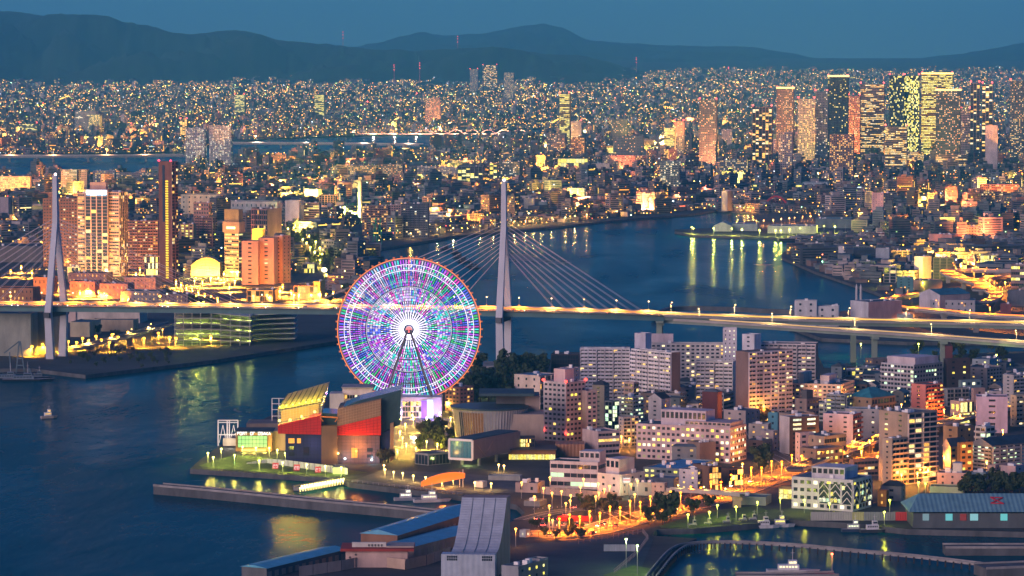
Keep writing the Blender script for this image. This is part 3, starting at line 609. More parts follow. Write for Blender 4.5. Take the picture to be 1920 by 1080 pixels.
bld('blue-walled small building left of the dark brown block', 1458, 812, 18, 3, 774, 72, (.10, .30, .40), 'small', lit=.0, n=3)
bld('low white building with blue roof below the cream slab', 1440, 825, 36, 8, 795, 72, (.40, .40, .40), 'small', lit=.2, roof=(.12, .32, .42), n=3)
bld('small white flats left of the dark brown block', 1450, 845, 22, 10, 808, 58, (.52, .50, .50), 'small', lit=.2, n=4)
bld('low teal-roofed shops beside the station trees', 1430, 850, 30, 20, 826, 58, (.30, .30, .28), 'small', lit=.4, roof=(.08, .28, .34), n=2)
bld('brown corner block with lit shop by the orange road', 1530, 880, 28, 56, 842, 40, (.28, .20, .15), 'small', styleR='grid', lit=.35, pal='yellow', n=3)
bld('low brown annex with a long window row below the tracks', 1600, 895, 6, 50, 862, 26, (.30, .20, .17), '', styleR='band', lit=.3, pal='warm', n=3)
BR, bLr, bLl, bh = bld('white office block with white X-braced facade on the quay', 1599, 960, 111, 43, 900, 62, (.58, .58, .64), 'grid', n=4, bay=3.7, lit=.22, pal='yellow', single=True, kinds=['yellow', 'white', 'green'], roof=(.12, .19, .24), pent=[(.15, .85, .18, .72, 6.5, (.60, .60, .66), 'dark')], units=3)
xm = WHITE; GLZ = wall((.03, .045, .06), .15, .3, .5)
MB().box(-.2, -.12, .3, bLl * .56 - .2, bh * .22, bh * .84).build('curtain_glass', GLZ, BR); MB().box(.3, bLr - .3, -.2, -.12, bh * .22, bh * .84).build('curtain_glass', GLZ, BR)
m = MB()
for k in range(3):
    for j in range(9):
        if random.random() < .4: z_ = bh * (.22 + .62 * (k + .2) / 3); m.face([(-.23, bLl * .56 * (j + .9) / 9, z_), (-.23, bLl * .56 * (j + .1) / 9, z_), (-.23, bLl * .56 * (j + .1) / 9, z_ + bh * .12), (-.23, bLl * .56 * (j + .9) / 9, z_ + bh * .12)], glow(random.choice(['yellow', 'green']), .7))
        if random.random() < .35: z_ = bh * (.22 + .62 * (k + .2) / 3); m.face([(bLr * (j + .1) / 9, -.23, z_), (bLr * (j + .9) / 9, -.23, z_), (bLr * (j + .9) / 9, -.23, z_ + bh * .12), (bLr * (j + .1) / 9, -.23, z_ + bh * .12)], glow(random.choice(['yellow', 'green']), .7))
m.build('lit_room', PANE, BR)
for (face, L, v0, nb, lo, hi) in (('L', bLl * 0.56, 0.22, 3, 0, .56), ('R', bLr, 0.22, 3, 0, 1)):
    bay = L / nb; fh = bh * 0.62 / 3
    for k in range(3):
        for b in range(nb):
            m = MB(); u0, u1, a0, a1 = b * bay + .3, (b + 1) * bay - .3, bh * v0 + k * fh, bh * v0 + (k + 1) * fh
            um = (u0 + u1) / 2
            for (p, q) in (((u0, a0), (um, a1)), ((um, a1), (u1, a0)), ((u0, a0), (u0, a1)), ((u1, a0), (u1, a1))):
                if face == 'L': m.bar((-.35, p[0], p[1]), (-.35, q[0], q[1]), .35, .35)
                else: m.bar((p[0], -.35, p[1]), (q[0], -.35, q[1]), .35, .35)
            m.build('brace', xm, BR)
for (x, y, z) in ((0, 0, hh_), (hLr, 0, hh_), (0, hLl, hh_), (0, 0, hh_ * .13), (hLr, 0, hh_ * .17), (0, hLl, hh_ * .15)):
    lo = MB().ball((x, y, z + .6), 1.0).build('warning_lamp', emit(RED, 5), HOT)
    l = link('lamp_light', lamp_light('x', (1, .1, .06), 120), HOT); l.location = (x - .8, y - .8, z + 1.8)
# ================================================================== landmarks
def put(o, root): o.location = -root.location; return o
def extr(m, pts, Y, depth, mi=0):                            # an outline at distance Y, given real depth
    a = [at(x, y, Y) for x, y in pts]
    if sum(p.x * q.z - q.x * p.z for p, q in zip(a, a[1:] + a[:1])) < 0: a.reverse()
    b = [p + Vector((0, depth, 0)) for p in a]; n = len(a); i = len(m.v)
    m.v += [tuple(p) for p in a + b]
    tri = tessellate_polygon([[Vector((p.x, p.z, 0)) for p in a]])
    for t in tri: m.f.append(tuple(i + q for q in t)); m.f.append(tuple(i + n + q for q in t[::-1])); m.c += [None] * 2; m.m += [mi] * 2
    for k in range(n): m.f.append((i + k, i + n + k, i + n + (k + 1) % n, i + (k + 1) % n)); m.c.append(None); m.m.append(mi)
    return m
def _xb(root, name, x0, x1, ytop, ybot, Y, depth, mat):
    o = extr(MB(), [(x0, ybot), (x1, ybot), (x1, ytop), (x0, ytop)], Y, depth).build(name, mat, root); return put(o, root)
def panes(root, x0, x1, ytop, ybot, Y, nx, ny, lit, pal, gs, gap=0.18, name='windows', bright=None):
    m = MB(); a, b = at(x0, ybot, Y), at(x1, ytop, Y); dx, dz = (b.x - a.x) / nx, (b.z - a.z) / ny
    for i in range(nx):
        for j in range(ny):
            c = glow(pal, gs) if random.random() < lit else BLACK
            m.face([(a.x + dx * (i + gap / 2), Y - .08, a.z + dz * (j + gap / 2)), (a.x + dx * (i + 1 - gap / 2), Y - .08, a.z + dz * (j + gap / 2)), (a.x + dx * (i + 1 - gap / 2), Y - .08, a.z + dz * (j + 1 - gap / 2)), (a.x + dx * (i + gap / 2), Y - .08, a.z + dz * (j + 1 - gap / 2))], c)
    return tag(put(m.build(name, PANE, root), root), kind='stuff')
def plight(root, p, rgb, power, r=0.6):
    l = link('lamp_light', lamp_light('x', rgb, power, r), root); l.location = Vector(p) - root.location; return l
# ---- ferris wheel
WY = 2483.0; WC = at(767, 617, WY); WRAD = 49.0
wheel = thing('ferris_wheel', (WC.x, WY, 3), 0, 'giant ferris wheel covered in coloured lights beside the river', 'ferris wheel')
ZC = WC.z - 3
SPOKE = wall((.34, .35, .40), .5, .15, .2); LEG = wall((.10, .10, .13), .5, .15, .2)
def ringtube(r, y, rad, n=90, seg=5):
    m = MB(); P = [(r * math.cos(2 * math.pi * k / n), y, ZC + r * math.sin(2 * math.pi * k / n)) for k in range(n + 1)]
    for k in range(n):
        a0 = 2 * math.pi * k / n; a1 = 2 * math.pi * (k + 1) / n
        A = [((r + rad * math.cos(q)) * math.cos(a0), y + rad * math.sin(q), ZC + (r + rad * math.cos(q)) * math.sin(a0)) for q in [2 * math.pi * j / seg for j in range(seg)]]
        B = [((r + rad * math.cos(q)) * math.cos(a1), y + rad * math.sin(q), ZC + (r + rad * math.cos(q)) * math.sin(a1)) for q in [2 * math.pi * j / seg for j in range(seg)]]
        for j in range(seg): m.face([A[j], B[j], B[(j + 1) % seg], A[(j + 1) % seg]])
    return m
for r_, y_, t_ in ((48.9, -2.6, .22), (48.9, 2.6, .22), (45, -2.4, .2), (41.5, -2.3, .26), (41.5, 2.3, .26), (29, -1.9, .12), (15, -1.6, .12), (6.2, -2.4, .3)): ringtube(r_, y_, t_).build('rim', SPOKE, wheel)
ringtube(49.6, -2.9, .22, 120).build('rim_light_tube', emit((1, .22, .05), 1.1), wheel)  # added orange tube, stands in for the light trail of the gondolas
for r_, g_ in ((45.0, .9), (41.0, 1.0), (33.5, .5), (29.5, .5)): ringtube(r_, -2.75, .13).build('rim_light_tube', emit((.85, .8, 1), g_ * 1.6), wheel)
m = MB(); m.tube((0, -2.5, 4), (0, -2.5, 48.8), .14, .1, 4); sp_me = m.build('spoke', SPOKE, wheel)
m2 = MB(); m2.tube((0, 2.5, 4), (0, 2.5, 48.8), .14, .1, 4); sp_me2 = m2.build('spoke', SPOKE, wheel)
for k in range(60):
    for src in (sp_me, sp_me2):
        s_ = src if k == 0 else src.copy()
        if k: col.objects.link(s_); s_.parent = wheel
        s_.location = (0, 0, ZC); s_.rotation_euler = (0, 2 * math.pi * k / 60 + .03, 0)
# lamps along the spokes
LEDC = [(.03, .85, .70), (.55, .06, 1.0), (.08, .14, 1.0), (.9, .04, .60), (.95, .85, 1.0), (.02, .75, .16), (.25, .60, 1.0), (.65, .42, 1.0)]
m = MB()
def led(ang, r0, r1, hw, c, s):
    ca, sa = math.cos(ang), math.sin(ang); y0, y1 = -3.0, -2.75
    P = [(r * ca - sgn * hw * sa, ZC + r * sa + sgn * hw * ca) for r, sgn in ((r0, -1), (r1, -1), (r1, 1), (r0, 1))]
    k = (c[0] * s, c[1] * s, c[2] * s)
    f = [(p[0], y0, p[1]) for p in P]; b = [(p[0], y1, p[1]) for p in P]
    m.face(f, k); m.face(b[::-1], k)
    for i in range(4): m.face([f[i], b[i], b[(i + 1) % 4], f[(i + 1) % 4]], k)
def sector(ang, r):
    x = (math.degrees(ang) % 360)
    g = math.exp(-((x - 15 + 360 + 180) % 360 - 180) ** 2 / 1800) + math.exp(-((x - 60 + 180) % 360 - 180) ** 2 / 900) * .8
    wts = [1.1 + g, 1.3, 1.0, 1.0, .9, .35 + 1.3 * g, .9, 1.0]
    return random.choices(LEDC, wts)[0]
WHT_L = (.80, .74, 1.0)
NL = 156
for k in range(NL):                                           # each line keeps its colour; the joints line up in rings
    a = 2 * math.pi * k / NL; c = sector(a, 30); c2 = sector(a, 20)
    led(a, 45.5, 48.4, .44, c if k % 4 else c2, random.uniform(.45, .8))
    led(a, 43.3, 44.7, .44, c2 if k % 3 else WHT_L, random.uniform(.5, .9)); led(a, 41.7, 43.0, .44, WHT_L if k % 2 else c, random.uniform(.5, 1.0))
    for j in range(6): led(a, 39.2 - 1.75 * j, 40.6 - 1.75 * j, .36, c if (j + k) % 5 else c2, random.uniform(.40, .75))
    for j in range(9 if k % 2 == 0 else 5): led(a, 27.5 - 1.9 * j, 29.0 - 1.9 * j, .30 - .012 * j, c2 if (j + k // 2) % 3 else WHT_L, random.uniform(.5, .9) * (1 + .07 * j))
    if k % 4 == 0:
        for j in range(5): led(a, 10.6 - 1.9 * j + 1.0, 12.2 - 1.9 * j + 1.0, .28, WHT_L, random.uniform(1.2, 1.9))
tag(m.build('led_lamps', LED, wheel), kind='stuff')
hb = MB(); hb.tube((0, -5.5, ZC), (0, 5.5, ZC), 2.4, None, 16); hb.build('hub', WHITE, wheel)
MB().tube((0, -5.9, ZC), (0, -5.52, ZC), 1.7, None, 14).build('hub_lamp', emit((1, .08, .08), 2.2), wheel)
ringtube(4.2, -4.4, .7, 40).build('hub_ring_lamp', emit((.95, .85, 1), 2.0), wheel); ringtube(6.6, -3.2, .35, 48).build('hub_ring_lamp', emit((.85, .7, 1), 1.6), wheel)
for sy in (-1, 1):
    for sx in (-1, 1):
        MB().bar((sx * .8, sy * 6.2, ZC), (sx * 20.5, sy * 15, .2), 1.5, 1.5).build('support_leg', LEG, wheel)
    m = MB()
    for t in (.12, .34, .62, .86):
        x_, y_, z_ = .8 + 19.7 * t, 6.2 + 8.8 * t, ZC * (1 - t); m.bar((-x_, sy * y_, z_), (x_, sy * y_, z_), .6, .6)
    for t0, t1 in ((.34, .62), (.62, .86)):
        for sg in (-1, 1): m.bar((sg * (.8 + 19.7 * t0), sy * (6.2 + 8.8 * t0), ZC * (1 - t0)), (0, sy * (6.2 + 8.8 * t1), ZC * (1 - t1)), .45, .45)
    m.build('leg_brace', LEG, wheel)
g = MB(); g.prism([(0.7 * math.cos(t) , 0.7 * math.sin(t)) for t in [2 * math.pi * j / 8 for j in range(8)]], -.8, .7); gp0 = g.build('gondola', wall((.20, .07, .07), .4, .1, .3), wheel)
g = MB(); g.prism([(0.74 * math.cos(t), 0.74 * math.sin(t)) for t in [2 * math.pi * j / 8 for j in range(8)]], -.45, .45); gw0 = g.build('window_band', emit((1, .25, .08), .35), gp0)
for k in range(60):
    t = 2 * math.pi * k / 60
    if k == 0: c_ = gp0
    else: c_ = copy_tree(gp0, wheel)
    c_.location = (50.5 * math.cos(t), 0, ZC + 50.5 * math.sin(t))
# station building under the wheel
st = thing('wheel_station', (WC.x, WY - 4, 3), 0, 'purple lit station building at the foot of the ferris wheel', 'building')
_xb(st, 'wall', 752, 828, 745, 795, WY - 22, 30, wall((.40, .38, .50)))
_xb(st, 'annex', 690, 752, 748, 790, WY - 14, 22, wall((.50, .50, .56)))
panes(st, 755, 795, 752, 792, WY - 22.1, 8, 4, .6, 'warm', 1.0)
_xb(st, 'sign_panel', 801, 812, 750, 786, WY - 23.5, 1.0, emit((.60, .72, 1), 1.3)); _xb(st, 'purple_panel', 790, 800, 752, 785, WY - 23.2, .8, emit((.22, .06, 1), 1.1))
for x, y, c, p in ((800, 776, (.45, .2, 1), 5000), (772, 783, (1, .55, .12), 5000), (735, 776, (.5, .4, 1), 2500), (815, 772, (.6, .4, 1), 4000), (745, 790, (1, .55, .12), 4000)): plight(st, at(x, y, WY - 30), c, p)
# ---- aquarium
AY = 2184.0
aq = thing('aquarium', (at(630, 873, AY).x, AY, 3), 0, 'large aquarium hall with red and blue walls and butterfly glass roofs', 'building')
NAVY = wall((.035, .045, .12), .6, .25, .2); REDW = wall((.62, .025, .02), .55, .2, .15); BRW = wall((.22, .13, .07), .7, .25, .2); PURP = wall((.15, .11, .13), .7, .3, .2); GLASSW = wall((.05, .09, .10), .15, .3, .3)
def ax(name, pts, dY, depth, mat): return put(extr(MB(), pts, AY + dY, depth).build(name, mat, aq), aq)
ax('blue_wall', [(535, 872), (603, 872), (603, 812), (535, 812)], 0, 42, NAVY)
ax('red_wall', [(521, 813), (602, 815), (602, 778), (521, 798)], -3, 44, REDW)
ax('pillar', [(602.5, 875), (632, 875), (632, 799), (602.5, 799)], -4.5, 20, BRW)
ax('lower_wall', [(632.5, 874), (712, 874), (712, 816.5), (632.5, 816.5)], 0, 42, PURP)
ax('red_wall', [(632.5, 816), (714, 816), (714, 780), (632.5, 800)], -2.2, 44, wall((.75, .035, .015), .55, .2, .15))
ax('brown_grid_wall', [(632.5, 799.5), (714, 779.5), (714, 749), (632.5, 768)], -1.8, 42, wall((.34, .20, .11), .6, .2, .2))
ax('blue_wall', [(714.5, 866), (731, 858), (731, 806), (714.5, 812)], 4, 38, NAVY)
ax('glass_wall', [(714.5, 811.5), (750, 796), (752, 733), (714.5, 749)], 5, 34, GLASSW)
ax('pillar', [(731.5, 866), (738, 862), (738, 792), (731.5, 794)], 2.5, 5, wall((.36, .22, .12)))
ax('roof_wedge', [(634, 767.5), (672, 751), (752, 731), (753, 733.5), (714, 748.5)], 6, 38, wall((.05, .10, .13), .25, .3, .1))
ax('atrium_wall', [(603, 798.5), (632, 798.5), (632, 776), (603, 774)], 3, 30, GLASSW)
m = MB()
for i in range(1, 16): x = 632.5 + 81.5 * i / 16; m.bar(at(x, 799 - 20 * i / 16, AY - 2), at(x, 768.5 - 19.2 * i / 16, AY - 2), .16, .16)
for j in range(1, 6): m.bar(at(633, 799 - 31 * j / 6, AY - 2), at(714, 779 - 30 * j / 6, AY - 2), .16, .16)
put(m.build('cladding_joint', wall((.55, .38, .24)), aq), aq)
# glazed left hall: frame lattice, lit from inside
ax('hall_core', [(527, 794), (598, 777), (598, 757), (527, 770)], 14, 14, wall((.50, .36, .12)))
m = MB(); y0_ = AY - 1; HE = [(521, 796), (602, 777), (602, 752), (521, 767)]
def hl(u, v): return at(521 + 81 * u, (796 - 19 * u) * (1 - v) + (767 - 15 * u) * v, y0_)
for i in range(15): m.bar(hl(i / 14, 0), hl(i / 14, 1), .26, .26)
for j in range(7): m.bar(hl(0, j / 6), hl(1, j / 6), .2, .2)
put(m.build('lattice', wall((.36, .36, .24), .5, .2, .3), aq), aq)
RA, RB, RC2, RD = at(521, 767, y0_), at(540, 739, AY + 22), at(618, 717, AY + 22), at(602, 752, y0_)
m = MB(); m.face([RA - Vector((0, 0, .7)), RD - Vector((0, 0, .7)), RC2 - Vector((0, 0, .7)), RB - Vector((0, 0, .7))]); put(m.build('roof_deck', wall((.22, .19, .09), .6, .3, .2), aq), aq)
for j in range(15):
    v = j / 14; put(MB().bar(RA.lerp(RB, v), RD.lerp(RC2, v), .42, .42).build('roof_slat', wall((.40, .34, .18), .6, .2, .3), aq), aq)
m = MB()
for i in range(9): m.bar(RA.lerp(RD, i / 8) + Vector((0, 0, .5)), RB.lerp(RC2, i / 8) + Vector((0, 0, .5)), .3, .3)
RE = at(603, 778, AY + 16)
for t in (.25, .5, .75, 1): m.bar(RC2.lerp(RE, t), RC2.lerp(RD, t), .25, .25)
put(m.build('roof_rafter', wall((.14, .16, .12), .6, .2, .3), aq), aq)
m = MB(); m.face([RC2, RD, RE]); put(m.build('gable_glass', wall((.10, .11, .08), .2, .2, .3), aq), aq)
glm, gln, glp = _mat('clear_glazing'); glp.inputs['Base Color'].default_value = (.75, .8, .8, 1); glp.inputs['Alpha'].default_value = 0.14; glp.inputs['Roughness'].default_value = .05
m = MB(); d_ = Vector((0, .3, 0)); m.face([hl(0, 0) + d_, hl(1, 0) + d_, hl(1, 1) + d_, hl(0, 1) + d_]); put(m.build('glazing', glm, aq), aq)
ax('hall_floor', [(523, 799), (604, 780), (604, 777), (523, 796)], 0, 36, wall((.3, .28, .2)))
for x, y in ((524, 789), (544, 787), (566, 781), (590, 772)):
    p = at(x, y, AY + 6); put(MB().ball(p, .8).build('floodlight', emit((1, .72, .14), 4), aq), aq); plight(aq, p + Vector((0, -2, 1.5)), (1, .62, .06), 2600)
for u in (.05, .2, .35, .5, .65, .8, .95):
    p = RA.lerp(RD, u) + Vector((0, -1.2, 1.2)); put(MB().ball(p, .45).build('floodlight', emit((1, .85, .1), 4), aq), aq); plight(aq, p + Vector((0, -.4, 1.6)), (1, .80, .05), 1500)
m = MB()
for j in range(1, 6): m.bar(at(521, 813 - 15 * j / 6, AY - 3.1), at(602, 815 - 37 * j / 6, AY - 3.1), .1, .1); m.bar(at(633, 816 - 16 * j / 6, AY - 2.3), at(714, 816 - 36 * j / 6, AY - 2.3), .1, .1)
for i in range(1, 12): u = i / 12; m.bar(at(521 + 81 * u, 813.5, AY - 3.1), at(521 + 81 * u, 798 - 20 * u, AY - 3.1), .1, .1); m.bar(at(633 + 81 * u, 816, AY - 2.3), at(633 + 81 * u, 800 - 20 * u, AY - 2.3), .1, .1)
put(m.build('cladding_joint', wall((.20, .012, .01)), aq), aq); m = MB()
for j in range(1, 9): m.bar(at(633, 874 - 57 * j / 9, AY - .1), at(712, 874 - 57 * j / 9, AY - .1), .1, .1); m.bar(at(536, 872 - 58 * j / 9, AY - .1), at(602, 872 - 58 * j / 9, AY - .1), .1, .1)
for i in range(1, 10): m.bar(at(633 + 79 * i / 10, 874, AY - .1), at(633 + 79 * i / 10, 817, AY - .1), .1, .1); m.bar(at(536 + 66 * i / 10, 872, AY - .1), at(536 + 66 * i / 10, 816, AY - .1), .1, .1)
put(m.build('cladding_joint', wall((.03, .03, .04)), aq), aq)
put(MB().bar(at(600, 781, AY - 4), at(633, 783, AY - 4), .8, .8).bar(at(600, 783, AY - 4), at(606, 790, AY - 4), .5, .5).bar(at(633, 784, AY - 4), at(628, 791, AY - 4), .5, .5).build('orange_bracket', wall((.70, .24, .05)), aq), aq)
for x0, x1, y0, y1, k in ((541, 552, 822, 831, 'orange'), (557, 564, 822, 831, 'orange'), (541, 552, 837, 844, 'dark'), (541, 552, 848, 855, 'dark'), (569, 580, 838, 854, 'dark'), (659, 670, 840, 858, 'orange'), (688, 699, 840, 847, 'dark'), (688, 699, 852, 858, 'dark')):
    put(extr(MB(), [(x0, y1), (x1, y1), (x1, y0), (x0, y0)], AY - .15, .3).build('window', winmat(k), aq), aq)
for x, y, c, p in ((668, 846, ORANGE, 2200), (647, 860, COOL, 500), (697, 862, COOL, 600), (634, 850, WARM, 700), (664, 826, ORANGE, 1500), (675, 838, (1, .30, .06), 2500), (590, 836, (.4, .3, .6), 500)):
    plight(aq, at(x, y, AY - 6), c, p)
    if y > 840: put(MB().ball(at(x, y, AY - 1.2), .55).build('wall_lamp', emit(c, 6), aq), aq)
# ---- letters (procedural strokes)
GLY = {'P': '04 00 03 23 22 02', 'O': '00 03 23 20 00', 'R': '00 03 23 22 02|12 20', 'T': '03 23|13 10', 'F': '00 03 23|02 12', 'S': '23 03 02 22 20 00', 'A': '00 13 20|01 21', 'K': '00 03|23 01 20', '2': '03 23 22 02 00 20', '5': '23 03 02 22 20 00', '6': '23 03 00 20 22 02', '7': '03 23 10'}
def letters(root, text, px, py, hpx, Y, mat, name='lettering', adv=2.9, wt=.42):
    s = hpx / 3.0; x = px; m = MB()
    for ch in text:
        for stroke in (GLY[ch].split('|') if ch in GLY else []):
            P = [(x + int(q[0]) * s, py - int(q[1]) * s) for q in stroke.split() if q != '04']
            for a, b in zip(P, P[1:]): m.bar(at(a[0], a[1], Y), at(b[0], b[1], Y), s * Y / FPX * wt, s * Y / FPX * wt)
        x += s * adv
    return put(m.build(name, mat, root), root)
# ---- port terminal
PY = 2252.0
pt = thing('port_terminal', (at(476, 850, PY).x, PY, 3), 0, 'passenger terminal with glowing green glass front and port lettering', 'building')
_xb(pt, 'wall', 442, 510, 812, 851, PY, 24, wall((.34, .20, .09))); _xb(pt, 'roof', 440, 512, 809.5, 812, PY - 1.5, 27, wall((.06, .08, .09)))
_xb(pt, 'glass_front', 446, 501, 817, 839, PY - .5, .4, emit((.42, .95, .26), .55)); _xb(pt, 'entrance', 452, 498, 842, 850, PY - .4, .3, emit((1, .62, .1), 1.2))
m = MB()
for k in range(9): x = 446 + 55 * k / 8; m.bar(at(x, 817, PY - .7), at(x, 839, PY - .7), .2, .2)
for y in (817, 824.5, 832, 839): m.bar(at(446, y, PY - .7), at(501, y, PY - .7), .2, .2)
put(m.build('mullion', DARK, pt), pt)
letters(pt, 'PORT OF OSAKA', 445, 815.5, 5.2, PY - 3, emit((1, .88, .78), 1.6), adv=2.82)
_xb(pt, 'side_wing', 511, 535, 808, 848, PY + 4, 20, wall((.40, .30, .22))); _xb(pt, 'rear_hall', 462, 522, 794, 812, PY + 40, 26, wall((.20, .17, .17)))
for x, y in ((458, 846), (477, 846), (496, 847), (520, 838), (476, 830)): plight(pt, at(x, y, PY - 8), (1, .70, .1), 2200)
# boarding gantry
gt = thing('boarding_gantry', (at(428, 840, PY + 30).x, PY + 30, 3), 0, 'white steel boarding gantry standing at the pier tip', 'gantry')
m = MB()
for Yg in (PY + 26, PY + 36):
    for x in (409, 426, 430, 446): m.bar(at(x, 836, Yg), at(x, 788, Yg), .7, .7)
    for y in (788, 792, 815): m.bar(at(409, y, Yg), at(446, y, Yg), .6, .6)
    m.bar(at(411, 830, Yg), at(418, 797, Yg), .4, .4); m.bar(at(418, 797, Yg), at(425, 830, Yg), .4, .4); m.bar(at(431, 830, Yg), at(438, 797, Yg), .4, .4); m.bar(at(438, 797, Yg), at(445, 830, Yg), .4, .4)
put(m.build('frame', WHITE, gt), gt)
_xb(gt, 'ramp_house', 418, 446, 822, 836, PY + 24, 14, wall((.45, .40, .33))); plight(gt, at(430, 826, PY + 15), WARMWHITE, 2500)
# small white lattice tower
wt = thing('lattice_tower', (at(523, 800, PY + 60).x, PY + 60, 3), 0, 'small white lattice frame behind the glazed aquarium hall', 'tower')
m = MB()
for x in (510, 523, 536):
    for Yg in (PY + 58, PY + 66): m.bar(at(x, 800, Yg), at(x, 747, Yg), .5, .5)
for y in (747, 757, 768, 780): m.bar(at(510, y, PY + 58), at(536, y, PY + 58), .4, .4)
put(m.build('frame', WHITE, wt), wt)
bt = thing('building', (at(668, 790, 2330).x, 2330, 3), 0, 'white flat-roofed building behind the aquarium roofs', 'building')
_xb(bt, 'wall', 642, 698, 728, 790, 2330, 20, wall((.56, .52, .58))); _xb(bt, 'annex', 618, 645, 738, 790, 2325, 16, wall((.50, .50, .54))); _xb(bt, 'roof', 640, 700, 726, 728, 2328, 24, wall((.3, .3, .33))); panes(bt, 646, 694, 740, 748, 2329.9, 10, 1, .3, 'warm', 1)
# ---- number hoarding along the lawn
hd = thing('hoarding', gp(560, 884), 0, 'long white hoarding with red number panels 25, 26 and 27', 'hoarding')
pts = [(462, 870), (500, 868), (540, 874), (580, 880), (620, 886), (652, 890)]
tops = [868, 860, 863, 868, 873, 878]
WP = wall((.62, .66, .62), .6, .25, .4)
for i, ((xa, ya), (xb, yb)) in enumerate(zip(pts, pts[1:])):
    for k in range(4):
        t0, t1 = k / 4 + .01, (k + 1) / 4 - .01
        a, b = gp(xa + (xb - xa) * t0, ya + (yb - ya) * t0, 3.2), gp(xa + (xb - xa) * t1, ya + (yb - ya) * t1, 3.2)
        ha = zat(tops[i] + (tops[i + 1] - tops[i]) * t0, a.y); hb = zat(tops[i] + (tops[i + 1] - tops[i]) * t1, b.y); d = Vector((0, .5, 0)); m = MB()
        m.loft([a, b, b + d, a + d], [Vector((a.x, a.y, ha)), Vector((b.x, b.y, hb)), Vector((b.x, b.y, hb)) + d, Vector((a.x, a.y, ha)) + d]); put(m.build('panel', WP, hd), hd)
for x, y, t in ((516, 873.5, '25'), (556, 876.5, '26'), (596, 880.5, '27')):
    Yh = gp(x, y + 6, 3.2).y - 4
    put(extr(MB(), [(x - 5.5, y + 5.5), (x + 5.5, y + 5.5), (x + 6.5, y - 5.5), (x - 5, y - 5.5)], Yh, .4).build('number_panel', emit((.5, .006, .012), .75), hd), hd); letters(hd, t, x - 4, y + 3, 5.2, Yh - .35, emit((1, .9, .85), .55), 'number', 3.0)
kb = thing('kiosk', gp(634, 890), 0, 'small glowing glass kiosk at the lawn edge', 'kiosk'); Yk = gp(634, 890).y
_xb(kb, 'frame', 623, 646, 876, 878, Yk - .4, 8, wall((.3, .32, .3))); _xb(kb, 'glass', 624, 645, 878, 889, Yk, 7, emit((.80, .90, .2), .7)); plight(kb, at(634, 880, Yk - 5), (.9, 1, .3), 900)
# ---- museum: leaning drum, roof block, cantilevered box
MY = 2255.0
mu = thing('museum', (at(920, 812, MY).x, MY, 3), 0, 'museum with an inverted cone drum and a cantilevered glass-fronted box', 'museum')
c = at(918, 800, MY); n = 40; zb, ztp = 3.0, zat(771, MY - 24); m = MB(); mr = MB(); fin = MB()
def el(r, z): return [Vector((c.x + r * math.cos(2 * math.pi * k / n), MY + r * .98 * math.sin(2 * math.pi * k / n), z)) for k in range(n)]
m.loft(el(20.5, zb), el(23.8, ztp)); put(m.build('drum', ribbed((.34, .36, .38), 2.0), mu), mu)
mr.loft(el(24.6, ztp), el(24.8, ztp + 1.0)); put(mr.build('roof', wall((.045, .09, .115), .5, .3, .1), mu), mu)
A, B = el(20.9, zb + .5), el(24.1, ztp - .3)
for k in range(22, 40):
    for t in (0, .5):
        k2 = (k + 1) % n; a = A[k].lerp(A[k2], t); b = B[k].lerp(B[k2], t); fin.bar(a, b, .3, .3)
put(fin.build('fin', wall((.46, .44, .44), .4, .2, .2), mu), mu)
dk = MB(); A, B = el(20.75, zb + .5), el(23.95, ztp - 1.5)
for k in range(24, 29): dk.face([A[k], A[k + 1], B[k + 1], B[k]], (.10, .035, .006) if k > 24 else BLACK)
put(dk.build('window', PANE, mu), mu)
_xb(mu, 'upper_hall', 930, 990, 742, 772, MY + 14, 20, wall((.20, .19, .19))); _xb(mu, 'upper_roof', 898, 1002, 738, 743, MY - 2, 36, wall((.05, .09, .11))); _xb(mu, 'side_hall', 985, 1012, 742, 815, MY + 6, 26, wall((.30, .24, .21))); _xb(mu, 'base_hall', 950, 1020, 777, 826, MY - 18, 30, wall((.36, .30, .27)))
bx = Vector(gp(886, 877)); ang = R(62); rv = Vector((math.cos(ang), math.sin(ang), 0)); lv = Vector((-math.sin(ang), math.cos(ang), 0)); zlo, zhi = zat(862, bx.y), zat(826, bx.y)
def bxp(u, v, z): p = bx + rv * u + lv * v; return Vector((p.x, p.y, z))
m = MB(); m.loft([bxp(0, 0, zlo), bxp(62, 0, zlo), bxp(62, 16, zlo), bxp(0, 16, zlo)], [bxp(0, 0, zhi), bxp(62, 0, zhi), bxp(62, 16, zhi), bxp(0, 16, zhi)]); put(m.build('cantilever_box', wall((.28, .21, .20), .6, .2, .2), mu), mu)
fr = MB()
for a, b in (((-.3, 0, zlo), (-.3, 16, zlo)), ((-.3, 0, zhi), (-.3, 16, zhi)), ((-.3, 0, zlo), (-.3, 0, zhi)), ((-.3, 16, zlo), (-.3, 16, zhi))): fr.bar(bxp(*a), bxp(*b), 1.3, 1.3)
put(fr.build('window_frame', WHITE, mu), mu)
gl = MB()
for i in range(14): gl.face([bxp(-.12, 15.2 - i * 1.04, zlo + .8), bxp(-.12, 15.2 - i * 1.04 - .92, zlo + .8), bxp(-.12, 15.2 - i * 1.04 - .92, zhi - .8), bxp(-.12, 15.2 - i * 1.04, zhi - .8)], (.012, .06, .075) if i % 3 else (.018, .085, .10))
put(gl.build('glass_front', PANE, mu), mu)
rf = MB(); rf.loft([bxp(1, 1, zhi + .02), bxp(61, 1, zhi + .02), bxp(61, 15, zhi + .02), bxp(1, 15, zhi + .02)], [bxp(1, 1, zhi + .5), bxp(61, 1, zhi + .5), bxp(61, 15, zhi + .5), bxp(1, 15, zhi + .5)]); put(rf.build('box_roof', wall((.06, .11, .14)), mu), mu)
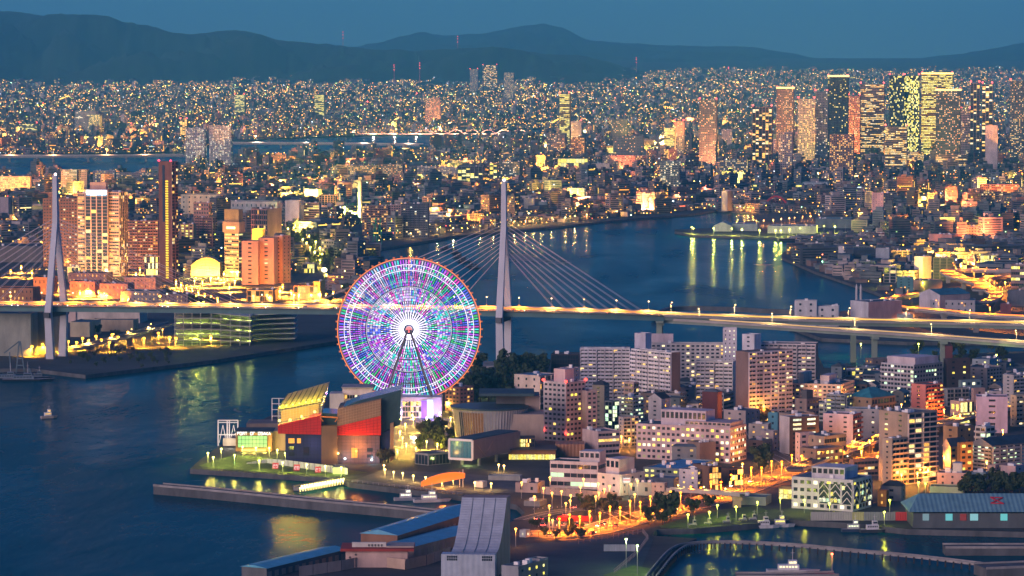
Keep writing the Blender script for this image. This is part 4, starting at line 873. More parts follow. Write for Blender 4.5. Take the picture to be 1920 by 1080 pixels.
for u in (12, 34):
    for v in (2, 14): put(MB().tube(bxp(u, v, 3), bxp(u, v, zlo), .9, None, 8).build('column', CONCRETE, mu), mu)
put(MB().tube(bxp(6, -.15, zlo + 8), bxp(16, -.15, zlo + 1), .18).tube(bxp(16, -.15, zlo + 1), bxp(26, -.15, zlo + 9), .18).build('facade_rib', wall((.45, .32, .25)), mu), mu)
plight(mu, bxp(8, 8, zlo - 3), (.8, 1, .3), 1200); plight(mu, bxp(-14, 2, 8), ORANGE, 1000)
bld('low grey glazed pavilion in front of the museum', 803, 873, 26, 40, 851, 42, (.30, .32, .34), 'glass', n=1, bay=2.5, lit=.03, roof=(.06, .13, .17), units=0)
gb = thing('restaurant_hall', (at(995, 884, 2205).x, 2205, 3), 0, 'copper brown hall with a glowing golden window band', 'building')
_xb(gb, 'wall', 953, 1042, 844, 888, 2206, 22, wall((.34, .17, .08))); _xb(gb, 'copper_wing', 1042, 1096, 833, 872, 2222, 20, ribbed((.36, .17, .09), 2.2)); _xb(gb, 'roof', 951, 1044, 842, 844, 2204, 26, wall((.10, .09, .09))); _xb(gb, 'glass_box', 967, 1003, 821, 842, 2216, 14, wall((.12, .10, .09)))
panes(gb, 954, 1041, 850, 868, 2205.9, 30, 1, 1, 'yellow', .85, .25); panes(gb, 954, 1041, 871, 887, 2205.9, 22, 1, .55, 'orange', 1.0, .35); panes(gb, 968, 985, 823, 838, 2215.9, 4, 2, 1, 'yellow', 1.0); panes(gb, 986, 1002, 823, 838, 2215.9, 5, 2, .3, 'orange', 1.2)
for x in (960, 980, 1005, 1025): plight(gb, at(x, 880, 2198), ORANGE, 2500)
# ---- grey ventilation building with the curved front
VY = 1706.0
vb = thing('ventilation_building', (at(900, 1095, VY).x, VY, 3), 0, 'grey ribbed building with a curved sloping front by the water', 'building')
X0, X1 = at(836, 1100, VY).x, at(938, 1100, VY).x
prof = []
for k in range(13):
    t = k / 12; prof.append((34 * (t ** .75) * 1.0, zat(1035, VY) + (zat(932, VY + 36) - zat(1035, VY)) * t ** 1.35))
SH = ribbed((.40, .46, .54), 1.1, 'z', .45, .2)
m = MB()
for (ya, za), (yb, zb_) in zip(prof, prof[1:]): m.face([(X0 + 4 + ya * .05, VY + ya, za), (X1 + ya * .05, VY + ya, za), (X1 + yb * .05, VY + yb, zb_), (X0 + 4 + yb * .05, VY + yb, zb_)])
put(m.build('curved_front', SH, vb, True), vb)
m = MB(); side = [(VY, 3)] + [(VY + a, z) for a, z in prof] + [(VY + 46, prof[-1][1]), (VY + 46, 3)]
for xs, fl in ((X1, 1), (X0 + 4, 0)):
    pts_ = [(xs + (y - VY) * .05 - (.02 if fl else -.02), y, z) for y, z in side]
    for t in tessellate_polygon([[Vector((p[1], p[2], 0)) for p in pts_]]): m.face([pts_[q] for q in t])
m.face([(X0 + 5.6, VY + 34, prof[-1][1]), (X1 + 1.7, VY + 34, prof[-1][1]), (X1 + 2.3, VY + 46, prof[-1][1]), (X0 + 6.2, VY + 46, prof[-1][1])])
put(m.build('side_wall', wall((.36, .27, .24)), vb), vb)
m = MB(); m.box(X0, X1 - .2, VY - 8, VY - .05, 3, prof[0][1] - .1); put(m.build('front_block', ribbed((.36, .44, .52), 2.6, 'x', .45, .1), vb), vb)
for xa in (846, 912):
    m = MB(); a = at(xa, 1052, VY - 8.1); b = at(xa + 20, 1042, VY - 8.1)
    for i in range(5):
        for j in range(2): m.face([(a.x + (b.x - a.x) * (i + .1) / 5, VY - 8.1, a.z + (b.z - a.z) * (j + .1) / 2), (a.x + (b.x - a.x) * (i + .9) / 5, VY - 8.1, a.z + (b.z - a.z) * (j + .1) / 2), (a.x + (b.x - a.x) * (i + .9) / 5, VY - 8.1, a.z + (b.z - a.z) * (j + .9) / 2), (a.x + (b.x - a.x) * (i + .1) / 5, VY - 8.1, a.z + (b.z - a.z) * (j + .9) / 2)], BLACK)
    put(m.build('window', PANE, vb), vb)
m = MB()
for k in range(1, 4):
    for (ya, za), (yb, zb_) in zip(prof, prof[1:]):
        xx = X0 + 4 + (X1 - X0 - 4) * k / 4
        m.bar((xx + ya * .05, VY + ya - .1, za + .15), (xx + yb * .05, VY + yb - .1, zb_ + .15), .25, .25)
put(m.build('joint_strip', wall((.22, .27, .33)), vb), vb)
bld('low grey annex with one yellow lit window at the bottom edge', 972, 1094, 32, 56, 1062, 60, (.30, .33, .36), '', styleR='small', colr=(.36, .29, .25), n=2, lit=.5, pal='yellow')
bld('small grey hut with a glowing window beside the annex', 1012, 1082, 22, 16, 1048, 56, (.38, .38, .40), 'small', n=1, bay=8, lit=1, pal='yellow', gs=3, styleR='', units=0)
vb.rotation_euler = (0, 0, R(-5)); vb.location.x -= 1.5
# ---- pier sheds with blue roofs
def shed(label, P, wdt, h, rh, colr, roofc, dz=3.0):
    a, b = gp(*P[0], dz), gp(*P[1], dz); d = (b - a); L = d.length; r = thing('pier_shed', a, math.atan2(d.y, d.x), label, 'warehouse')
    m = MB().box(0, L, 0, wdt, 0, h); m.build('wall', wall(colr), r)
    m = MB(); m.face([(-.6, -.8, h), (L + .6, -.8, h), (L + .6, wdt / 2, h + rh), (-.6, wdt / 2, h + rh)]); m.face([(L + .6, wdt + .8, h), (-.6, wdt + .8, h), (-.6, wdt / 2, h + rh), (L + .6, wdt / 2, h + rh)]); m.face([(-.6, -.8, h), (-.6, wdt / 2, h + rh), (-.6, wdt + .8, h)]); m.build('roof', ribbed(roofc, 1.6, 'x'), r)
    nd = max(3, int(L / 6)); m = MB()
    m.box(L * .2 / nd, L * .75 / nd, -.12, -.01, .2, h * .62); d0 = m.build('door', wall((.40, .30, .22)), r)
    for k in range(1, nd): d1 = d0.copy(); col.objects.link(d1); d1.location = (L * k / nd, 0, 0)
    return r
shed('long pier shed with a blue roof nearest the bay', ((745, 1037), (905, 985)), 20, 9, 2.5, (.26, .14, .09), (.08, .37, .56))
shed('blue-roofed pier shed with arched windows beside the quay wall', ((776, 1047), (908, 1012)), 18, 6, 1.5, (.42, .30, .24), (.08, .33, .52))
shed('low blue-roofed canopy stretching along the bay edge', ((500, 1085), (650, 1048)), 14, 5, 1.2, (.12, .14, .15), (.08, .40, .54))
fs = thing('ferry_terminal', gp(710, 1064), 0, 'pinkish white ferry terminal front with a red eave and signs', 'building'); Yf = gp(710, 1064).y
_xb(fs, 'wall', 648, 764, 1034, 1064, Yf, 18, wall((.56, .42, .38))); _xb(fs, 'eave', 638, 776, 1029, 1034, Yf - 2, 22, wall((.34, .05, .04))); _xb(fs, 'sign_wall', 660, 724, 1017, 1029, Yf + 4, 2, wall((.60, .60, .56))); _xb(fs, 'parapet', 724, 776, 1024, 1029, Yf + 2, 14, wall((.42, .36, .32)))
m = MB()
for k in range(5): x = 690 + 6 * k; m.bar(at(x, 1023, Yf + 3.8), at(x + 3.4, 1023, Yf + 3.8), .25, .25); m.bar(at(x + 1.6, 1025, Yf + 3.8), at(x + 1.6, 1021, Yf + 3.8), .25, .25); m.bar(at(x, 1021, Yf + 3.8), at(x + 3.4, 1021, Yf + 3.8), .25, .25)
for x, y in ((654, 1045), (665, 1040), (665, 1048)): m.bar(at(x, y, Yf - .2), at(x + 4, y, Yf - .2), .3, .3); m.bar(at(x + 2, y + 2, Yf - .2), at(x + 2, y - 2, Yf - .2), .3, .3)
put(m.build('sign_characters', DARK, fs), fs)
qw = thing('quay_wall', gp(760, 1070), 0, 'pale concrete boundary wall zigzagging along the quay road', 'wall'); C = [gp(x, y) for x, y in ((560, 1082), (640, 1070), (690, 1060), (760, 1068), (800, 1060), (845, 1044))]
for a, b in zip(C, C[1:]):
    n_ = max(1, int((b - a).length / 9)); d = (b - a) / n_
    for k in range(n_):
        p = a + d * (k + .02); q = a + d * (k + .98); t = Vector((0, .5, 0)); u = Vector((0, 0, 5))
        put(MB().loft([p, q, q + t, p + t], [p + u, q + u, q + t + u, p + t + u]).build('panel', wall((.50, .38, .30)), qw), qw)
# ---- quay warehouse with the large blue-grey roof and red emblem
wr = thing('quay_warehouse', gp(1815, 992), 0, 'long quay warehouse with a pale teal roof and red emblem', 'warehouse'); Yw = gp(1815, 990).y
_xb(wr, 'wall', 1712, 2060, 962, 990, Yw, 36, wall((.10, .12, .13)))
m = MB(); e0, e1 = at(1704, 960, Yw - 2), at(2075, 960, Yw - 2); r0, r1 = at(1722, 925, Yw + 18), at(2075, 925, Yw + 18); f0, f1 = Vector((e0.x, Yw + 40, e0.z)), Vector((e1.x, Yw + 40, e1.z))
m.face([e0, e1, r1, r0]); m.face([f1, f0, r0, r1]); m.face([e0, r0, f0]); put(m.build('roof', ribbed((.16, .33, .37), 2.4, 'x'), wr), wr)
def onroof(px, py):
    t = (py - 925) / 35.0; a = r0.lerp(e0, t); p = at(px, py, a.y); return Vector((p.x, a.y - .25, a.z + .25))
m = MB(); S_ = [(1857, 933), (1880, 934), (1868, 940), (1858, 944), (1882, 945), (1868, 939), (1857, 933)]
for a, b in zip(S_, S_[1:]): m.bar(onroof(*a), onroof(*b), .55, .55)
put(m.build('emblem', wall((.45, .02, .05)), wr), wr)
for x0, x1, cc in ((1773, 1786, (.2, .75, .8)), (1819, 1834, (.35, .75, .8)), (1876, 1889, (.2, .8, .8)), (1800, 1812, (.5, .05, .05)), (1730, 1742, (.25, .4, .45))): _xb(wr, 'door', x0, x1, 963.5, 976, Yw - .3, .25, emit(cc, .35 if cc[0] < .45 else .2))
bld('low pale green-walled shed behind the warehouse roof', 1806, 925, 62, 6, 913, 80, (.50, .52, .38), '', Lr=12, roof=(.05, .07, .09), units=0)
# fence with red sheet
fc = thing('quay_fence', gp(1640, 975), 0, 'corrugated quay fence with one red sheet', 'fence'); Yq = gp(1640, 976).y
for x0, x1, c_ in ((1520, 1560, (.36, .38, .36)), (1560, 1598, (.40, .42, .40)), (1598, 1620, (.42, .44, .20)), (1620, 1650, (.22, .26, .28)), (1650, 1679, (.22, .25, .27)), (1679, 1713, (.52, .02, .03))): _xb(fc, 'sheet', x0 + .2, x1 - .2, 960, 976, Yq, .4, ribbed(c_, .9))
# ---- breakwaters
def mole(label, pts, width, h, posts=0, name='breakwater', mat=None):
    C = smooth_line([gp(x, y, h) for x, y in pts], 8); org = Vector((C[0].x, C[0].y, 0)); r = thing(name, org, 0, label, 'breakwater')
    m = MB(); sweep(m, C, -width / 2, width / 2, -h - 1.5, 0); o = m.build('wall', mat or DARKCONC, r); o.location = -org
    m = MB(); sweep(m, C, -width / 2 - .3, -width / 2 + .5, -.4, .8); sweep(m, C, width / 2 - .5, width / 2 + .3, -.4, .8); o = m.build('coping', CONCRETE, r); o.location = -org
    if posts:
        me = None; acc = 0
        for a, b in zip(C, C[1:]):
            d = b - a; n_ = max(1, int(d.length / posts)); nr = Vector((-d.y, d.x, 0)).normalized()
            for k in range(n_):
                p = a + d * (k / n_) - nr * (width / 2 + .55)
                if me is None: me = MB().box(-.35, .35, -.35, .35, -3.5, .2).build('pile', DARK, r).data; q = r.children[-1]
                else: q = link('pile', me, r)
                q.location = p - org
    return r
mole('long dark breakwater sheltering the boat basin', [(297, 909), (420, 920), (600, 938), (760, 953), (880, 967)], 9, 5, 0)
mole('curved dark breakwater lined with piles in the inner harbour', [(1218, 1085), (1262, 1034), (1300, 1020), (1370, 1017), (1480, 1022), (1600, 1033), (1720, 1044), (1840, 1058)], 5, 3.0, 4.6)
mole('plain concrete pier end at the right edge', [(1838, 1062), (1940, 1058), (2060, 1054)], 16, 5)
mole('short dark pier beside the quay warehouse', [(1770, 1024), (1850, 1024), (2060, 1024)], 12, 4)
mole('dark pier with a red harbour lamp at the bottom edge', [(1380, 1078), (1480, 1078), (1568, 1076)], 10, 4)
jt = mole('floating jetty edged with two rows of lamps', [(562, 914), (600, 907), (646, 898)], 9, 2.0, 0, 'jetty', CONCRETE)
for k in range(17):
    t = k / 16; p = gp(566 + 78 * t, 911.5 - 13.5 * t, 4.6); q = gp(563 + 80 * t, 915.5 - 14 * t, 3.6)
    for z in (p, q): put(MB().ball(z, .55).tube(z - Vector((0, 0, 2)), z, .1).build('bollard_lamp', emit((1, .75, .2), 5), jt), jt)
    if k % 3 == 1: plight(jt, p + Vector((0, -1, 1)), (1, .75, .22), 500)
# ================================================================== north bank, left: resort hotels, car park, sheds
def mid(label, x0, x1, top, base, c, style='grid', side=0, cs=None, a=None, **o):   # front face x0..x1, a side face of side px to the right
    a = a or (82 if side <= 0 else 66)
    o.setdefault('Lr', None if side > 0 else 14); o.setdefault('n', None)
    if o['n'] is None: o.pop('n')
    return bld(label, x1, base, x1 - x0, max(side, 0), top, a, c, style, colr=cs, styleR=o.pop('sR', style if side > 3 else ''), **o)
HTL, q1, q2, q3 = mid('pale hotel tower with vertical stripes and a glowing blue sign', 160, 203, 355, 518, (.62, .42, .34), 'vert', 0, bay=6.0, trim=(.70, .52, .46), lit=.13, pal='yellow', Lr=24, n=26, units=0)
m = MB().box(-1.4, -.4, q2 * .05, q2 * .93, q3 - 6.5, q3 - 1.2); m.build('sign', emit((.45, .70, 1), 3.2), HTL)
m = MB().box(2, 10, q2 * .1, q2 * .8, q3, q3 + 8); m.build('crown', wall((.55, .36, .30)), HTL)
mid('left wing of the striped hotel tower with lit floors', 146, 160, 362, 517, (.64, .44, .30), 'band', 0, lit=.4, pal='warm', Lr=20, n=26, gs=1.0)
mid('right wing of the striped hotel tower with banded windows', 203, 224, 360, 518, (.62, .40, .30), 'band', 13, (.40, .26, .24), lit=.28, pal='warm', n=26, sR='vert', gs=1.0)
mid('wide brown hotel block behind the near pylon', 80, 146, 372, 500, (.24, .13, .09), 'grid', 0, lit=.14, pal='warm', Lr=22, n=22, bay=3.4)
SLM, q1, q2, q3 = mid('slim very tall brown tower with a lit window strip', 297, 322, 303, 529, (.17, .095, .075), '', 11, (.15, .09, .08), a=56, sR='deckline', trim=(.24, .15, .14), n=38, lit=.2, pal='warm', units=0)
m = MB()
for k in range(40):
    z = q3 * (.03 + .82 * k / 40); m.face([(-.06, q2 * .46, z), (-.06, q2 * .24, z), (-.06, q2 * .24, z + q3 * .013), (-.06, q2 * .46, z + q3 * .013)], (1.1, .66, .03))
tag(m.build('window_strip', PANE, SLM), kind='stuff')
MB().box(-.5, -.02, q2 * .5, q2 * .68, q3 * .5, q3 * .97).build('glass_strip', wall((.04, .07, .11), .2), SLM)
MB().ball((0, .5, q3 + 1), 1.2).build('warning_lamp', emit((1, .04, .08), 3), SLM); MB().ball((0, q2 - .5, q3 + 1), 1.2).build('warning_lamp', emit((1, .04, .08), 3), SLM)
mid('brown apartment slab between the hotel and the slim tower', 238, 297, 414, 504, (.30, .17, .15), 'balc', 0, lit=.22, trim=(.36, .22, .19), n=16)
mid('pink lit shops at the slim tower foot', 270, 300, 480, 528, (.42, .30, .20), 'glass', 0, lit=.6, pal='yellow', n=4, gs=2)
mid('brown balcony block right of the slim tower', 364, 398, 408, 488, (.30, .16, .12), 'balc', 8, (.2, .13, .11), lit=.15, trim=(.40, .22, .17), n=16, a=60)
mid('narrow lit flank block left of the balcony block', 338, 363, 420, 490, (.44, .28, .18), 'grid', 0, lit=.5, pal='yellow', n=14, bay=5)
mid('upper stage of the brown balcony block', 362, 392, 380, 470, (.24, .17, .18), 'grid', 5, lit=.15, n=12)
mid('cream exhibition hall with small square openings', 338, 414, 365, 402, (.66, .60, .42), 'small', 0, lit=0, n=4, bay=9, Lr=40, roof=(.08, .14, .18), units=0)
mid('long white depot behind the hotels with dark openings', 405, 520, 378, 406, (.50, .54, .52), 'small', 0, lit=0, n=2, bay=7, Lr=40)
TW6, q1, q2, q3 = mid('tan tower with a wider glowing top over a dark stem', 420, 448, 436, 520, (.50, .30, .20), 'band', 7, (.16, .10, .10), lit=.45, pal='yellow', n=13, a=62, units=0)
MB().box(-1.5, q1 + 1.5, -1.5, q2 + 1.5, q3 + .05, q3 + 12).build('top_storey', wall((.56, .32, .22)), TW6); MB().box(0, q1, 0, q2, q3 + 12, q3 + 26).build('crown', wall((.40, .27, .16)), TW6)
MB().box(-1.9, -1.55, q2 * .2, q2 * .8, q3 + 4, q3 + 6.5).build('sign', emit((1, .7, .2), 3), TW6)
mid('long pinkish hotel block with small windows', 453, 484, 452, 534, (.56, .32, .24), 'small', 0, n=10, bay=9, lit=.1, Lr=26, units=0)
mid('middle bay of the pinkish hotel block', 484, 514, 446, 533, (.52, .29, .22), 'small', 0, n=12, bay=9, lit=.12, Lr=26, units=0)
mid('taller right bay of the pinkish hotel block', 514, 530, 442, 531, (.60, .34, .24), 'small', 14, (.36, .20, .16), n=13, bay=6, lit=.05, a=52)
LAN, q1, q2, q3 = mid('glowing yellow lantern box on the pinkish hotel', 473, 492, 430, 480, (.50, .40, .10), '', 0, Lr=16, units=0)
MB().box(-.4, q1, .2, q2 - .2, q3 - 14, q3 + .4).build('lantern', emit((1, .62, .03), 1.5), LAN)
mid('pink-brown corner block with dark balconies behind the lantern', 470, 502, 392, 470, (.40, .24, .20), 'deckline', 24, (.56, .30, .26), sR='', lit=.15, n=8, a=58)
dm = thing('dome_hall', gp(385, 520), 0, 'golden lit hall with a curved vault roof', 'hall'); Yd = gp(385, 520).y
arc = [(358, 518)] + [(358 + 54 * t, 508 - 24 * math.sin(math.pi * (.12 + .7 * t)) - 2) for t in [k / 10 for k in range(11)]] + [(412, 518)]
put(extr(MB(), arc, Yd, 30).build('vault', wall((.62, .46, .16), .5, .2, .1), dm), dm)
m = MB()
for j in range(5):
    P = [(360 + 50 * t, 507 - (23 - 4 * j) * math.sin(math.pi * (.12 + .7 * t)) - 1 + j) for t in [k / 8 for k in range(9)]]
    for a, b in zip(P, P[1:]): m.bar(at(*a, Yd - .4), at(*b, Yd - .4), .5, .5)
put(m.build('rib', wall((.7, .5, .2)), dm), dm)
for x in (365, 385, 405): plight(dm, at(x, 514, Yd - 12), (1, .62, .12), 40000)
mid('yellow floodlit wall block at the left edge', 16, 80, 387, 411, (.62, .60, .20), '', 0, Lr=30, units=0)
mid('blank grey block at the left picture edge', -20, 16, 370, 420, (.40, .34, .36), '', 0, Lr=20, units=0)
mid('pale apartment slab with many lit rooms near the wide river, leftmost', -10, 56, 331, 366, (.46, .48, .38), 'grid', 0, lit=.55, pal='yellow', n=11, gs=1.0)
mid('blue-grey office slab beside the pale apartments', 57, 98, 337, 364, (.36, .42, .52), 'band', 0, lit=.03, n=9)
mid('grey-green apartment block left of the brown-pink one', 114, 145, 318, 368, (.30, .34, .32), 'grid', 0, lit=.3, pal='white', n=14)
mid('brown-pink apartment block near the wide river', 145, 163, 318, 368, (.40, .28, .26), 'grid', 3, lit=.12, n=14)
mid('dim apartment block with a pale corner behind the striped hotel', 174, 215, 320, 352, (.34, .32, .34), 'grid', 0, lit=.3, n=9)
mid('low dark apartment block right of the striped hotel', 216, 296, 324, 348, (.24, .24, .27), 'grid', 0, lit=.25, n=7)
mid('left pale twin residential tower by the wide river', 347, 383, 240, 322, (.50, .48, .50), 'balc', 4, lit=.3, pal='white', trim=(.55, .53, .55), n=30, Y=7650, gs=1.0)
mid('right pale twin residential tower by the wide river', 391, 432, 236, 322, (.50, .48, .50), 'balc', 4, lit=.32, pal='white', trim=(.55, .53, .55), n=31, Y=7600, gs=1.0)
mid('low grey shed with pink roof lights at the left edge', -40, 80, 462, 492, (.12, .12, .14), '', 0, Lr=70, units=4, roof=(.07, .07, .09))
# resort back-lot roofs below the hotels
for lb, x0, x1, t, b, c_, r_ in (('low resort hall with flat dark roof left of the pylon', -30, 62, 540, 566, (.42, .20, .10), (.05, .06, .09)), ('pink gabled resort facade right of the pylon', 130, 178, 528, 556, (.40, .20, .17), (.08, .09, .12)),
    ('blue-roofed resort hall with pink parapet', 186, 240, 532, 560, (.34, .22, .20), (.05, .13, .18)), ('long blue resort roof nearest the bridge', 225, 300, 546, 566, (.30, .26, .26), (.05, .16, .21)), ('low brown resort shop row behind the pylon', 62, 95, 520, 552, (.46, .26, .10), (.07, .07, .09)),
    ('dark resort hall beside the boulevard', 298, 352, 552, 568, (.26, .18, .17), (.05, .10, .13)), ('tan resort hall with pale parapet below the striped hotel', 232, 292, 520, 543, (.40, .28, .25), (.07, .09, .12)), ('dark flat resort roof below the brown hotel', 126, 200, 512, 530, (.30, .20, .18), (.06, .07, .10)),
    ('curved terrace building with glowing floors by the loop road', 462, 512, 544, 566, (.40, .30, .12), (.2, .2, .2)), ('orange lit low market hall beside the bright square', 550, 596, 536, 562, (.45, .22, .10), (.14, .09, .08)), ('small golden pavilion block by the market hall', 588, 600, 528, 562, (.60, .45, .10), (.3, .2, .1)),
    ('white lit kiosk hall left of the striped hotel', 126, 148, 500, 518, (.6, .58, .5), (.3, .3, .3))):
    mid(lb, x0, x1, t, b, c_, 'glass' if 'glowing' in lb or 'lit' in lb else 'small', 0, Lr=28, n=2, bay=4, lit=.55, pal='orange', roof=r_, units=2)
# car park with open decks
cp = thing('parking_structure', gp(440, 648), 0, 'large multi-storey car park with glowing open decks', 'car park')
def deckrow(name, x0, x1, yt0, yt1, Y, depth, mat): return put(extr(MB(), [(x0, yt0), (x1, yt1), (x1, yt1 + 1.5), (x0, yt0 + 1.5)], Y, depth).build(name, mat, cp), cp)
Yc = gp(400, 648).y; PALE = wall((.62, .62, .48), .7, .2, .2)
for k in range(6): deckrow('deck_slab', 326, 391, 586 + k * 10.2, 586 + k * 10.2, Yc, 40, PALE); deckrow('deck_slab', 392, 470, 586 + k * 10.2, 593 + k * 9.6, Yc, 44, PALE); deckrow('deck_slab', 470, 553, 590 + k * 9, 586 + k * 9.6, Yc + 30, 44, wall((.46, .48, .44)))
for x in list(range(328, 392, 16)) + list(range(396, 470, 18)): put(MB().bar(at(x, 648, Yc - .2), at(x, 586, Yc - .2), .6, .6).build('column', PALE, cp), cp)
_xb(cp, 'core', 330, 470, 590, 648, Yc + 24, 14, wall((.30, .32, .20))); _xb(cp, 'core', 470, 550, 592, 642, Yc + 56, 14, wall((.16, .18, .16)))
for x in range(336, 470, 22):
    for y in (597, 618, 638): plight(cp, at(x, y, Yc + 8), (.80, 1, .16), 1500)
# grey sheds on the left
for lb, x0, x1, t, b, c_, Lr_ in (('big grey-green shed at the left edge under the bridge', -60, 58, 588, 668, (.30, .33, .29), 60), ('darker end bay of the big grey-green shed', 58, 94, 586, 664, (.22, .25, .23), 50), ('tan-walled warehouse with blue roof right of the pylon', 131, 168, 604, 632, (.46, .42, .30), 40),
    ('pale long warehouse under the bridge', 140, 262, 586, 606, (.52, .48, .44), 30), ('low pale hall behind the blue-roofed warehouse', 168, 250, 600, 622, (.40, .34, .26), 20), ('small pink hall right of the pylon below the deck', 126, 142, 585, 605, (.56, .44, .40), 20)):
    mid(lb, x0, x1, t, b, c_, '', 0, Lr=Lr_, units=0, roof=(.07, .15, .20))
mid('orange lit canteen shed by the left pylon foot', 44, 96, 648, 662, (.50, .26, .10), 'glass', 0, Lr=14, n=1, lit=.8, pal='orange', gs=2.2, units=0)
highway('lit railway viaduct climbing beside the car park', [(130, 655, 6), (200, 640, 10), (260, 624, 12), (325, 606, 14)], 10, [.2, .4, .6, .8], 1.2, CONCRETE, (40, WARM, 24000, 4), name='railway_viaduct', cat='viaduct')
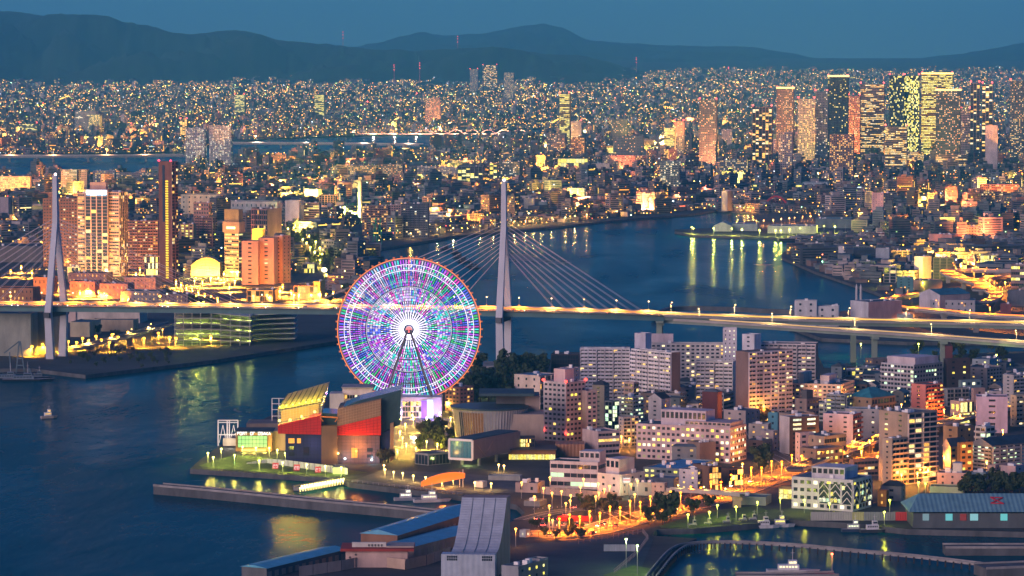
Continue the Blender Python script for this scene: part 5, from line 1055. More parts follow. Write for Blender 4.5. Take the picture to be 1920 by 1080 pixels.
# ---- centre and right north bank
CT = [
 ('white-grey narrow block left of the dim factory', 534, 561, 376, 425, (.50, .56, .58), '', 8, {}), ('brown office block with lit stairs left of the tan block', 561, 599, 380, 424, (.34, .28, .22), 'band', 0, dict(lit=.4, pal='yellow')), ('tan block with orange floodlit front', 600, 625, 386, 416, (.60, .46, .30), 'band', 0, dict(lit=.1)), ('cream silo block with vertical ribs', 598, 630, 366, 404, (.62, .52, .28), 'vert', 0, dict(lit=0, bay=4)),
 ('white stepped block behind the silo block', 570, 596, 355, 377, (.60, .60, .56), '', 6, {}), ('brown apartment block with lit rooms right of the chimney', 679, 728, 386, 440, (.26, .16, .13), 'balc', 0, dict(lit=.32, pal='orange', trim=(.32, .22, .18))), ('brown block with an orange lit stair strip', 728, 752, 384, 440, (.34, .24, .22), 'grid', 0, dict(lit=.12)), ('dark apartment slab at the river bend', 752, 802, 382, 446, (.10, .12, .16), 'balc', 0, dict(lit=.08, pal='white', trim=(.13, .15, .20))),
 ('blue-white works building on the river bank', 803, 830, 398, 432, (.42, .46, .54), 'band', 6, dict(lit=.15)), ('white slab with fine balconies, left of a pair', 782, 818, 312, 334, (.60, .56, .50), 'balc', 0, dict(lit=.25, n=8, trim=(.62, .58, .54))), ('white slab with fine balconies, right of a pair', 822, 856, 313, 335, (.60, .56, .50), 'balc', 0, dict(lit=.25, n=8, trim=(.62, .58, .54))), ('brown slab with dotted lights left of the white pair', 714, 755, 308, 336, (.30, .22, .17), 'grid', 0, dict(lit=.45)),
 ('brown slab with a glowing yellow end', 640, 704, 310, 342, (.24, .19, .16), 'grid', 0, dict(lit=.45)), ('dark slab with two yellow stair strips', 858, 905, 312, 346, (.12, .16, .19), 'vert', 0, dict(lit=.35, pal='yellow', bay=8)), ('tan slab with lit strip left of the pylon top', 918, 932, 306, 336, (.46, .38, .24), 'vert', 0, dict(lit=.6, pal='yellow', bay=7)), ('dark apartment tower left of the lit mall', 935, 975, 303, 336, (.12, .16, .18), 'grid', 0, dict(lit=.2, pal='white')),
 ('mall with glowing yellow windows', 1040, 1102, 297, 322, (.36, .38, .34), 'glass', 0, dict(lit=.75, pal='yellow', n=3, bay=6)), ('white windowless store with a dark mark', 1103, 1143, 307, 328, (.60, .54, .46), '', 0, {}), ('long brown slab behind the white store', 1130, 1192, 292, 322, (.36, .26, .23), 'grid', 0, dict(lit=.15, n=9)), ('orange side wing of the long brown slab', 1192, 1210, 292, 324, (.50, .26, .17), 'gallery', 0, dict(lit=.2, n=9)),
 ('lime floodlit office block', 1128, 1188, 274, 292, (.52, .50, .08), 'band', 0, dict(lit=.85, pal='yellow', gs=2)), ('teal apartment tower with scattered lights by the bank', 1237, 1272, 302, 370, (.14, .20, .22), 'balc', 4, dict(lit=.22, pal='white', n=17, trim=(.20, .26, .28))), ('small brown block below the long brown slab', 1168, 1202, 321, 336, (.36, .25, .21), '', 0, {}), ('grey mid-rise with red-brown end on the river road', 1064, 1096, 353, 380, (.27, .30, .32), 'grid', 4, dict(lit=.45, n=8, pal='white')),
 ('white-green block near the bank lights', 982, 1002, 372, 402, (.38, .40, .36), '', 8, {}), ('grey-teal block right of the white-green block', 1010, 1025, 378, 408, (.18, .26, .28), '', 0, {}), ('long low depot with white columns on the bank', 1146, 1180, 382, 396, (.36, .38, .36), 'vert', 0, dict(lit=.3, pal='white', bay=6)), ('pale row building on the bank with grid bays', 1042, 1075, 382, 395, (.34, .36, .36), 'grid', 0, dict(lit=.2)),
 ('tall grey silo beside the arch bridge', 1353, 1364, 358, 396, (.36, .42, .44), '', 10, dict(cs=(.28, .24, .20), a=50)), ('dark slab row with dotted lights above the arch bridge', 1350, 1402, 300, 348, (.17, .20, .22), 'grid', 0, dict(lit=.45, n=13)), ('orange glowing tower block with bright top', 1314, 1340, 266, 298, (.60, .36, .08), 'vert', 8, dict(lit=.8, pal='yellow', bay=9, cs=(.42, .26, .22))), ('pale tower block right of the orange one', 1353, 1372, 243, 288, (.48, .43, .40), 'grid', 0, dict(lit=.2)),
 ('low office with a long golden window row', 1362, 1424, 300, 314, (.40, .30, .17), 'band', 0, dict(lit=.9, pal='warm', n=3)), ('pale blue shed beyond the arch bridge', 1505, 1552, 342, 360, (.34, .42, .46), '', 0, dict(Lr=40)), ('dark green hall with yellow windows beyond the arch bridge', 1410, 1505, 345, 365, (.10, .19, .21), 'band', 0, dict(lit=.25, pal='yellow', n=3, Lr=40)), ('blue-grey block with lit band behind the hall', 1474, 1502, 288, 322, (.28, .32, .34), 'band', 10, dict(lit=.25)),
 ('pink block among the office towers', 1430, 1454, 262, 300, (.52, .40, .38), 'grid', 6, dict(lit=.3)), ('golden grid office block in the centre', 1510, 1532, 282, 304, (.40, .25, .06), 'grid', 0, dict(lit=.9, pal='warm')), ('white-pink apartment tower with dark side beside the long roofs', 1637, 1656, 362, 414, (.60, .42, .44), 'small', 22, dict(cs=(.22, .25, .27), sR='grid', lit=.12, n=15, a=40)), ('wide office block full of yellow windows', 1683, 1720, 285, 324, (.28, .20, .15), 'band', 16, dict(lit=.6, pal='warm', n=13)),
 ('long apartment block full of yellow windows', 1755, 1812, 290, 328, (.26, .22, .17), 'band', 0, dict(lit=.55, pal='warm', n=11)), ('white pumping hall with small openings', 1822, 1855, 307, 330, (.50, .48, .44), 'small', 0, dict(lit=0, n=3)), ('dark slab with pale spots at the right edge', 1830, 1872, 325, 352, (.13, .15, .17), 'grid', 0, dict(lit=.3, n=8, pal='white')), ('brown red slab with dotted rooms at the right edge', 1838, 1910, 346, 384, (.24, .14, .13), 'balc', 0, dict(lit=.35, n=9, trim=(.28, .18, .16))),
 ('wide white store block near the right edge', 1803, 1873, 400, 430, (.58, .58, .60), '', 0, dict(Lr=50)), ('grey-white store block at the right picture edge', 1886, 1940, 396, 432, (.40, .44, .46), 'small', 0, dict(lit=.05, n=4, Lr=40)), ('long teal warehouse roof, left of the pair', 1640, 1722, 410, 424, (.10, .16, .18), '', 0, dict(Lr=30, roof=(.05, .30, .36), units=0)), ('long teal warehouse roof, right of the pair', 1723, 1800, 411, 424, (.10, .16, .18), '', 0, dict(Lr=30, roof=(.05, .27, .33), units=0)),
 ('striped tower with lit strips right of the truss arch', 1783, 1810, 312, 350, (.20, .26, .30), 'vert', 0, dict(lit=.4, bay=9)), ('bright sports hall glowing white-yellow', 1530, 1618, 362, 376, (.60, .58, .40), 'glass', 0, dict(lit=1, pal='white', n=1, gs=3.0)), ('pink and white stepped works block right of the silos', 1810, 1848, 425, 458, (.46, .38, .30), 'grid', 0, dict(lit=.05, n=6)), ('pink lit windowless warehouse by the works block', 1745, 1785, 440, 466, (.62, .32, .27), '', 22, dict(cs=(.5, .34, .24), a=50, roof=(.07, .22, .34))),
 ('white warehouse with a dark red eave', 1612, 1668, 440, 458, (.60, .54, .46), '', 40, dict(cs=(.60, .36, .29), a=52, roof=(.34, .03, .05))), ('blue-white grain silo block with faint lettering', 1642, 1667, 466, 510, (.42, .48, .54), '', 0, {}), ('row of brown grain silos', 1672, 1712, 470, 500, (.27, .26, .24), 'vert', 0, dict(lit=0, bay=6)), ('white and pink silo tower with a mark near its top', 1716, 1730, 481, 524, (.56, .58, .60), '', 18, dict(cs=(.56, .43, .40), a=40)), ('dark ribbed silo row right of the marked tower', 1750, 1788, 483, 524, (.10, .13, .14), 'vert', 0, dict(lit=0, bay=6)),
 ('pale cement tower with lit pipes', 1657, 1680, 500, 530, (.48, .50, .50), 'vert', 0, dict(lit=.1, bay=5)), ('pale block right of the cement tower', 1686, 1706, 496, 521, (.42, .43, .42), '', 0, {}), ('round terraced hall with golden floors', 1838, 1872, 478, 500, (.50, .42, .26), 'glass', 0, dict(lit=.8, pal='yellow', n=3)), ('long low golden lit hall beside the loop ramp', 1786, 1838, 486, 502, (.42, .36, .22), 'glass', 0, dict(lit=.8, pal='yellow', n=2)), ('white mill with outside stairs near the bridge', 1490, 1531, 564, 612, (.60, .62, .64), 'small', 0, dict(lit=0, n=4, bay=8)), ('white annex of the mill', 1531, 1572, 574, 612, (.58, .60, .62), 'small', 0, dict(lit=0, n=3, bay=9)),
 ('white factory with pink side and faint lettering', 1596, 1628, 566, 612, (.58, .60, .64), '', 68, dict(cs=(.60, .36, .33), a=34, roof=(.06, .12, .16), Ll=26)), ('gabled white works hall with a blue roof below the loop ramp', 1729, 1762, 553, 588, (.56, .56, .60), '', 62, dict(cs=(.54, .38, .34), a=34, roof=(.05, .22, .30), gable=5)), ('grey hall in front of the gabled works hall', 1745, 1828, 563, 588, (.42, .43, .46), 'small', 0, dict(lit=.05, n=2, Lr=30, roof=(.05, .19, .25))), ('small teal shed by the bridge', 1682, 1712, 590, 612, (.32, .40, .38), '', 0, {}), ('brown lilac office block at the right edge', 1896, 1945, 496, 540, (.26, .20, .22), 'band', 0, dict(lit=.3, pal='yellow', n=4)),
 ('dark blue-roofed shed at the right edge', 1890, 1960, 545, 575, (.14, .16, .19), '', 0, dict(roof=(.04, .13, .20))), ('brick red small block at the right edge', 1876, 1896, 570, 590, (.22, .08, .08), '', 0, {}), ('tan shed with an orange lit gable', 1706, 1730, 526, 545, (.60, .36, .26), '', 40, dict(cs=(.34, .32, .24), a=34, roof=(.08, .18, .22))), ('dark warehouse with blue roof on the industrial point', 1548, 1602, 442, 462, (.12, .16, .17), '', 0, dict(roof=(.05, .16, .20))), ('pale machinery hall on the industrial point', 1510, 1548, 456, 472, (.36, .38, .36), 'small', 0, dict(lit=.1)),
 ('white tank house on the industrial point', 1586, 1600, 474, 496, (.54, .56, .54), '', 0, {}), ('pale conveyor tower on the industrial point', 1565, 1585, 464, 490, (.40, .45, .46), 'deckline', 0, dict(lit=.05, n=5)), ('dark green shed roof behind the industrial point', 1700, 1755, 455, 470, (.10, .18, .19), '', 0, dict(roof=(.05, .10, .13))), ('long pale shed with a green roof on the left bank', 606, 664, 438, 458, (.46, .48, .34), 'small', 0, dict(lit=.1, n=1, Lr=30, roof=(.03, .30, .22))), ('white works block below the green-roofed shed', 602, 626, 451, 472, (.46, .46, .34), 'grid', 6, dict(lit=.3, pal='yellow', n=3)), ('pale depot among the bright bank lamps', 640, 676, 470, 492, (.42, .42, .30), 'small', 8, dict(lit=.2, n=2)), ('small lit pavilion beside the boulevard', 566, 590, 494, 512, (.48, .46, .26), 'glass', 0, dict(lit=.6, pal='yellow', n=2)), ('pale box hall right of the bright square', 636, 654, 512, 528, (.52, .50, .34), '', 0, {}), ('grey court hall above the wheel edge', 660, 700, 505, 522, (.30, .30, .24), 'small', 0, dict(lit=.2)), ('white hopper tower on the industrial point', 1572, 1582, 462, 494, (.60, .62, .62), '', 0, {}), ('white tank tower with a stair on the industrial point', 1584, 1600, 472, 497, (.58, .60, .58), '', 3, {}), ('flat white canopy on posts on the industrial point', 1546, 1574, 489, 497, (.46, .52, .54), '', 0, dict(Lr=20)), ('dark machinery block behind the hopper tower', 1600, 1640, 462, 500, (.14, .18, .19), 'deckline', 0, dict(lit=.06, n=6)), ('grey-green mill block at the industrial quay', 1608, 1640, 490, 516, (.20, .25, .25), 'deckline', 0, dict(lit=.08, n=4)), ('teal conveyor house beside the cement tower', 1682, 1712, 520, 548, (.10, .26, .28), 'small', 0, dict(lit=.1)), ('arched white hall on the dock peninsula', 1338, 1372, 424, 434, (.48, .54, .52), '', 0, dict(gable=6, Lr=50, roof=(.40, .55, .55))), ('long blue-grey quay shed on the dock peninsula', 1372, 1420, 420, 433, (.30, .36, .40), '', 0, dict(roof=(.13, .30, .34), Lr=40)), ('longest pale quay shed on the dock peninsula', 1440, 1530, 424, 438, (.42, .46, .50), '', 0, dict(roof=(.24, .34, .40), Lr=50)), ('teal roofed quay shed at the peninsula root', 1530, 1596, 410, 428, (.16, .22, .23), '', 0, dict(roof=(.10, .30, .36), Lr=50)),
]
for lb, x0, x1, t, b, c_, st_, sd, kw in CT: mid(lb, x0, x1, t, b, c_, st_, sd, **{**dict(gs=1.1), **kw})
# ---- skyline towers: x0, x1, top, distance, colours
TW = [
 ('dark residential tower standing alone left of the towers', 1311, 1343, 188, 7600, (.09, .12, .15), 'grid', .30, 'warm'), ('brown tower with red lamps and dotted lights', 1411, 1447, 201, 7700, (.24, .17, .16), 'vert', .35, 'warm'), ('brown tower with a glowing golden top', 1456, 1487, 166, 8300, (.26, .20, .17), 'grid', .35, 'warm'), ('pale narrow tower between brown and dark towers', 1496, 1527, 186, 8000, (.46, .42, .40), 'grid', .3, 'yellow'), ('dim blue-grey slab left of the dark tower', 1528, 1551, 172, 8400, (.20, .26, .30), 'grid', .15, 'white'),
 ('tallest dark green tower with a red lit crown', 1552, 1589, 144, 7900, (.045, .085, .10), 'grid', .18, 'yellow'), ('bronze office tower with a dark flat top', 1613, 1657, 158, 8600, (.26, .20, .18), 'band', .5, 'warm'), ('dark green glass tower beside the yellow glass tower', 1667, 1694, 142, 8500, (.07, .14, .14), 'glass', .22, 'yellow'), ('glass tower glowing with yellow floors', 1695, 1723, 142, 8520, (.16, .17, .09), 'glass', .62, 'yellow'), ('broad tower blazing with golden floors and a lit top edge', 1728, 1785, 139, 8700, (.24, .20, .08), 'band', .85, 'yellow'),
 ('dark tower with scattered window lights and golden crown', 1755, 1800, 170, 7700, (.07, .10, .13), 'grid', .38, 'warm'), ('left one of the twin grey towers with light stripes', 1819, 1836, 156, 8000, (.27, .25, .27), 'vert', .25, 'warm'), ('right one of the twin grey towers with light stripes', 1841, 1860, 158, 8000, (.30, .26, .27), 'vert', .3, 'warm'), ('dark tower with red lamps at the right picture edge', 1894, 1932, 152, 8300, (.13, .15, .17), 'grid', .4, 'warm'), ('white blank tower at the right', 1848, 1870, 235, 7500, (.60, .52, .50), '', 0, 'warm'),
 ('grey striped slab in front of the golden tower', 1800, 1818, 205, 7900, (.38, .34, .34), 'gallery', .2, 'warm'), ('brown slab right of the tallest tower', 1590, 1612, 180, 8500, (.34, .24, .22), 'grid', .35, 'warm'), ('mid brown block full of orange windows', 1556, 1600, 252, 7000, (.28, .18, .15), 'grid', .5, 'orange'), ('low lit block before the glass towers', 1660, 1700, 238, 7300, (.30, .25, .16), 'band', .6, 'warm'), ('pale block left of the truss arch towers', 1460, 1485, 248, 7200, (.38, .34, .33), 'grid', .3, 'warm'),
 ('slim golden tower alone in the middle of the plain', 1049, 1068, 176, 9400, (.30, .24, .10), 'band', .85, 'yellow'), ('far twin-crowned tower cluster on the skyline', 905, 932, 122, 19000, (.36, .30, .30), 'vert', .4, 'warm'), ('far tower with red lamps left of the cluster', 881, 896, 130, 18500, (.34, .30, .32), 'grid', .3, 'warm'), ('far dotted tower right of the cluster', 945, 963, 136, 16000, (.30, .28, .30), 'grid', .5, 'warm'), ('greenish slab with lit floors far left of centre', 440, 459, 178, 13500, (.34, .38, .24), 'band', .7, 'yellow'), ('yellow-green lit slab beyond the far left city', 590, 608, 178, 13300, (.36, .38, .18), 'band', .8, 'yellow'),
 ('dark slab beside the far golden lights', 797, 824, 183, 12500, (.14, .16, .17), 'grid', .5, 'warm'), ('small orange lit block near the twin towers', 338, 351, 224, 10500, (.60, .40, .10), 'vert', .9, 'orange'), ('grey wide block on the left plain', 140, 180, 208, 11500, (.30, .38, .42), 'band', .12, 'white'), ('teal slab with lit right side on the left plain', 166, 188, 215, 11300, (.22, .32, .32), 'grid', .5, 'yellow'), ('dark block with a yellow floor on the far left', 36, 70, 232, 10600, (.20, .22, .18), 'band', .6, 'yellow'), ('dark slab right of the golden slim tower', 1145, 1175, 224, 9200, (.14, .17, .18), 'grid', .35, 'warm'),
 ('teal wide slab before the lime office block', 1150, 1205, 255, 8200, (.11, .19, .21), 'grid', .12, 'warm'), ('pale slab with white stair tower by the far bank', 1066, 1090, 228, 9600, (.46, .44, .48), 'grid', .15, 'white'), ('brown slab with yellow strips near the lime block', 1070, 1096, 258, 8400, (.28, .19, .13), 'grid', .55, 'orange'), ('lit greenish block left of the orange tower', 1245, 1265, 240, 8600, (.34, .36, .24), 'band', .75, 'yellow'), ('pink tall slab beside the greenish block', 1264, 1282, 228, 8700, (.48, .34, .30), 'grid', .4, 'warm'), ('dotted dark twin slab left of the bright park', 1025, 1060, 250, 8500, (.17, .19, .20), 'grid', .4, 'warm'),
]
for lb, x0, x1, t, Yt, c_, st_, lit_, pal_ in TW:
    z0_ = gz(Yt); bld(lb, x1, 300, x1 - x0, 0, t, 80, c_, st_ or '', z0=z0_, Y=Yt, Lr=22, styleR='', cat='tower', name='tower', lit=lit_ * .8, pal=pal_, gs=1.3, fh=3.7, bay={'grid': 3.3, 'band': 2.6, 'glass': 2.4, 'vert': 6.0, 'gallery': 6}.get(st_, 4), units=0)
CROWN = emit((1, .60, .12), 3); RC = emit((1, .06, .05), 6)
for i, o_ in enumerate([q for q in col.objects if q.name.startswith('tower')]):
    wl_ = next(c for c in o_.children if c.name.startswith('wall')); xs = [v.co for v in wl_.data.vertices]; X_ = max(v.x for v in xs); Y_ = max(v.y for v in xs); Z_ = max(v.z for v in xs)
    lb = o_['label']
    if 'golden top' in lb or 'golden crown' in lb or 'lit top' in lb or 'red lit crown' in lb: MB().box(-.6, X_ + .6, -.6, Y_ + .6, Z_ + .05, Z_ + 3.2).build('lit_crown', CROWN, o_)
    if 'red' in lb or i % 3 == 0 or Z_ > 150:
        for y_ in (1, Y_ - 1): MB().ball((0, y_, Z_ + 4), 2.0, n=6, m=4).build('warning_lamp', RC, o_)
# ---- masts on the hills
for i, (x, yb, yt, Ym, lb) in enumerate(((643, 86, 60, 25400, 'red lit transmission mast on the hill ridge, left'), (858, 92, 68, 25400, 'red lit transmission mast on the hill ridge, middle'), (787, 140, 118, 21000, 'red lamp mast at the hill foot'), (739, 142, 122, 21000, 'faint mast at the hill foot left of the red lamp mast'), (1193, 128, 108, 24000, 'faint mast at the right end of the hill'), (1366, 132, 126, 22000, 'low mast on the right skyline'))):
    p = at(x, yb, Ym); q = at(x, yt, Ym); r = thing('radio_mast', p, 0, lb, 'mast')
    put(MB().tube(p - Vector((0, 0, 40)), q, 3.5, 1.2, 4).build('mast', wall((.5, .16, .14)), r), r)
    for t in (.55, .8, 1): put(MB().ball(p.lerp(q, t), 3.2, n=6, m=4).build('warning_lamp', emit((1, .10, .10), 2.0), r), r)
# ---- more bridges and roads
highway('left road bridge with many piers over the wide river', [(-80, 292, 14), (100, 292.5, 14), (345, 291, 14)], 26, [.08, .2, .32, .44, .56, .68, .8, .92], 4, CONCRETE, (90, (1, .45, .18), 180000, 11), base=0, name='river_bridge', cat='bridge', farh=3)
highway('pale long bridge over the wide river right of the twin towers', [(432, 268, 14), (600, 269, 14), (790, 271, 14)], 26, [.15, .3, .45, .6, .75, .9], 4, CONCRETE, (130, (1, .7, .5), 180000, 11), base=0, name='river_bridge', cat='bridge', farh=3)
ab = thing('arch_bridge', gp(885, 252, 0), 0, 'far lit bridge with a row of low arches over the wide river', 'bridge')
Ya = gp(885, 250, 8).y; m = MB()
for k in range(7):
    x0 = 780 + 30 * k
    for j in range(8): t0, t1 = j / 8, (j + 1) / 8; m.bar(at(x0 + 30 * t0, 250 - 6.5 * math.sin(math.pi * t0), Ya), at(x0 + 30 * t1, 250 - 6.5 * math.sin(math.pi * t1), Ya), 1.8, 1.8)
put(m.build('arch', wall((.55, .36, .36)), ab), ab); _xb(ab, 'deck', 640, 1000, 250, 252, Ya - 6, 14, wall((.5, .4, .38)))
for x in range(660, 1000, 40): plight(ab, at(x, 248, Ya - 20), (1, .5, .25), 160000, 2)
ra = thing('arch_bridge', gp(1450, 398, 0), 0, 'dark red arch bridge at the river bend', 'bridge'); Yr_ = gp(1450, 396, 4).y; m = MB()
for dy in (0, 14):
    for j in range(14): t0, t1 = j / 14, (j + 1) / 14; m.bar(at(1424 + 62 * t0, 396 - 28 * math.sin(math.pi * t0), Yr_ + dy), at(1424 + 62 * t1, 396 - 28 * math.sin(math.pi * t1), Yr_ + dy), 2.6, 2.6)
    for j in range(1, 12): t = j / 12; m.bar(at(1424 + 62 * t, 396 - 28 * math.sin(math.pi * t), Yr_ + dy), at(1424 + 62 * t, 384, Yr_ + dy), .3, .3)
put(m.build('arch', wall((.48, .05, .06)), ra), ra); _xb(ra, 'deck', 1420, 1492, 382, 385, Yr_ - 1, 17, wall((.3, .26, .26)))
tb = thing('truss_bridge', gp(1718, 360, 0), 0, 'pale truss arch bridge among the right-hand blocks', 'bridge'); Yt_ = gp(1718, 362, 4).y; m = MB()
for dy in (0, 12):
    for j in range(12): t0, t1 = j / 12, (j + 1) / 12; m.bar(at(1690 + 58 * t0, 360 - 17 * math.sin(math.pi * t0), Yt_ + dy), at(1690 + 58 * t1, 360 - 17 * math.sin(math.pi * t1), Yt_ + dy), 1.0, 1.0)
    for j in range(1, 12): t = j / 12; m.bar(at(1690 + 58 * t, 360 - 17 * math.sin(math.pi * t), Yt_ + dy), at(1690 + 58 * t, 358, Yt_ + dy), .3, .3)
put(m.build('truss', wall((.55, .62, .66)), tb), tb); _xb(tb, 'deck', 1688, 1750, 358, 360, Yt_ - 1, 14, wall((.5, .35, .3)))
highway('elevated road with a pink glow along the river town', [(660, 372, 14), (900, 370, 14), (1100, 372, 14), (1345, 372, 14)], 20, [.1, .25, .4, .55, .7, .85], 3, CONCRETE, (150, (1, .35, .12), 130000, 9), farh=3)
highway('elevated road behind the arch bridge', [(1300, 357, 14), (1390, 356, 14)], 18, [.3, .7], 3, CONCRETE, (60, (1, .2, .1), 60000, 8), farh=3)
highway('lit avenue viaduct crossing the right-hand city', [(1440, 333, 12), (1600, 332, 12), (1660, 332, 12)], 22, [.2, .5, .8], 3, CONCRETE, (110, (1, .5, .15), 200000, 9), farh=3)
highway('bright diagonal avenue glowing gold among the right-hand blocks', [(1648, 327, 6), (1670, 314, 6), (1690, 302, 6)], 30, [], 1.5, CONCRETE, (60, (1, .5, .08), 420000, 9))
# loop ramps on the right
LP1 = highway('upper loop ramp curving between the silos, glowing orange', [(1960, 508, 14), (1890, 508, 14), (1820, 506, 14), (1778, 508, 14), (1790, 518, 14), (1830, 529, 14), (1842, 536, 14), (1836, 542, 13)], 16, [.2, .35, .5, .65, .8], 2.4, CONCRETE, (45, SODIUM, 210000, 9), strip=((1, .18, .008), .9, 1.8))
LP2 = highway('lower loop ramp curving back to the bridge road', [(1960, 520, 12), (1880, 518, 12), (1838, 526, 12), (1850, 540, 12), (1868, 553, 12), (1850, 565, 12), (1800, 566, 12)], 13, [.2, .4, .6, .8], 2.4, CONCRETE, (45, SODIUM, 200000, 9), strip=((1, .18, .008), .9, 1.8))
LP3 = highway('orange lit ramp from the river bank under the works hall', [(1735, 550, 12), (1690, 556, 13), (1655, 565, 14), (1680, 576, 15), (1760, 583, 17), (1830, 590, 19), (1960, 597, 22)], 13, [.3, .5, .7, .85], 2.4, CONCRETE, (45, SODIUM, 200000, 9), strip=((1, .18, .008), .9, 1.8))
GREENG = wall((.26, .34, .28), .7, .3, .05)
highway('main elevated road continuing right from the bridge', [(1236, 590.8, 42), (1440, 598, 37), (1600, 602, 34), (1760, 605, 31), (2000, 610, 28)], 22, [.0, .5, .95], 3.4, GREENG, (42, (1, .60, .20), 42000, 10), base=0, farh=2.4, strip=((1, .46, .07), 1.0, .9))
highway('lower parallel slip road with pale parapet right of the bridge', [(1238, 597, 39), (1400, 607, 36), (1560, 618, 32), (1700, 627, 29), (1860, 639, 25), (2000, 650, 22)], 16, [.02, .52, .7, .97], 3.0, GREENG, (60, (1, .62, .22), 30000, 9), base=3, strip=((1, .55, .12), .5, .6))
# deck lamps and traffic glow on the bridge
for k in range(24):
    X = DECK[0].x + 20 + (DECK[-1].x - DECK[0].x - 30) * k / 23; P, d_ = deck_at(X); p = P + Vector((0, 11.8, 0)); hd_ = p + Vector((0, -2.6, 10))
    o_ = MB().tube(p, p + Vector((0, 0, 10)), .16, .1, 5).tube(p + Vector((0, 0, 10)), hd_, .09, None, 4).build('lamp_post', STEEL, bridge); inb(o_)
    inb(MB().ball(hd_, .4).build('lamp_head', emit((1, .62, .22), 12), bridge)); cl = (1, .24, .012) if (k < 7 or 15 < k < 20) else (1, .40, .06)
    l = link('lamp_light', lamp_spot(cl, 65000 if cl[1] < .5 else 46000), bridge); l.location = hd_ - BL + Vector((0, -3, -4))
# elevated tracks and orange road in the near district
TR = highway('elevated railway tracks running through the near district', [(1490, 880, 9), (1560, 852, 9), (1640, 824, 9), (1700, 806, 9), (1770, 792, 9), (1850, 772, 9), (1960, 755, 9)], 11, [.08, .2, .32, .44, .56, .68, .8, .92], 1.6, wall((.12, .10, .09)), (40, ORANGE, 20000, 5), name='railway_viaduct', cat='viaduct', wallh=.8, farh=.8)
RC_ = road('road', [(985, 1000), (1060, 1002), (1120, 992), (1180, 975), (1260, 955), (1340, 935), (1420, 905), (1500, 880), (1580, 862), (1660, 845)], 26, 'orange lit main road curving through the harbour district')
road('road', [(1180, 975), (1150, 960), (1090, 955), (1030, 962), (980, 975)], 12, 'side road looping past the car park')
road('road', [(1500, 880), (1470, 860), (1440, 845), (1420, 815), (1410, 790)], 14, 'narrow street between the blocks')
BVD = road('road', [(600, 575), (560, 545), (590, 520), (600, 500), (575, 470), (548, 436)], 18, 'tree-lined boulevard of yellow lamps', mark=False)
LPR = road('road', [(330, 545), (390, 555), (430, 565), (455, 555), (430, 540)], 14, 'orange loop road in front of the hotels', mark=False)
road('road', [(130, 660), (230, 652), (330, 645), (480, 632), (560, 622)], 16, 'orange lit quay road below the viaduct', mark=False)
sheet('gravel_lot', [(985, 1020), (1080, 1012), (1180, 1000), (1225, 1010), (1205, 1060), (1190, 1085), (1000, 1085)], 3.15, mottled('lot', (.02, .045, .06), (.05, .08, .10), .05), 'dark empty lot by the inner harbour', 'lot')
sheet('lawn', [(1130, 1078), (1190, 1060), (1222, 1066), (1205, 1085), (1140, 1085)], 3.22, LAWN, 'small lit lawn at the harbour corner', 'lawn')
sheet('lawn', [(1235, 985), (1330, 958), (1420, 948), (1440, 958), (1330, 985), (1240, 990)], 3.2, LAWN, 'green lit bank below the road', 'lawn')
fb = highway('footbridge with golden lit railings over the orange road', [(1253, 918, 10), (1320, 922, 10), (1392, 928, 10)], 5, [.05, .95], 1.0, wall((.60, .48, .30)), (14, (1, .72, .15), 5000, 2.5), name='footbridge', cat='footbridge', wallh=1.2, farh=1.2)
wp = thing('wall_panel', gp(1160, 1034), 0, 'long white hoarding wall on the dark lot', 'wall'); Yp = gp(1160, 1034).y
for k in range(6): _xb(wp, 'panel', 1132 + 10 * k, 1141.7 + 10 * k, 1021, 1034, Yp, .5, wall((.56, .62, .66)))
pk = thing('lot_wall', gp(1080, 934), 0, 'long pinkish wall in front of the harbour office', 'wall'); P_ = [gp(x, y) for x, y in ((1014, 926), (1060, 930), (1110, 935), (1158, 938))]
for a, b in zip(P_, P_[1:]):
    for k in range(5):
        p, q = a.lerp(b, (k + .02) / 5), a.lerp(b, (k + .98) / 5); t, u = Vector((0, .4, 0)), Vector((0, 0, 4.4)); put(MB().loft([p, q, q + t, p + t], [p + u, q + u, q + t + u, p + t + u]).build('panel', wall((.42, .33, .28)), pk), pk)
bld('low pinkish shed with flat roof behind the ventilation building', 1008, 925, 42, 14, 906, 72, (.42, .33, .30), 'small', n=1, lit=0)
bld('white container box on the quay terrace', 905, 915, 16, 8, 903, 60, (.60, .60, .62), '', n=1, units=0)
bld('long low grey quay wall building on the terrace', 975, 902, 60, 6, 893, 80, (.30, .34, .37), '', n=1, units=0, Lr=8)
bld('small hut with tan walls beside the lamp-lit lot', 1040, 990, 14, 8, 978, 60, (.40, .34, .28), 'small', n=1, lit=.5, units=0)
bld('white guard hut on the lot corner', 986, 1008, 12, 8, 994, 60, (.55, .58, .60), 'small', n=1, lit=1, pal='white', units=0)
bld('low flat grey store at the lot edge by the basin', 1012, 950, 30, 14, 941, 70, (.22, .24, .26), '', n=1, units=2)
bld('long grey-green fence shed below the footbridge', 1436, 948, 60, 14, 932, 74, (.30, .36, .33), '', n=1, units=1, roof=(.16, .24, .24))
bld('yellow lit kiosk row left of the braced office', 1486, 936, 26, 6, 915, 74, (.50, .36, .14), 'glass', n=2, lit=.7, pal='yellow', units=0)
bld('orange lit hut right of the braced office', 1662, 950, 16, 6, 920, 66, (.50, .22, .06), 'small', n=2, lit=.3, pal='orange', units=0)
bld('pale round-roofed store near the red sheet', 1690, 940, 36, 10, 912, 66, (.30, .31, .29), 'small', n=2, lit=.1, hip=3, roof=(.06, .08, .09))
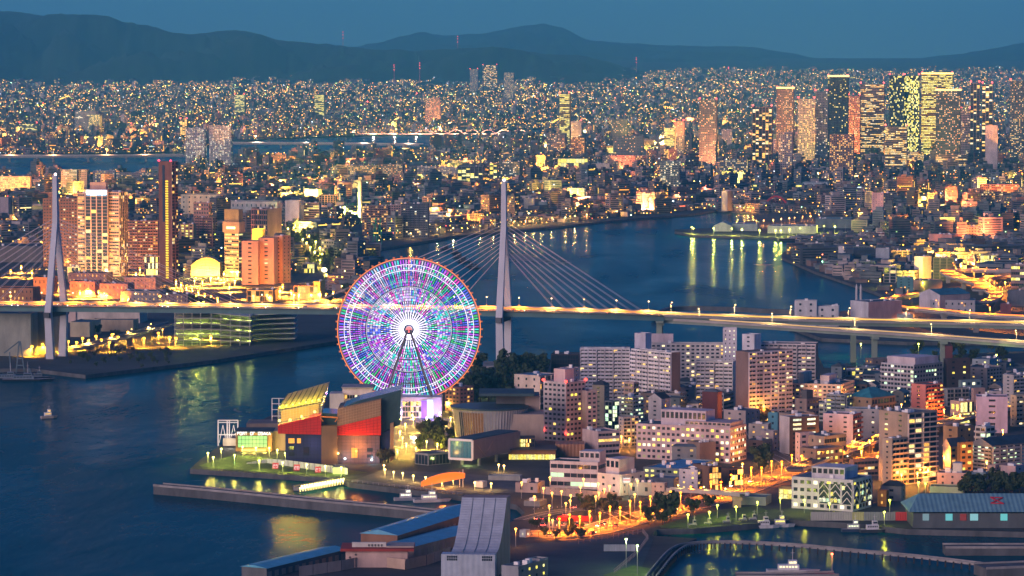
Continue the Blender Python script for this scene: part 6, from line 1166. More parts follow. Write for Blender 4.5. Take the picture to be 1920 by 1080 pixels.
# added floodlights that give the north bank facades their warm glow
fl_ = []
for x, y, c_, p_ in ((70, 506, ORANGE, 1), (95, 506, WARM, 1), (122, 506, ORANGE, 1), (150, 524, WARM, 1.6), (172, 524, WARM, 1.6), (194, 524, WARM, 1.4), (216, 524, ORANGE, 1.6), (240, 512, ORANGE, 1.3), (262, 512, ORANGE, 1.3), (284, 512, ORANGE, 1.2), (305, 536, ORANGE, .7), (345, 497, WARM, 1.6), (366, 497, ORANGE, 1.5), (388, 497, ORANGE, 1.5), (425, 528, WARM, 1.5), (442, 528, WARM, 1.5), (462, 542, ORANGE, 1.2), (486, 542, ORANGE, 1.2), (510, 540, ORANGE, 1.2), (528, 538, ORANGE, 1.2), (20, 545, SODIUM, 1.5), (50, 545, SODIUM, 1.5), (90, 558, SODIUM, 1.5), (140, 560, SODIUM, 1.5), (180, 562, SODIUM, 1.2), (225, 566, SODIUM, 1), (265, 548, SODIUM, 1.2), (330, 560, SODIUM, 1), (480, 570, ORANGE, 1.5), (560, 566, ORANGE, 1.5), (590, 566, WARM, 1.5), (40, 414, (1, .9, .08), 1.3), (65, 414, (1, .9, .08), 1.3), (614, 418, ORANGE, 1), (575, 428, ORANGE, .8), (700, 444, ORANGE, .9), (1155, 330, ORANGE, 3), (1200, 330, SODIUM, 3), (1075, 327, WARM, 2), (1120, 332, WARM, 2), (1760, 472, SODIUM, 1), (1640, 462, ORANGE, .8), (1660, 462, ORANGE, .8), (1645, 420, SODIUM, 1), (1690, 330, WARM, 2), (1720, 330, ORANGE, 2), (1320, 302, WARM, 3), (1660, 300, ORANGE, 3), (1385, 318, WARM, 2), (1420, 352, ORANGE, 1.5)):
    q = gp(x, y); f = thing('floodlight', q, 0, 'added floodlight warming a facade on the north bank', 'floodlight', 'added facade floodlights of the north bank')
    MB().box(-.6, .6, -.2, .2, .8, 1.6).tube((0, 0, 0), (0, 0, .8), .12).build('housing', DARK, f)
    l = link('lamp_light', lamp_spot(c_, 62000 * p_ * (q.y / 4000) ** 1.6), f); l.location = (0, .8, 2.2); l.rotation_euler = Vector((0, 1, .30)).to_track_quat('-Z', 'Y').to_euler(); fl_.append(f)
number_off(fl_)
# chimney and green plant, cranes
ch = thing('chimney', gp(675, 414), 0, 'tall pale chimney beside the glowing green plant', 'chimney'); Yx = gp(675, 414).y; p = gp(675, 414); put(MB().tube(p, Vector((p.x, p.y, zat(341, Yx))), 3.6, 2.6, 10).build('stack', wall((.62, .66, .56)), ch), ch)
pl = thing('plant', gp(655, 414), 0, 'pipe-covered industrial plant glowing yellow-green', 'plant'); Yx = gp(655, 414).y
for k in range(14): x = random.uniform(640, 670); t = random.uniform(386, 402); _xb(pl, 'unit', x, x + random.uniform(3, 8), t, 413, Yx + random.uniform(0, 20), 8, wall((.45, .46, .24)))
for x, y in ((645, 398), (655, 404), (665, 400), (650, 408)): plight(pl, at(x, y, Yx - 12), (.85, 1, .15), 160000); put(MB().ball(at(x, y, Yx - 4), 1.3).build('lamp', emit((.95, 1, .3), 12), pl), pl)
for x, lb in ((703, 'green harbour crane, left of the pair'), (712, 'green harbour crane, right of the pair')):
    cr = thing('harbour_crane', gp(x, 458), 0, lb, 'crane'); Yx = gp(x, 458).y; m = MB()
    for dx in (-4, 4): m.bar(at(x + dx, 458, Yx), at(x + dx * .3, 425, Yx), 1, 1)
    m.bar(at(x, 426, Yx), at(x + 2, 408, Yx), 1.4, 1.4); m.bar(at(x, 424, Yx), at(x - 14, 410, Yx), .8, .8); put(m.build('frame', wall((.03, .36, .20)), cr), cr)
# ================================================================== the countless rest of the city
def inside(poly, x, y):
    r = np.zeros(len(x), bool); n = len(poly)
    for i in range(n):
        (x0, y0), (x1, y1) = poly[i], poly[(i + 1) % n]
        c = ((y0 > y) != (y1 > y)) & (x < (x1 - x0) * (y - y0) / (y1 - y0 + 1e-12) + x0); r ^= c
    return r
def wpoly(pts): return [(p.x, p.y) for p in (gp(x, y) for x, y in pts)]
ZN = [  # built-up zones on the near banks (picture outlines of their ground), mean height, share of tall blocks
 (wpoly([(-120, 338), (340, 329), (440, 296), (700, 290), (700, 400), (640, 440), (545, 425), (400, 470), (300, 480), (80, 470), (-120, 470)]), 7.5, .025),
 (wpoly([(690, 290), (760, 289), (1060, 252), (1345, 252), (1345, 390), (1150, 408), (850, 436), (690, 455)]), 7.5, .03),
 (wpoly([(1345, 252), (2100, 252), (2100, 405), (1640, 408), (1500, 402), (1420, 398), (1345, 392)]), 8, .06),
 (wpoly([(1620, 408), (2100, 406), (2100, 560), (1900, 500), (1700, 470), (1625, 460)]), 8, .04),
 (wpoly([(1478, 474), (1530, 504), (1640, 542), (1700, 556), (1740, 545), (1900, 560), (1990, 540), (1990, 470), (1640, 458), (1515, 455)]), 6.5, .0), (wpoly([(300, 480), (400, 470), (545, 425), (640, 440), (690, 480), (690, 560), (560, 530), (300, 520)]), 8, .03),
 (wpoly([(1120, 760), (1300, 790), (1420, 800), (1400, 740), (1120, 730)]), 7, .0), (wpoly([(1540, 700), (1660, 700), (1700, 760), (1700, 830), (1560, 800)]), 8, .0), (wpoly([(1700, 700), (2050, 700), (2050, 900), (1760, 900), (1720, 800)]), 8, .0)]
BX = []   # x, y, z0, w, d, h, ang, wall rgb, roof rgb, lit
PALW = np.array([(.30, .33, .36), (.20, .25, .29), (.40, .38, .36), (.14, .19, .23), (.46, .42, .38), (.34, .27, .24), (.24, .30, .31), (.50, .48, .48), (.28, .20, .17), (.17, .22, .23)])
PALR = np.array([(.045, .08, .105), (.07, .11, .13), (.10, .13, .15), (.04, .06, .08), (.16, .19, .20), (.06, .13, .16)])
def district(x, y): return np.radians(20 + 50 * (0.5 + 0.5 * np.sin(np.floor(x / 420) * 12.9 + np.floor(y / 700) * 78.2)))
hand = np.array([(b[0], b[1]) for b in BUILDINGS])
def fill(px0, px1, py0, py1, dens, far):
    for py in np.arange(py0, py1, 1.0):
        n = int(dens(py)); px = rng.uniform(px0, px1, n); pyy = py + rng.uniform(0, 1, n)
        if not far: t = (HC - 3.0) * FPX / (pyy - HOR)
        else: t = None
        Y = (HC - 3.0) * FPX / (pyy - HOR) if not far else far(pyy)
        X = (px - 960) / FPX * Y
        if not far:
            hit = np.zeros(n, bool); hm = np.full(n, 8.0); tl_ = np.zeros(n)
            for poly, h_, ts in ZN:
                q = inside(poly, X, Y); hm[q] = h_; tl_[q] = ts; hit |= q
        else: hit = np.ones(n, bool); hm = np.full(n, 9.0); tl_ = np.where(px > 1250, .16, .07)
        if far or py < 470:
            fld = np.sin(X / 410 + 2 * np.sin(Y / 900)) * np.sin(Y / 640 + 1.7 * np.sin(X / 700)); hit &= (fld > -.72) | (rng.random(n) < .25)
        X, Y, hm, tl_, px = X[hit], Y[hit], hm[hit], tl_[hit], px[hit]; n = len(X)
        if not n: continue
        u = rng.random(n); k = rng.random(n)
        h = hm * rng.uniform(.6, 1.25, n); w = rng.uniform(8, 15, n); d = rng.uniform(8, 14, n)
        md = (u < .30) ; h[md] = rng.uniform(9, 15, md.sum()) if not far else rng.uniform(10, 18, md.sum()); w[md] = rng.uniform(12, 28, md.sum()); d[md] = rng.uniform(10, 16, md.sum())
        tl2 = u < tl_; h[tl2] = rng.uniform(20, 40, tl2.sum()); w[tl2] = rng.uniform(14, 34, tl2.sum()); d[tl2] = rng.uniform(11, 18, tl2.sum())
        bg_ = rng.random(n) < .035; w[bg_] = rng.uniform(35, 75, bg_.sum()); d[bg_] = rng.uniform(18, 35, bg_.sum()); h[bg_] = rng.uniform(9, 20, bg_.sum())
        if far is None or not far: pass
        else:
            sc_ = np.clip(Y / 14000, .9, 1.9); w *= sc_; d *= sc_
        z0 = np.where(Y < 11800, 2.9, 2.9 + 133 * (np.clip(Y - 11800, 0, None) / 14200) ** 1.2)
        wc = PALW[rng.integers(0, len(PALW), n)] * np.array([.74, .72, .74]) * rng.uniform(.35, 1.15, (n, 1)); rc = PALR[rng.integers(0, len(PALR), n)] * rng.uniform(.7, 1.2, (n, 1))
        BX.append(np.column_stack([X, Y, z0, w, d, h, district(X, Y), wc, rc, u]))
fill(-60, 1990, 247, 560, lambda py: np.interp(py, [247, 300, 400, 560], [230, 190, 105, 60]), None)
fill(1120, 1990, 690, 905, lambda py: 3.2, None)
# far plain: rows in the distance
def far_Y(pyy):
    Ys = np.linspace(9000, 30000, 400); z = np.where(Ys < 11800, 2.9, 2.9 + 133 * (np.clip(Ys - 11800, 0, None) / 14200) ** 1.2); yy = HOR + (HC - z) * FPX / Ys
    return np.interp(-pyy, -yy, Ys)
fill(-60, 1990, 134, 289, lambda py: np.interp(py, [134, 160, 200, 289], [300, 300, 260, 200]), far_Y)
A = np.concatenate(BX)
# far rows only beyond the wide river's far bank
pxa = A[:, 0] / A[:, 1] * FPX + 960; e_ = np.interp(pxa, [-600, 0, 345, 440, 760, 1060, 1061, 2600], [288, 291, 284, 262, 251, 240, 400, 400]); Yedge = (HC - 2.9) * FPX / (e_ - HOR)
landA = wpoly([(-260, 336), (340, 326), (440, 293), (760, 286), (1060, 246.5), (2150, 246.5), (2150, 1160), (-260, 1160)])
inA = inside(landA, A[:, 0], A[:, 1]); A = A[inA | ((A[:, 1] > Yedge + 25) & ~inA)]
# keep clear of the hand-built ones
B_ = np.array([(b[0] + (math.cos(R(b[4])) * b[2] - math.sin(R(b[4])) * b[3]) / 2, b[1] + (math.sin(R(b[4])) * b[2] + math.cos(R(b[4])) * b[3]) / 2, max(b[2], b[3]) * .62 + 10) for b in BUILDINGS])
keep = np.ones(len(A), bool)
for bx_, by_, br_ in B_: keep &= (A[:, 0] - bx_) ** 2 + (A[:, 1] - by_) ** 2 > br_ ** 2
def clear_line(C, r):
    global keep
    for p in C: keep &= (A[:, 0] - p.x) ** 2 + (A[:, 1] - p.y) ** 2 > r * r
clear_line(RC_, 24); clear_line(TR[1], 16)
for lp in (LP1, LP2, LP3):
    for dy in (0, -45): clear_line([p + Vector((0, dy, 0)) for p in lp[1]], 34)
clear_line(BVD, 34); clear_line([p + Vector((0, -60, 0)) for p in BVD], 34); clear_line(LPR, 30)
for xx, yy in ((385, 524), (385, 532), (370, 540), (405, 536), (620, 500), (640, 490), (1450, 410), (1430, 415), (1470, 412), (1450, 402), (1858, 515), (1800, 515), (1818, 500), (1740, 538), (1694, 535)): clear_line([gp(xx, yy)], 60)
A = A[keep]
CLEAR = [(gp(1470, 720), 60), (gp(1640, 680), 90)]
for p, r in CLEAR: A = A[(A[:, 0] - p.x) ** 2 + (A[:, 1] - p.y) ** 2 > r * r]
NEAR = A[A[:, 1] < 3300]; A = A[A[:, 1] >= 3300]
small = [[], [], []]
for row in NEAR:
    px_ = row[0] / row[1] * FPX + 960; k = 0 if px_ < 1520 else 1 if px_ < 1720 else 2
    if len(small[k]) < 46:
        hp = random.random(); low_ = row[5] < 9.5
        ob = bld(('small house among the blocks behind the pink office', 'small house among the blocks round the teal-roofed hall', 'small house among the blocks of the right-hand district')[k], px_, 0, 0, 0, 0, math.degrees(row[6]), tuple((row[7:10] * 1.9).clip(.08, .62)), random.choice(['grid', 'small', 'gallery', 'band', 'small']), Y=row[1], Lr=row[3], Ll=row[4], H=max(5.5, row[5]), lit=.22, pal=random.choice(['warm', 'white', 'yellow', 'orange']), roof=tuple(row[10:13] * 1.2), group=('small houses behind the pink office', 'small houses round the teal-roofed hall', 'small houses of the right-hand district')[k], name='house', cat='house', **(dict(gable=2.5) if low_ and hp < .35 else dict(hip=2.5) if low_ and hp < .6 else {}))
        small[k].append(ob[0])
for g_ in small: number_off(g_)
nb_ = len(A)
def boxes(A):
    n = len(A); c, s = np.cos(A[:, 6]), np.sin(A[:, 6]); V = np.zeros((n, 8, 3))
    for k, (sx, sy) in enumerate(((-1, -1), (1, -1), (1, 1), (-1, 1))):
        lx, ly = sx * A[:, 3] / 2, sy * A[:, 4] / 2
        for j in (0, 4):
            V[:, k + j, 0] = A[:, 0] + lx * c - ly * s; V[:, k + j, 1] = A[:, 1] + lx * s + ly * c; V[:, k + j, 2] = A[:, 2] + (A[:, 5] if j else -.5)
    F = np.array([(0, 1, 5, 4), (1, 2, 6, 5), (2, 3, 7, 6), (3, 0, 4, 7), (4, 5, 6, 7)])
    Q = (np.arange(n) * 8)[:, None, None] + F[None]; C = np.zeros((n, 5, 3)); C[:, :4] = A[:, None, 7:10]; C[:, 4] = A[:, 10:13]
    return V.reshape(-1, 3), Q.reshape(-1, 4), C.reshape(-1, 3)
# small roof houses on the taller ones
tall = A[A[:, 5] > 12]; ph_ = tall.copy(); ph_[:, 2] += ph_[:, 5] - .1; ph_[:, 5] = rng.uniform(2.5, 6, len(ph_)); ph_[:, 3] *= rng.uniform(.2, .5, len(ph_)); ph_[:, 4] *= rng.uniform(.3, .7, len(ph_))
V, Q, C = boxes(np.concatenate([A, ph_]))
# ridge roofs on the low houses: lift a ridge from the roof centre
tag(np_mesh('distant_city', V, Q, C, [CITYWALL]), 'countless small city buildings stretching to the hills', 'city', kind='stuff')
# lit and dark windows of the city mass
low = A; n = len(low); c, s = np.cos(low[:, 6]), np.sin(low[:, 6]); WV = []; WC_ = []
PW = np.array([(1, .50, .05), (1, .62, .10), (1, .38, .03), (1, .75, .28), (.50, 1, .35), (.65, .88, 1), (1, .28, .02), (.70, 1, .08), (1, .18, .08)]); PP = np.array([.28, .22, .18, .11, .03, .04, .10, .02, .02])
def put_windows(idx, face, fu, v0, ww, hh, colr):
    b = low[idx]; cc, ss = c[idx], s[idx]
    if face == 0: lx0 = (fu - .5) * (b[:, 3] - ww); ly = -b[:, 4] / 2 - .12; dx, dy = 1, 0; ox, oy = lx0, ly
    else: ox = -b[:, 3] / 2 - .12; oy = (fu - .5) * (b[:, 4] - ww)
    if face == 0: p0 = (ox - ww / 2, oy); p1 = (ox + ww / 2, oy)
    else: p0 = (ox, oy + ww / 2); p1 = (ox, oy - ww / 2)
    q = np.zeros((len(idx), 4, 3))
    for k, (p, z) in enumerate(((p0, v0), (p1, v0), (p1, v0 + hh), (p0, v0 + hh))):
        q[:, k, 0] = b[:, 0] + p[0] * cc - p[1] * ss; q[:, k, 1] = b[:, 1] + p[0] * ss + p[1] * cc; q[:, k, 2] = b[:, 2] + z
    WV.append(q); WC_.append(colr)
floors = np.maximum(1, (low[:, 5] / 3.2).astype(int))
fl2 = np.sin(low[:, 0] / 260 + 1.3 + np.sin(low[:, 1] / 700)) * np.sin(low[:, 1] / 380 + np.sin(low[:, 0] / 500)); warmth = np.clip(.5 + .9 * fl2, .02, 1.6)
dist = low[:, 1]
for rep in range(14):
    for face in (0, 1):
        pr = np.clip((low[:, 5] * np.where(face == 0, low[:, 3], low[:, 4])) / 520, .05, 1) * np.where(dist > 9000, .70, .80) * (.45 + .8 * warmth)
        idx = np.nonzero(rng.random(n) < pr * .62)[0]
        if not len(idx): continue
        fl = (rng.random(len(idx)) * floors[idx]).astype(int); big = np.clip(dist[idx] / 9000, .8, 2.0)
        ww = rng.uniform(1.3, 2.6, len(idx)) * big; hh = rng.uniform(1.1, 1.7, len(idx)) * big
        ww = np.minimum(ww, .7 * np.where(face == 0, low[idx, 3], low[idx, 4])); hh = np.minimum(hh, low[idx, 5] * .5)
        v0 = np.minimum(fl * 3.2 + .9, low[idx, 5] - hh - .3)
        colr = PW[rng.choice(len(PW), len(idx), p=PP)] * (rng.lognormal(.35, .75, len(idx)) * 1.5)[:, None]
        put_windows(idx, face, rng.random(len(idx)), v0, ww, hh, colr)
# lit strips: stairs, signs, whole floors
idx = np.nonzero((low[:, 5] > 14) & (rng.random(n) < .16))[0]; put_windows(idx, 0, rng.random(len(idx)), np.full(len(idx), 2.0), rng.uniform(1.4, 3.0, len(idx)), low[idx, 5] * rng.uniform(.5, .9, len(idx)), PW[rng.choice(4, len(idx))] * rng.uniform(.5, 1.6, (len(idx), 1)))
idx = np.nonzero((low[:, 5] > 9) & (rng.random(n) < .16))[0]; put_windows(idx, 0, np.full(len(idx), .5), low[idx, 5] * rng.uniform(.2, .75, len(idx)), low[idx, 3] * rng.uniform(.4, .9, len(idx)), rng.uniform(1.0, 1.8, len(idx)), PW[rng.choice(len(PW), len(idx), p=PP)] * rng.uniform(.6, 1.8, (len(idx), 1)))
# dark window bands on the nearer blocks
near = np.nonzero((dist < 9500) & (low[:, 5] > 9))[0]
for f in range(12):
    for face in (0, 1):
        idx = near[floors[near] > f]
        if len(idx): put_windows(idx, face, np.full(len(idx), .5), np.full(len(idx), f * 3.2 + 1.0), np.where(face == 0, low[idx, 3], low[idx, 4]) * .86, np.full(len(idx), 1.3), np.zeros((len(idx), 3)))
# nudge lit ones in front of the dark bands: bands were added last, so shift them back a little
WVv = np.concatenate(WV); WCc = np.concatenate(WC_)
isdark = WCc.sum(1) == 0; WVv[isdark, :, 1] += .06
tag(np_mesh('distant_city_windows', WVv.reshape(-1, 3), np.arange(len(WVv) * 4).reshape(-1, 4), WCc, [PANE]), 'countless window lights of the city', 'window lights', kind='stuff')
# street and sign lamps among the far blocks
ns = 8500; sel = A[rng.choice(nb_, ns, p=None)]; off = rng.normal(0, 10, (ns, 2)); L_ = np.zeros((ns, 13)); L_[:, 0] = sel[:, 0] + off[:, 0]; L_[:, 1] = sel[:, 1] - 9 + off[:, 1] * .3
sz = rng.uniform(.7, 1.5, ns) * np.clip(sel[:, 1] / 8000, .7, 2.2); L_[:, 2] = sel[:, 2] + np.where(rng.random(ns) < .65, rng.uniform(6, 11, ns), sel[:, 5] + .6); L_[:, 3] = sz; L_[:, 4] = sz; L_[:, 5] = sz
AV = []
for k in range(70):                                            # lamps strung along avenues
    X0, Y0 = 0, rng.uniform(4300, 16000); X0 = rng.uniform(-.15, .15) * Y0; an = rng.choice([R(75), R(-8), R(100), R(20)]) + rng.normal(0, .12); ln = rng.uniform(300, 1100) * Y0 / 8000; m_ = int(ln / (34 * max(1, Y0 / 9000))); t_ = np.linspace(0, ln, m_)
    AV.append(np.column_stack([X0 + np.cos(an) * t_, Y0 + np.sin(an) * t_]))
AV = np.concatenate(AV); pxv = AV[:, 0] / AV[:, 1] * FPX + 960; okA = np.zeros(len(AV), bool)
for poly, h_, ts in ZN: okA |= inside(poly, AV[:, 0], AV[:, 1])
okA |= AV[:, 1] > np.interp(pxv, [-600, 0, 345, 440, 760, 1060, 1061, 2600], [9200, 9200, 9500, 10700, 11500, 12500, 12500, 12500]) + 60
AV = AV[okA]; L2 = np.zeros((len(AV), 13)); L2[:, :2] = AV; L2[:, 2] = np.where(AV[:, 1] < 11800, 2.9, 2.9 + 133 * (np.clip(AV[:, 1] - 11800, 0, None) / 14200) ** 1.2) + rng.uniform(11, 14, len(AV)); z_ = 1.3 * np.clip(AV[:, 1] / 7000, .8, 2.2); L2[:, 3] = z_; L2[:, 4] = z_; L2[:, 5] = z_
nS = ns; L_ = np.concatenate([L_, L2]); ns = len(L_)
V, Q, C = boxes(L_); PL = np.array([(1, .34, .02), (1, .50, .05), (1, .70, .12), (.75, 1, .12), (1, .06, .04), (.3, 1, .45), (.7, .85, 1), (1, .25, .1)]); pc = PL[rng.choice(8, ns, p=[.42, .26, .13, .05, .07, .015, .025, .03])] * rng.lognormal(1.5, .8, (ns, 1)); pc[nS:] = np.array([(1, .44, .04)]) * rng.uniform(3, 8, (ns - nS, 1))
tag(np_mesh('distant_city_lamps', V, Q, np.repeat(pc, 5, axis=0), [LED]), 'countless street and roof lamps of the city', 'city lamps', kind='stuff')
cl = bpy.data.objects['distant_city_lamps']
for k in range(900):  # added spots without lamp bodies, warming the city facades
    b = sel[rng.integers(0, nS)]
    if b[1] < 3900 or b[1] > 12500 or (b[1] > 8500 and k % 2): continue
    cc_ = random.choice([(1, .34, .03), (1, .42, .05), (1, .58, .08), (1, .26, .03), (1, .22, .06)])
    l = link('lamp_light', lamp_spot(cc_, round(random.choice([2, 3, 4.5, 7]) * 2.2e5 * (round(b[1] / 1500) * 1500 / 6000) ** 1.4)), cl); l.location = (b[0] + 5, b[1] - 30, b[2] + 7); l.rotation_euler = Vector((0, 1, .06)).to_track_quat('-Z', 'Y').to_euler()
# ================================================================== lamps, trees, boats, cars
LAMP = 0.2
def lamp_kit(name, rgb, power, h, r=.62, s=20, spot=False):
    root = link(name, None); MB().tube((0, 0, 0), (0, 0, h), .16, .1, 5).build('pole', STEEL, root)
    MB().ball((0, 0, h + .1), r, n=8, m=5, sz=.8).build('lamp_head', emit(rgb, min(s, 7.0)), root)
    l = link('lamp_light', lamp_spot(rgb, power * LAMP) if spot else lamp_light('x', rgb, power * LAMP), root); l.location = (0, -.9, h - .9); return root
def lamps(label, group, rgb, power, h, pts, z=3.0, r=.62, s=20, name='street_lamp', spot=False):
    k = None; done = []
    for i, p in enumerate(pts):
        if k is None: k = o_ = lamp_kit(name, rgb, power, h, r, s, spot)
        else: o_ = copy_tree(k)
        o_.location = gp(*p, z); tag(o_, label, 'street lamp', group); done.append(o_)
    number_off(done)
lamps('orange street lamp on the lot and road beside the boat basin', 'orange lamps of the lot and road', ORANGE, 9000, 9, [(1019, 946), (1035, 955), (1002, 962), (1053, 952), (1088, 943), (1122, 937), (1094, 928), (1031, 925), (1070, 960), (1069, 970), (1061, 975), (1030, 980), (1036, 1008), (967, 1025), (1117, 962), (1123, 955), (1133, 948), (1143, 942), (1183, 938), (1195, 932), (1190, 958), (978, 935)], s=16)
RD_ = [(1000, 1001), (1060, 1002), (1120, 992), (1180, 975), (1260, 955), (1340, 935), (1420, 905), (1500, 880), (1580, 862), (1660, 845)]
rp_ = []
for k in range(34):
    x = 1030 + 625 * k / 33; rp_.append((x, float(np.interp(x, [q[0] for q in RD_], [q[1] for q in RD_])) + (3.4 if k % 2 else -3.4)))
lamps('sodium lamp along the main orange road', 'lamps along the main orange road', (1, .20, .006), 170000, 9, rp_, s=14, spot=True)
lamps('orange street lamp in the alleys between the blocks', 'alley lamps between the blocks', ORANGE, 60000, 8, [(1165, 842), (1180, 846), (1150, 850), (1420, 786), (1405, 792), (1432, 783), (1440, 870), (1500, 830), (1550, 850), (1615, 870), (1630, 850), (1645, 880), (1690, 915), (1720, 912), (1740, 905), (1770, 880), (1800, 800), (1770, 790), (1830, 830), (1850, 890), (1660, 905), (1595, 775), (1690, 780), (1880, 830), (1360, 905), (1392, 895), (1375, 902), (1790, 780)], s=12)
lamps('yellow lamp on the quay by the inner harbour', 'yellow quay lamps of the inner harbour', (.90, 1, .06), 6000, 7, [(1463, 958), (1508, 962), (1658, 985), (1750, 988), (1908, 988), (1668, 962), (1555, 968), (1330, 985), (1380, 975), (1420, 966), (1290, 990), (1345, 972), (1735, 930), (1722, 928)], s=14)
lamps('tall green-white lamp on the dark lot', 'tall lamps on the dark lot', (.75, 1, .35), 12000, 14, [(1174, 1065), (1195, 1078)], s=8)
lamps('amber garden lamp in the aquarium plaza', 'amber lamps in the plaza', (1, .60, .08), 34000, 6, [(748, 800), (760, 812), (750, 826), (775, 800), (790, 812), (770, 836), (800, 800), (830, 805), (845, 800), (762, 850), (780, 858), (745, 862), (800, 845), (820, 850), (840, 845), (755, 838), (735, 842), (825, 790), (850, 782), (838, 770)], s=16)
lamps('white floodlight under the plaza trees', 'plaza floodlights', (1, .86, .6), 12000, 3, [(776, 830)], r=1.6, s=14)
lamps('amber lamp on the quay terrace', 'amber lamps on the quay terrace', (1, .55, .12), 9000, 4, [(722, 893), (738, 898), (755, 900), (775, 905), (798, 908), (720, 885), (890, 918), (921, 920), (850, 912), (935, 884), (945, 886), (828, 915)], s=14)
lamps('yellow lamp along the lawn promenade', 'promenade lamps', (1, .95, .12), 11000, 6, [(390, 868), (415, 860), (440, 872), (486, 882), (530, 886), (575, 890), (640, 896), (455, 856), (480, 858), (505, 858), (520, 862), (535, 868), (400, 876), (610, 893)], s=10)
lamps('golden lamp on the far quay below the car park', 'golden lamps on the far quay', (1, .40, .02), 240000, 8, [(128, 658), (144, 660), (166, 657), (190, 655), (222, 650), (250, 646), (297, 642), (342, 640), (368, 640), (427, 643), (452, 641), (318, 650), (115, 662), (60, 668), (80, 664), (155, 652), (180, 648), (210, 645), (240, 640), (275, 636), (305, 632), (330, 652), (395, 648), (205, 660), (270, 652)], s=22, r=1.1, spot=True)
lamps('lime lamp at the car park quay', 'lime lamps at the car park quay', (.95, 1, .08), 30000, 9, [(430, 640), (452, 636), (415, 642), (370, 646)], s=22)
lamps('yellow lamp lining the boulevard', 'boulevard lamps', (1, .70, .08), 120000, 9, [(551, 438), (556, 446), (562, 454), (568, 461), (575, 468), (582, 477), (590, 486), (596, 494), (600, 502), (562, 436), (570, 446), (580, 455), (592, 466), (600, 478), (604, 490), (585, 500), (612, 530), (618, 540), (655, 478), (662, 488), (670, 500), (678, 480), (540, 440), (572, 432), (620, 470)], s=18, r=1.1)
lamps('brilliant white floodlight in the bright square', 'square floodlight', (1, .92, .6), 260000, 14, [(608, 530)], r=3.0, s=20)
lamps('golden lamp among the resort halls', 'resort lamps below the hotels', (1, .36, .025), 1700000, 8, [(8, 556), (30, 562), (50, 562), (20, 520), (40, 512), (60, 522), (70, 540), (150, 560), (165, 556), (185, 560), (200, 566), (205, 556), (255, 525), (262, 515), (275, 535), (285, 540), (330, 540), (340, 545), (350, 550), (360, 554), (372, 560), (384, 566), (396, 570), (408, 574), (365, 536), (380, 540), (395, 532), (410, 530), (420, 540), (430, 548), (440, 538), (445, 522), (420, 524), (470, 562), (500, 564), (525, 556), (530, 548), (546, 560), (560, 566), (600, 562), (612, 566), (625, 562), (110, 545), (120, 552), (240, 572)], s=16, r=.9, spot=True)
lamps('orange bridge approach flare lamp', 'flare lamps before the bridge', (1, .5, .06), 80000, 12, [(475, 578), (501, 576), (551, 576), (601, 576), (20, 578), (300, 578)], s=26, r=1.2, spot=True)
lamps('yellow bank lamp on the industrial point', 'lamps on the industrial point', (1, .88, .08), 26000, 9, [(1516, 478), (1590, 508), (1610, 512), (1643, 511), (1653, 515), (1625, 520), (1650, 540), (1730, 545), (1715, 536), (1756, 572), (1777, 572), (1885, 545), (1855, 575), (1775, 566)], s=16)
lamps('yellow dock lamp on the peninsula quay', 'peninsula dock lamps', (1, .95, .10), 70000, 9, [(1297, 438), (1300, 440), (1338, 440), (1372, 441), (1391, 442), (1424, 444), (1454, 444), (1464, 444), (1480, 442), (1500, 440), (1545, 436), (1565, 436)], s=20, r=1.0)
lamps('orange lamp row behind the quay sheds', 'orange lamp row behind the quay sheds', (1, .30, .05), 60000, 8, [(1418, 424), (1432, 423), (1450, 422), (1465, 420), (1480, 419), (1490, 418), (1505, 416), (1520, 414), (1535, 412), (1584, 408)], s=16)
lamps('orange bank lamp along the far river bank', 'far bank lamps', (1, .50, .10), 60000, 8, [(965, 425), (985, 424), (1000, 422), (1015, 420), (1035, 418), (1060, 417), (1078, 415), (1100, 412), (1137, 408), (1155, 406), (1200, 400), (1222, 398), (820, 440), (850, 438), (770, 448), (900, 434), (925, 430)], s=16)
lamps('red and gold lamp at the arch bridge works', 'lamps at the arch bridge works', (1, .38, .05), 60000, 7, [(1395, 398), (1402, 397), (1412, 398), (1420, 397), (1382, 397), (1430, 396)], s=20)
lamps('green-yellow park lamp on the wooded hill', 'park lamps on the wooded hill', (.85, 1, .15), 6000, 6, [(896, 722), (932, 728), (905, 745)], s=12)
lamps('lone roadside lamp by the river under the bridge', 'lamps below the elevated road', (.95, 1, .15), 16000, 12, [(1603, 660), (1614, 672), (1722, 672), (1868, 694)], s=12)
lamps('red harbour light on the bottom pier', 'red pier light', (1, .12, .05), 5000, 9, [(1560, 1074)], z=4.0, s=12)
def fence(label, pts, gap, h, colr, z=3.0):
    C = [gp(x, y, z) for x, y in pts]; r = thing('fence', C[0], 0, label, 'fence'); me = None
    for a, b in zip(C, C[1:]):
        d = b - a; n_ = max(1, int(d.length / gap)); m = MB()
        for zz in (h * .45, h * .95): m.bar(a + Vector((0, 0, zz)), b + Vector((0, 0, zz)), .12, .12)
        put(m.build('rail', wall(colr, .6), r), r)
        for k in range(n_):
            if me is None: q = MB().box(-.12, .12, -.12, .12, 0, h).build('post', wall(colr, .6), r); me = q.data
            else: q = link('post', me, r)
            q.location = a + d * (k / n_) - C[0]
fence('dark post fence along the near edge of the orange road', [(1010, 1008), (1090, 1004), (1150, 993), (1215, 976), (1300, 952), (1400, 922), (1470, 900)], 5, 3.2, (.10, .07, .06))
fence('dark post fence along the far edge of the orange road', [(1110, 972), (1180, 958), (1250, 942), (1320, 925), (1400, 900), (1470, 878)], 5, 3.0, (.12, .08, .06))
fence('pale post fence round the dark lot', [(1085, 1020), (1150, 1010), (1205, 1000), (1215, 1012), (1195, 1040), (1150, 1078)], 4, 2.6, (.30, .26, .28))
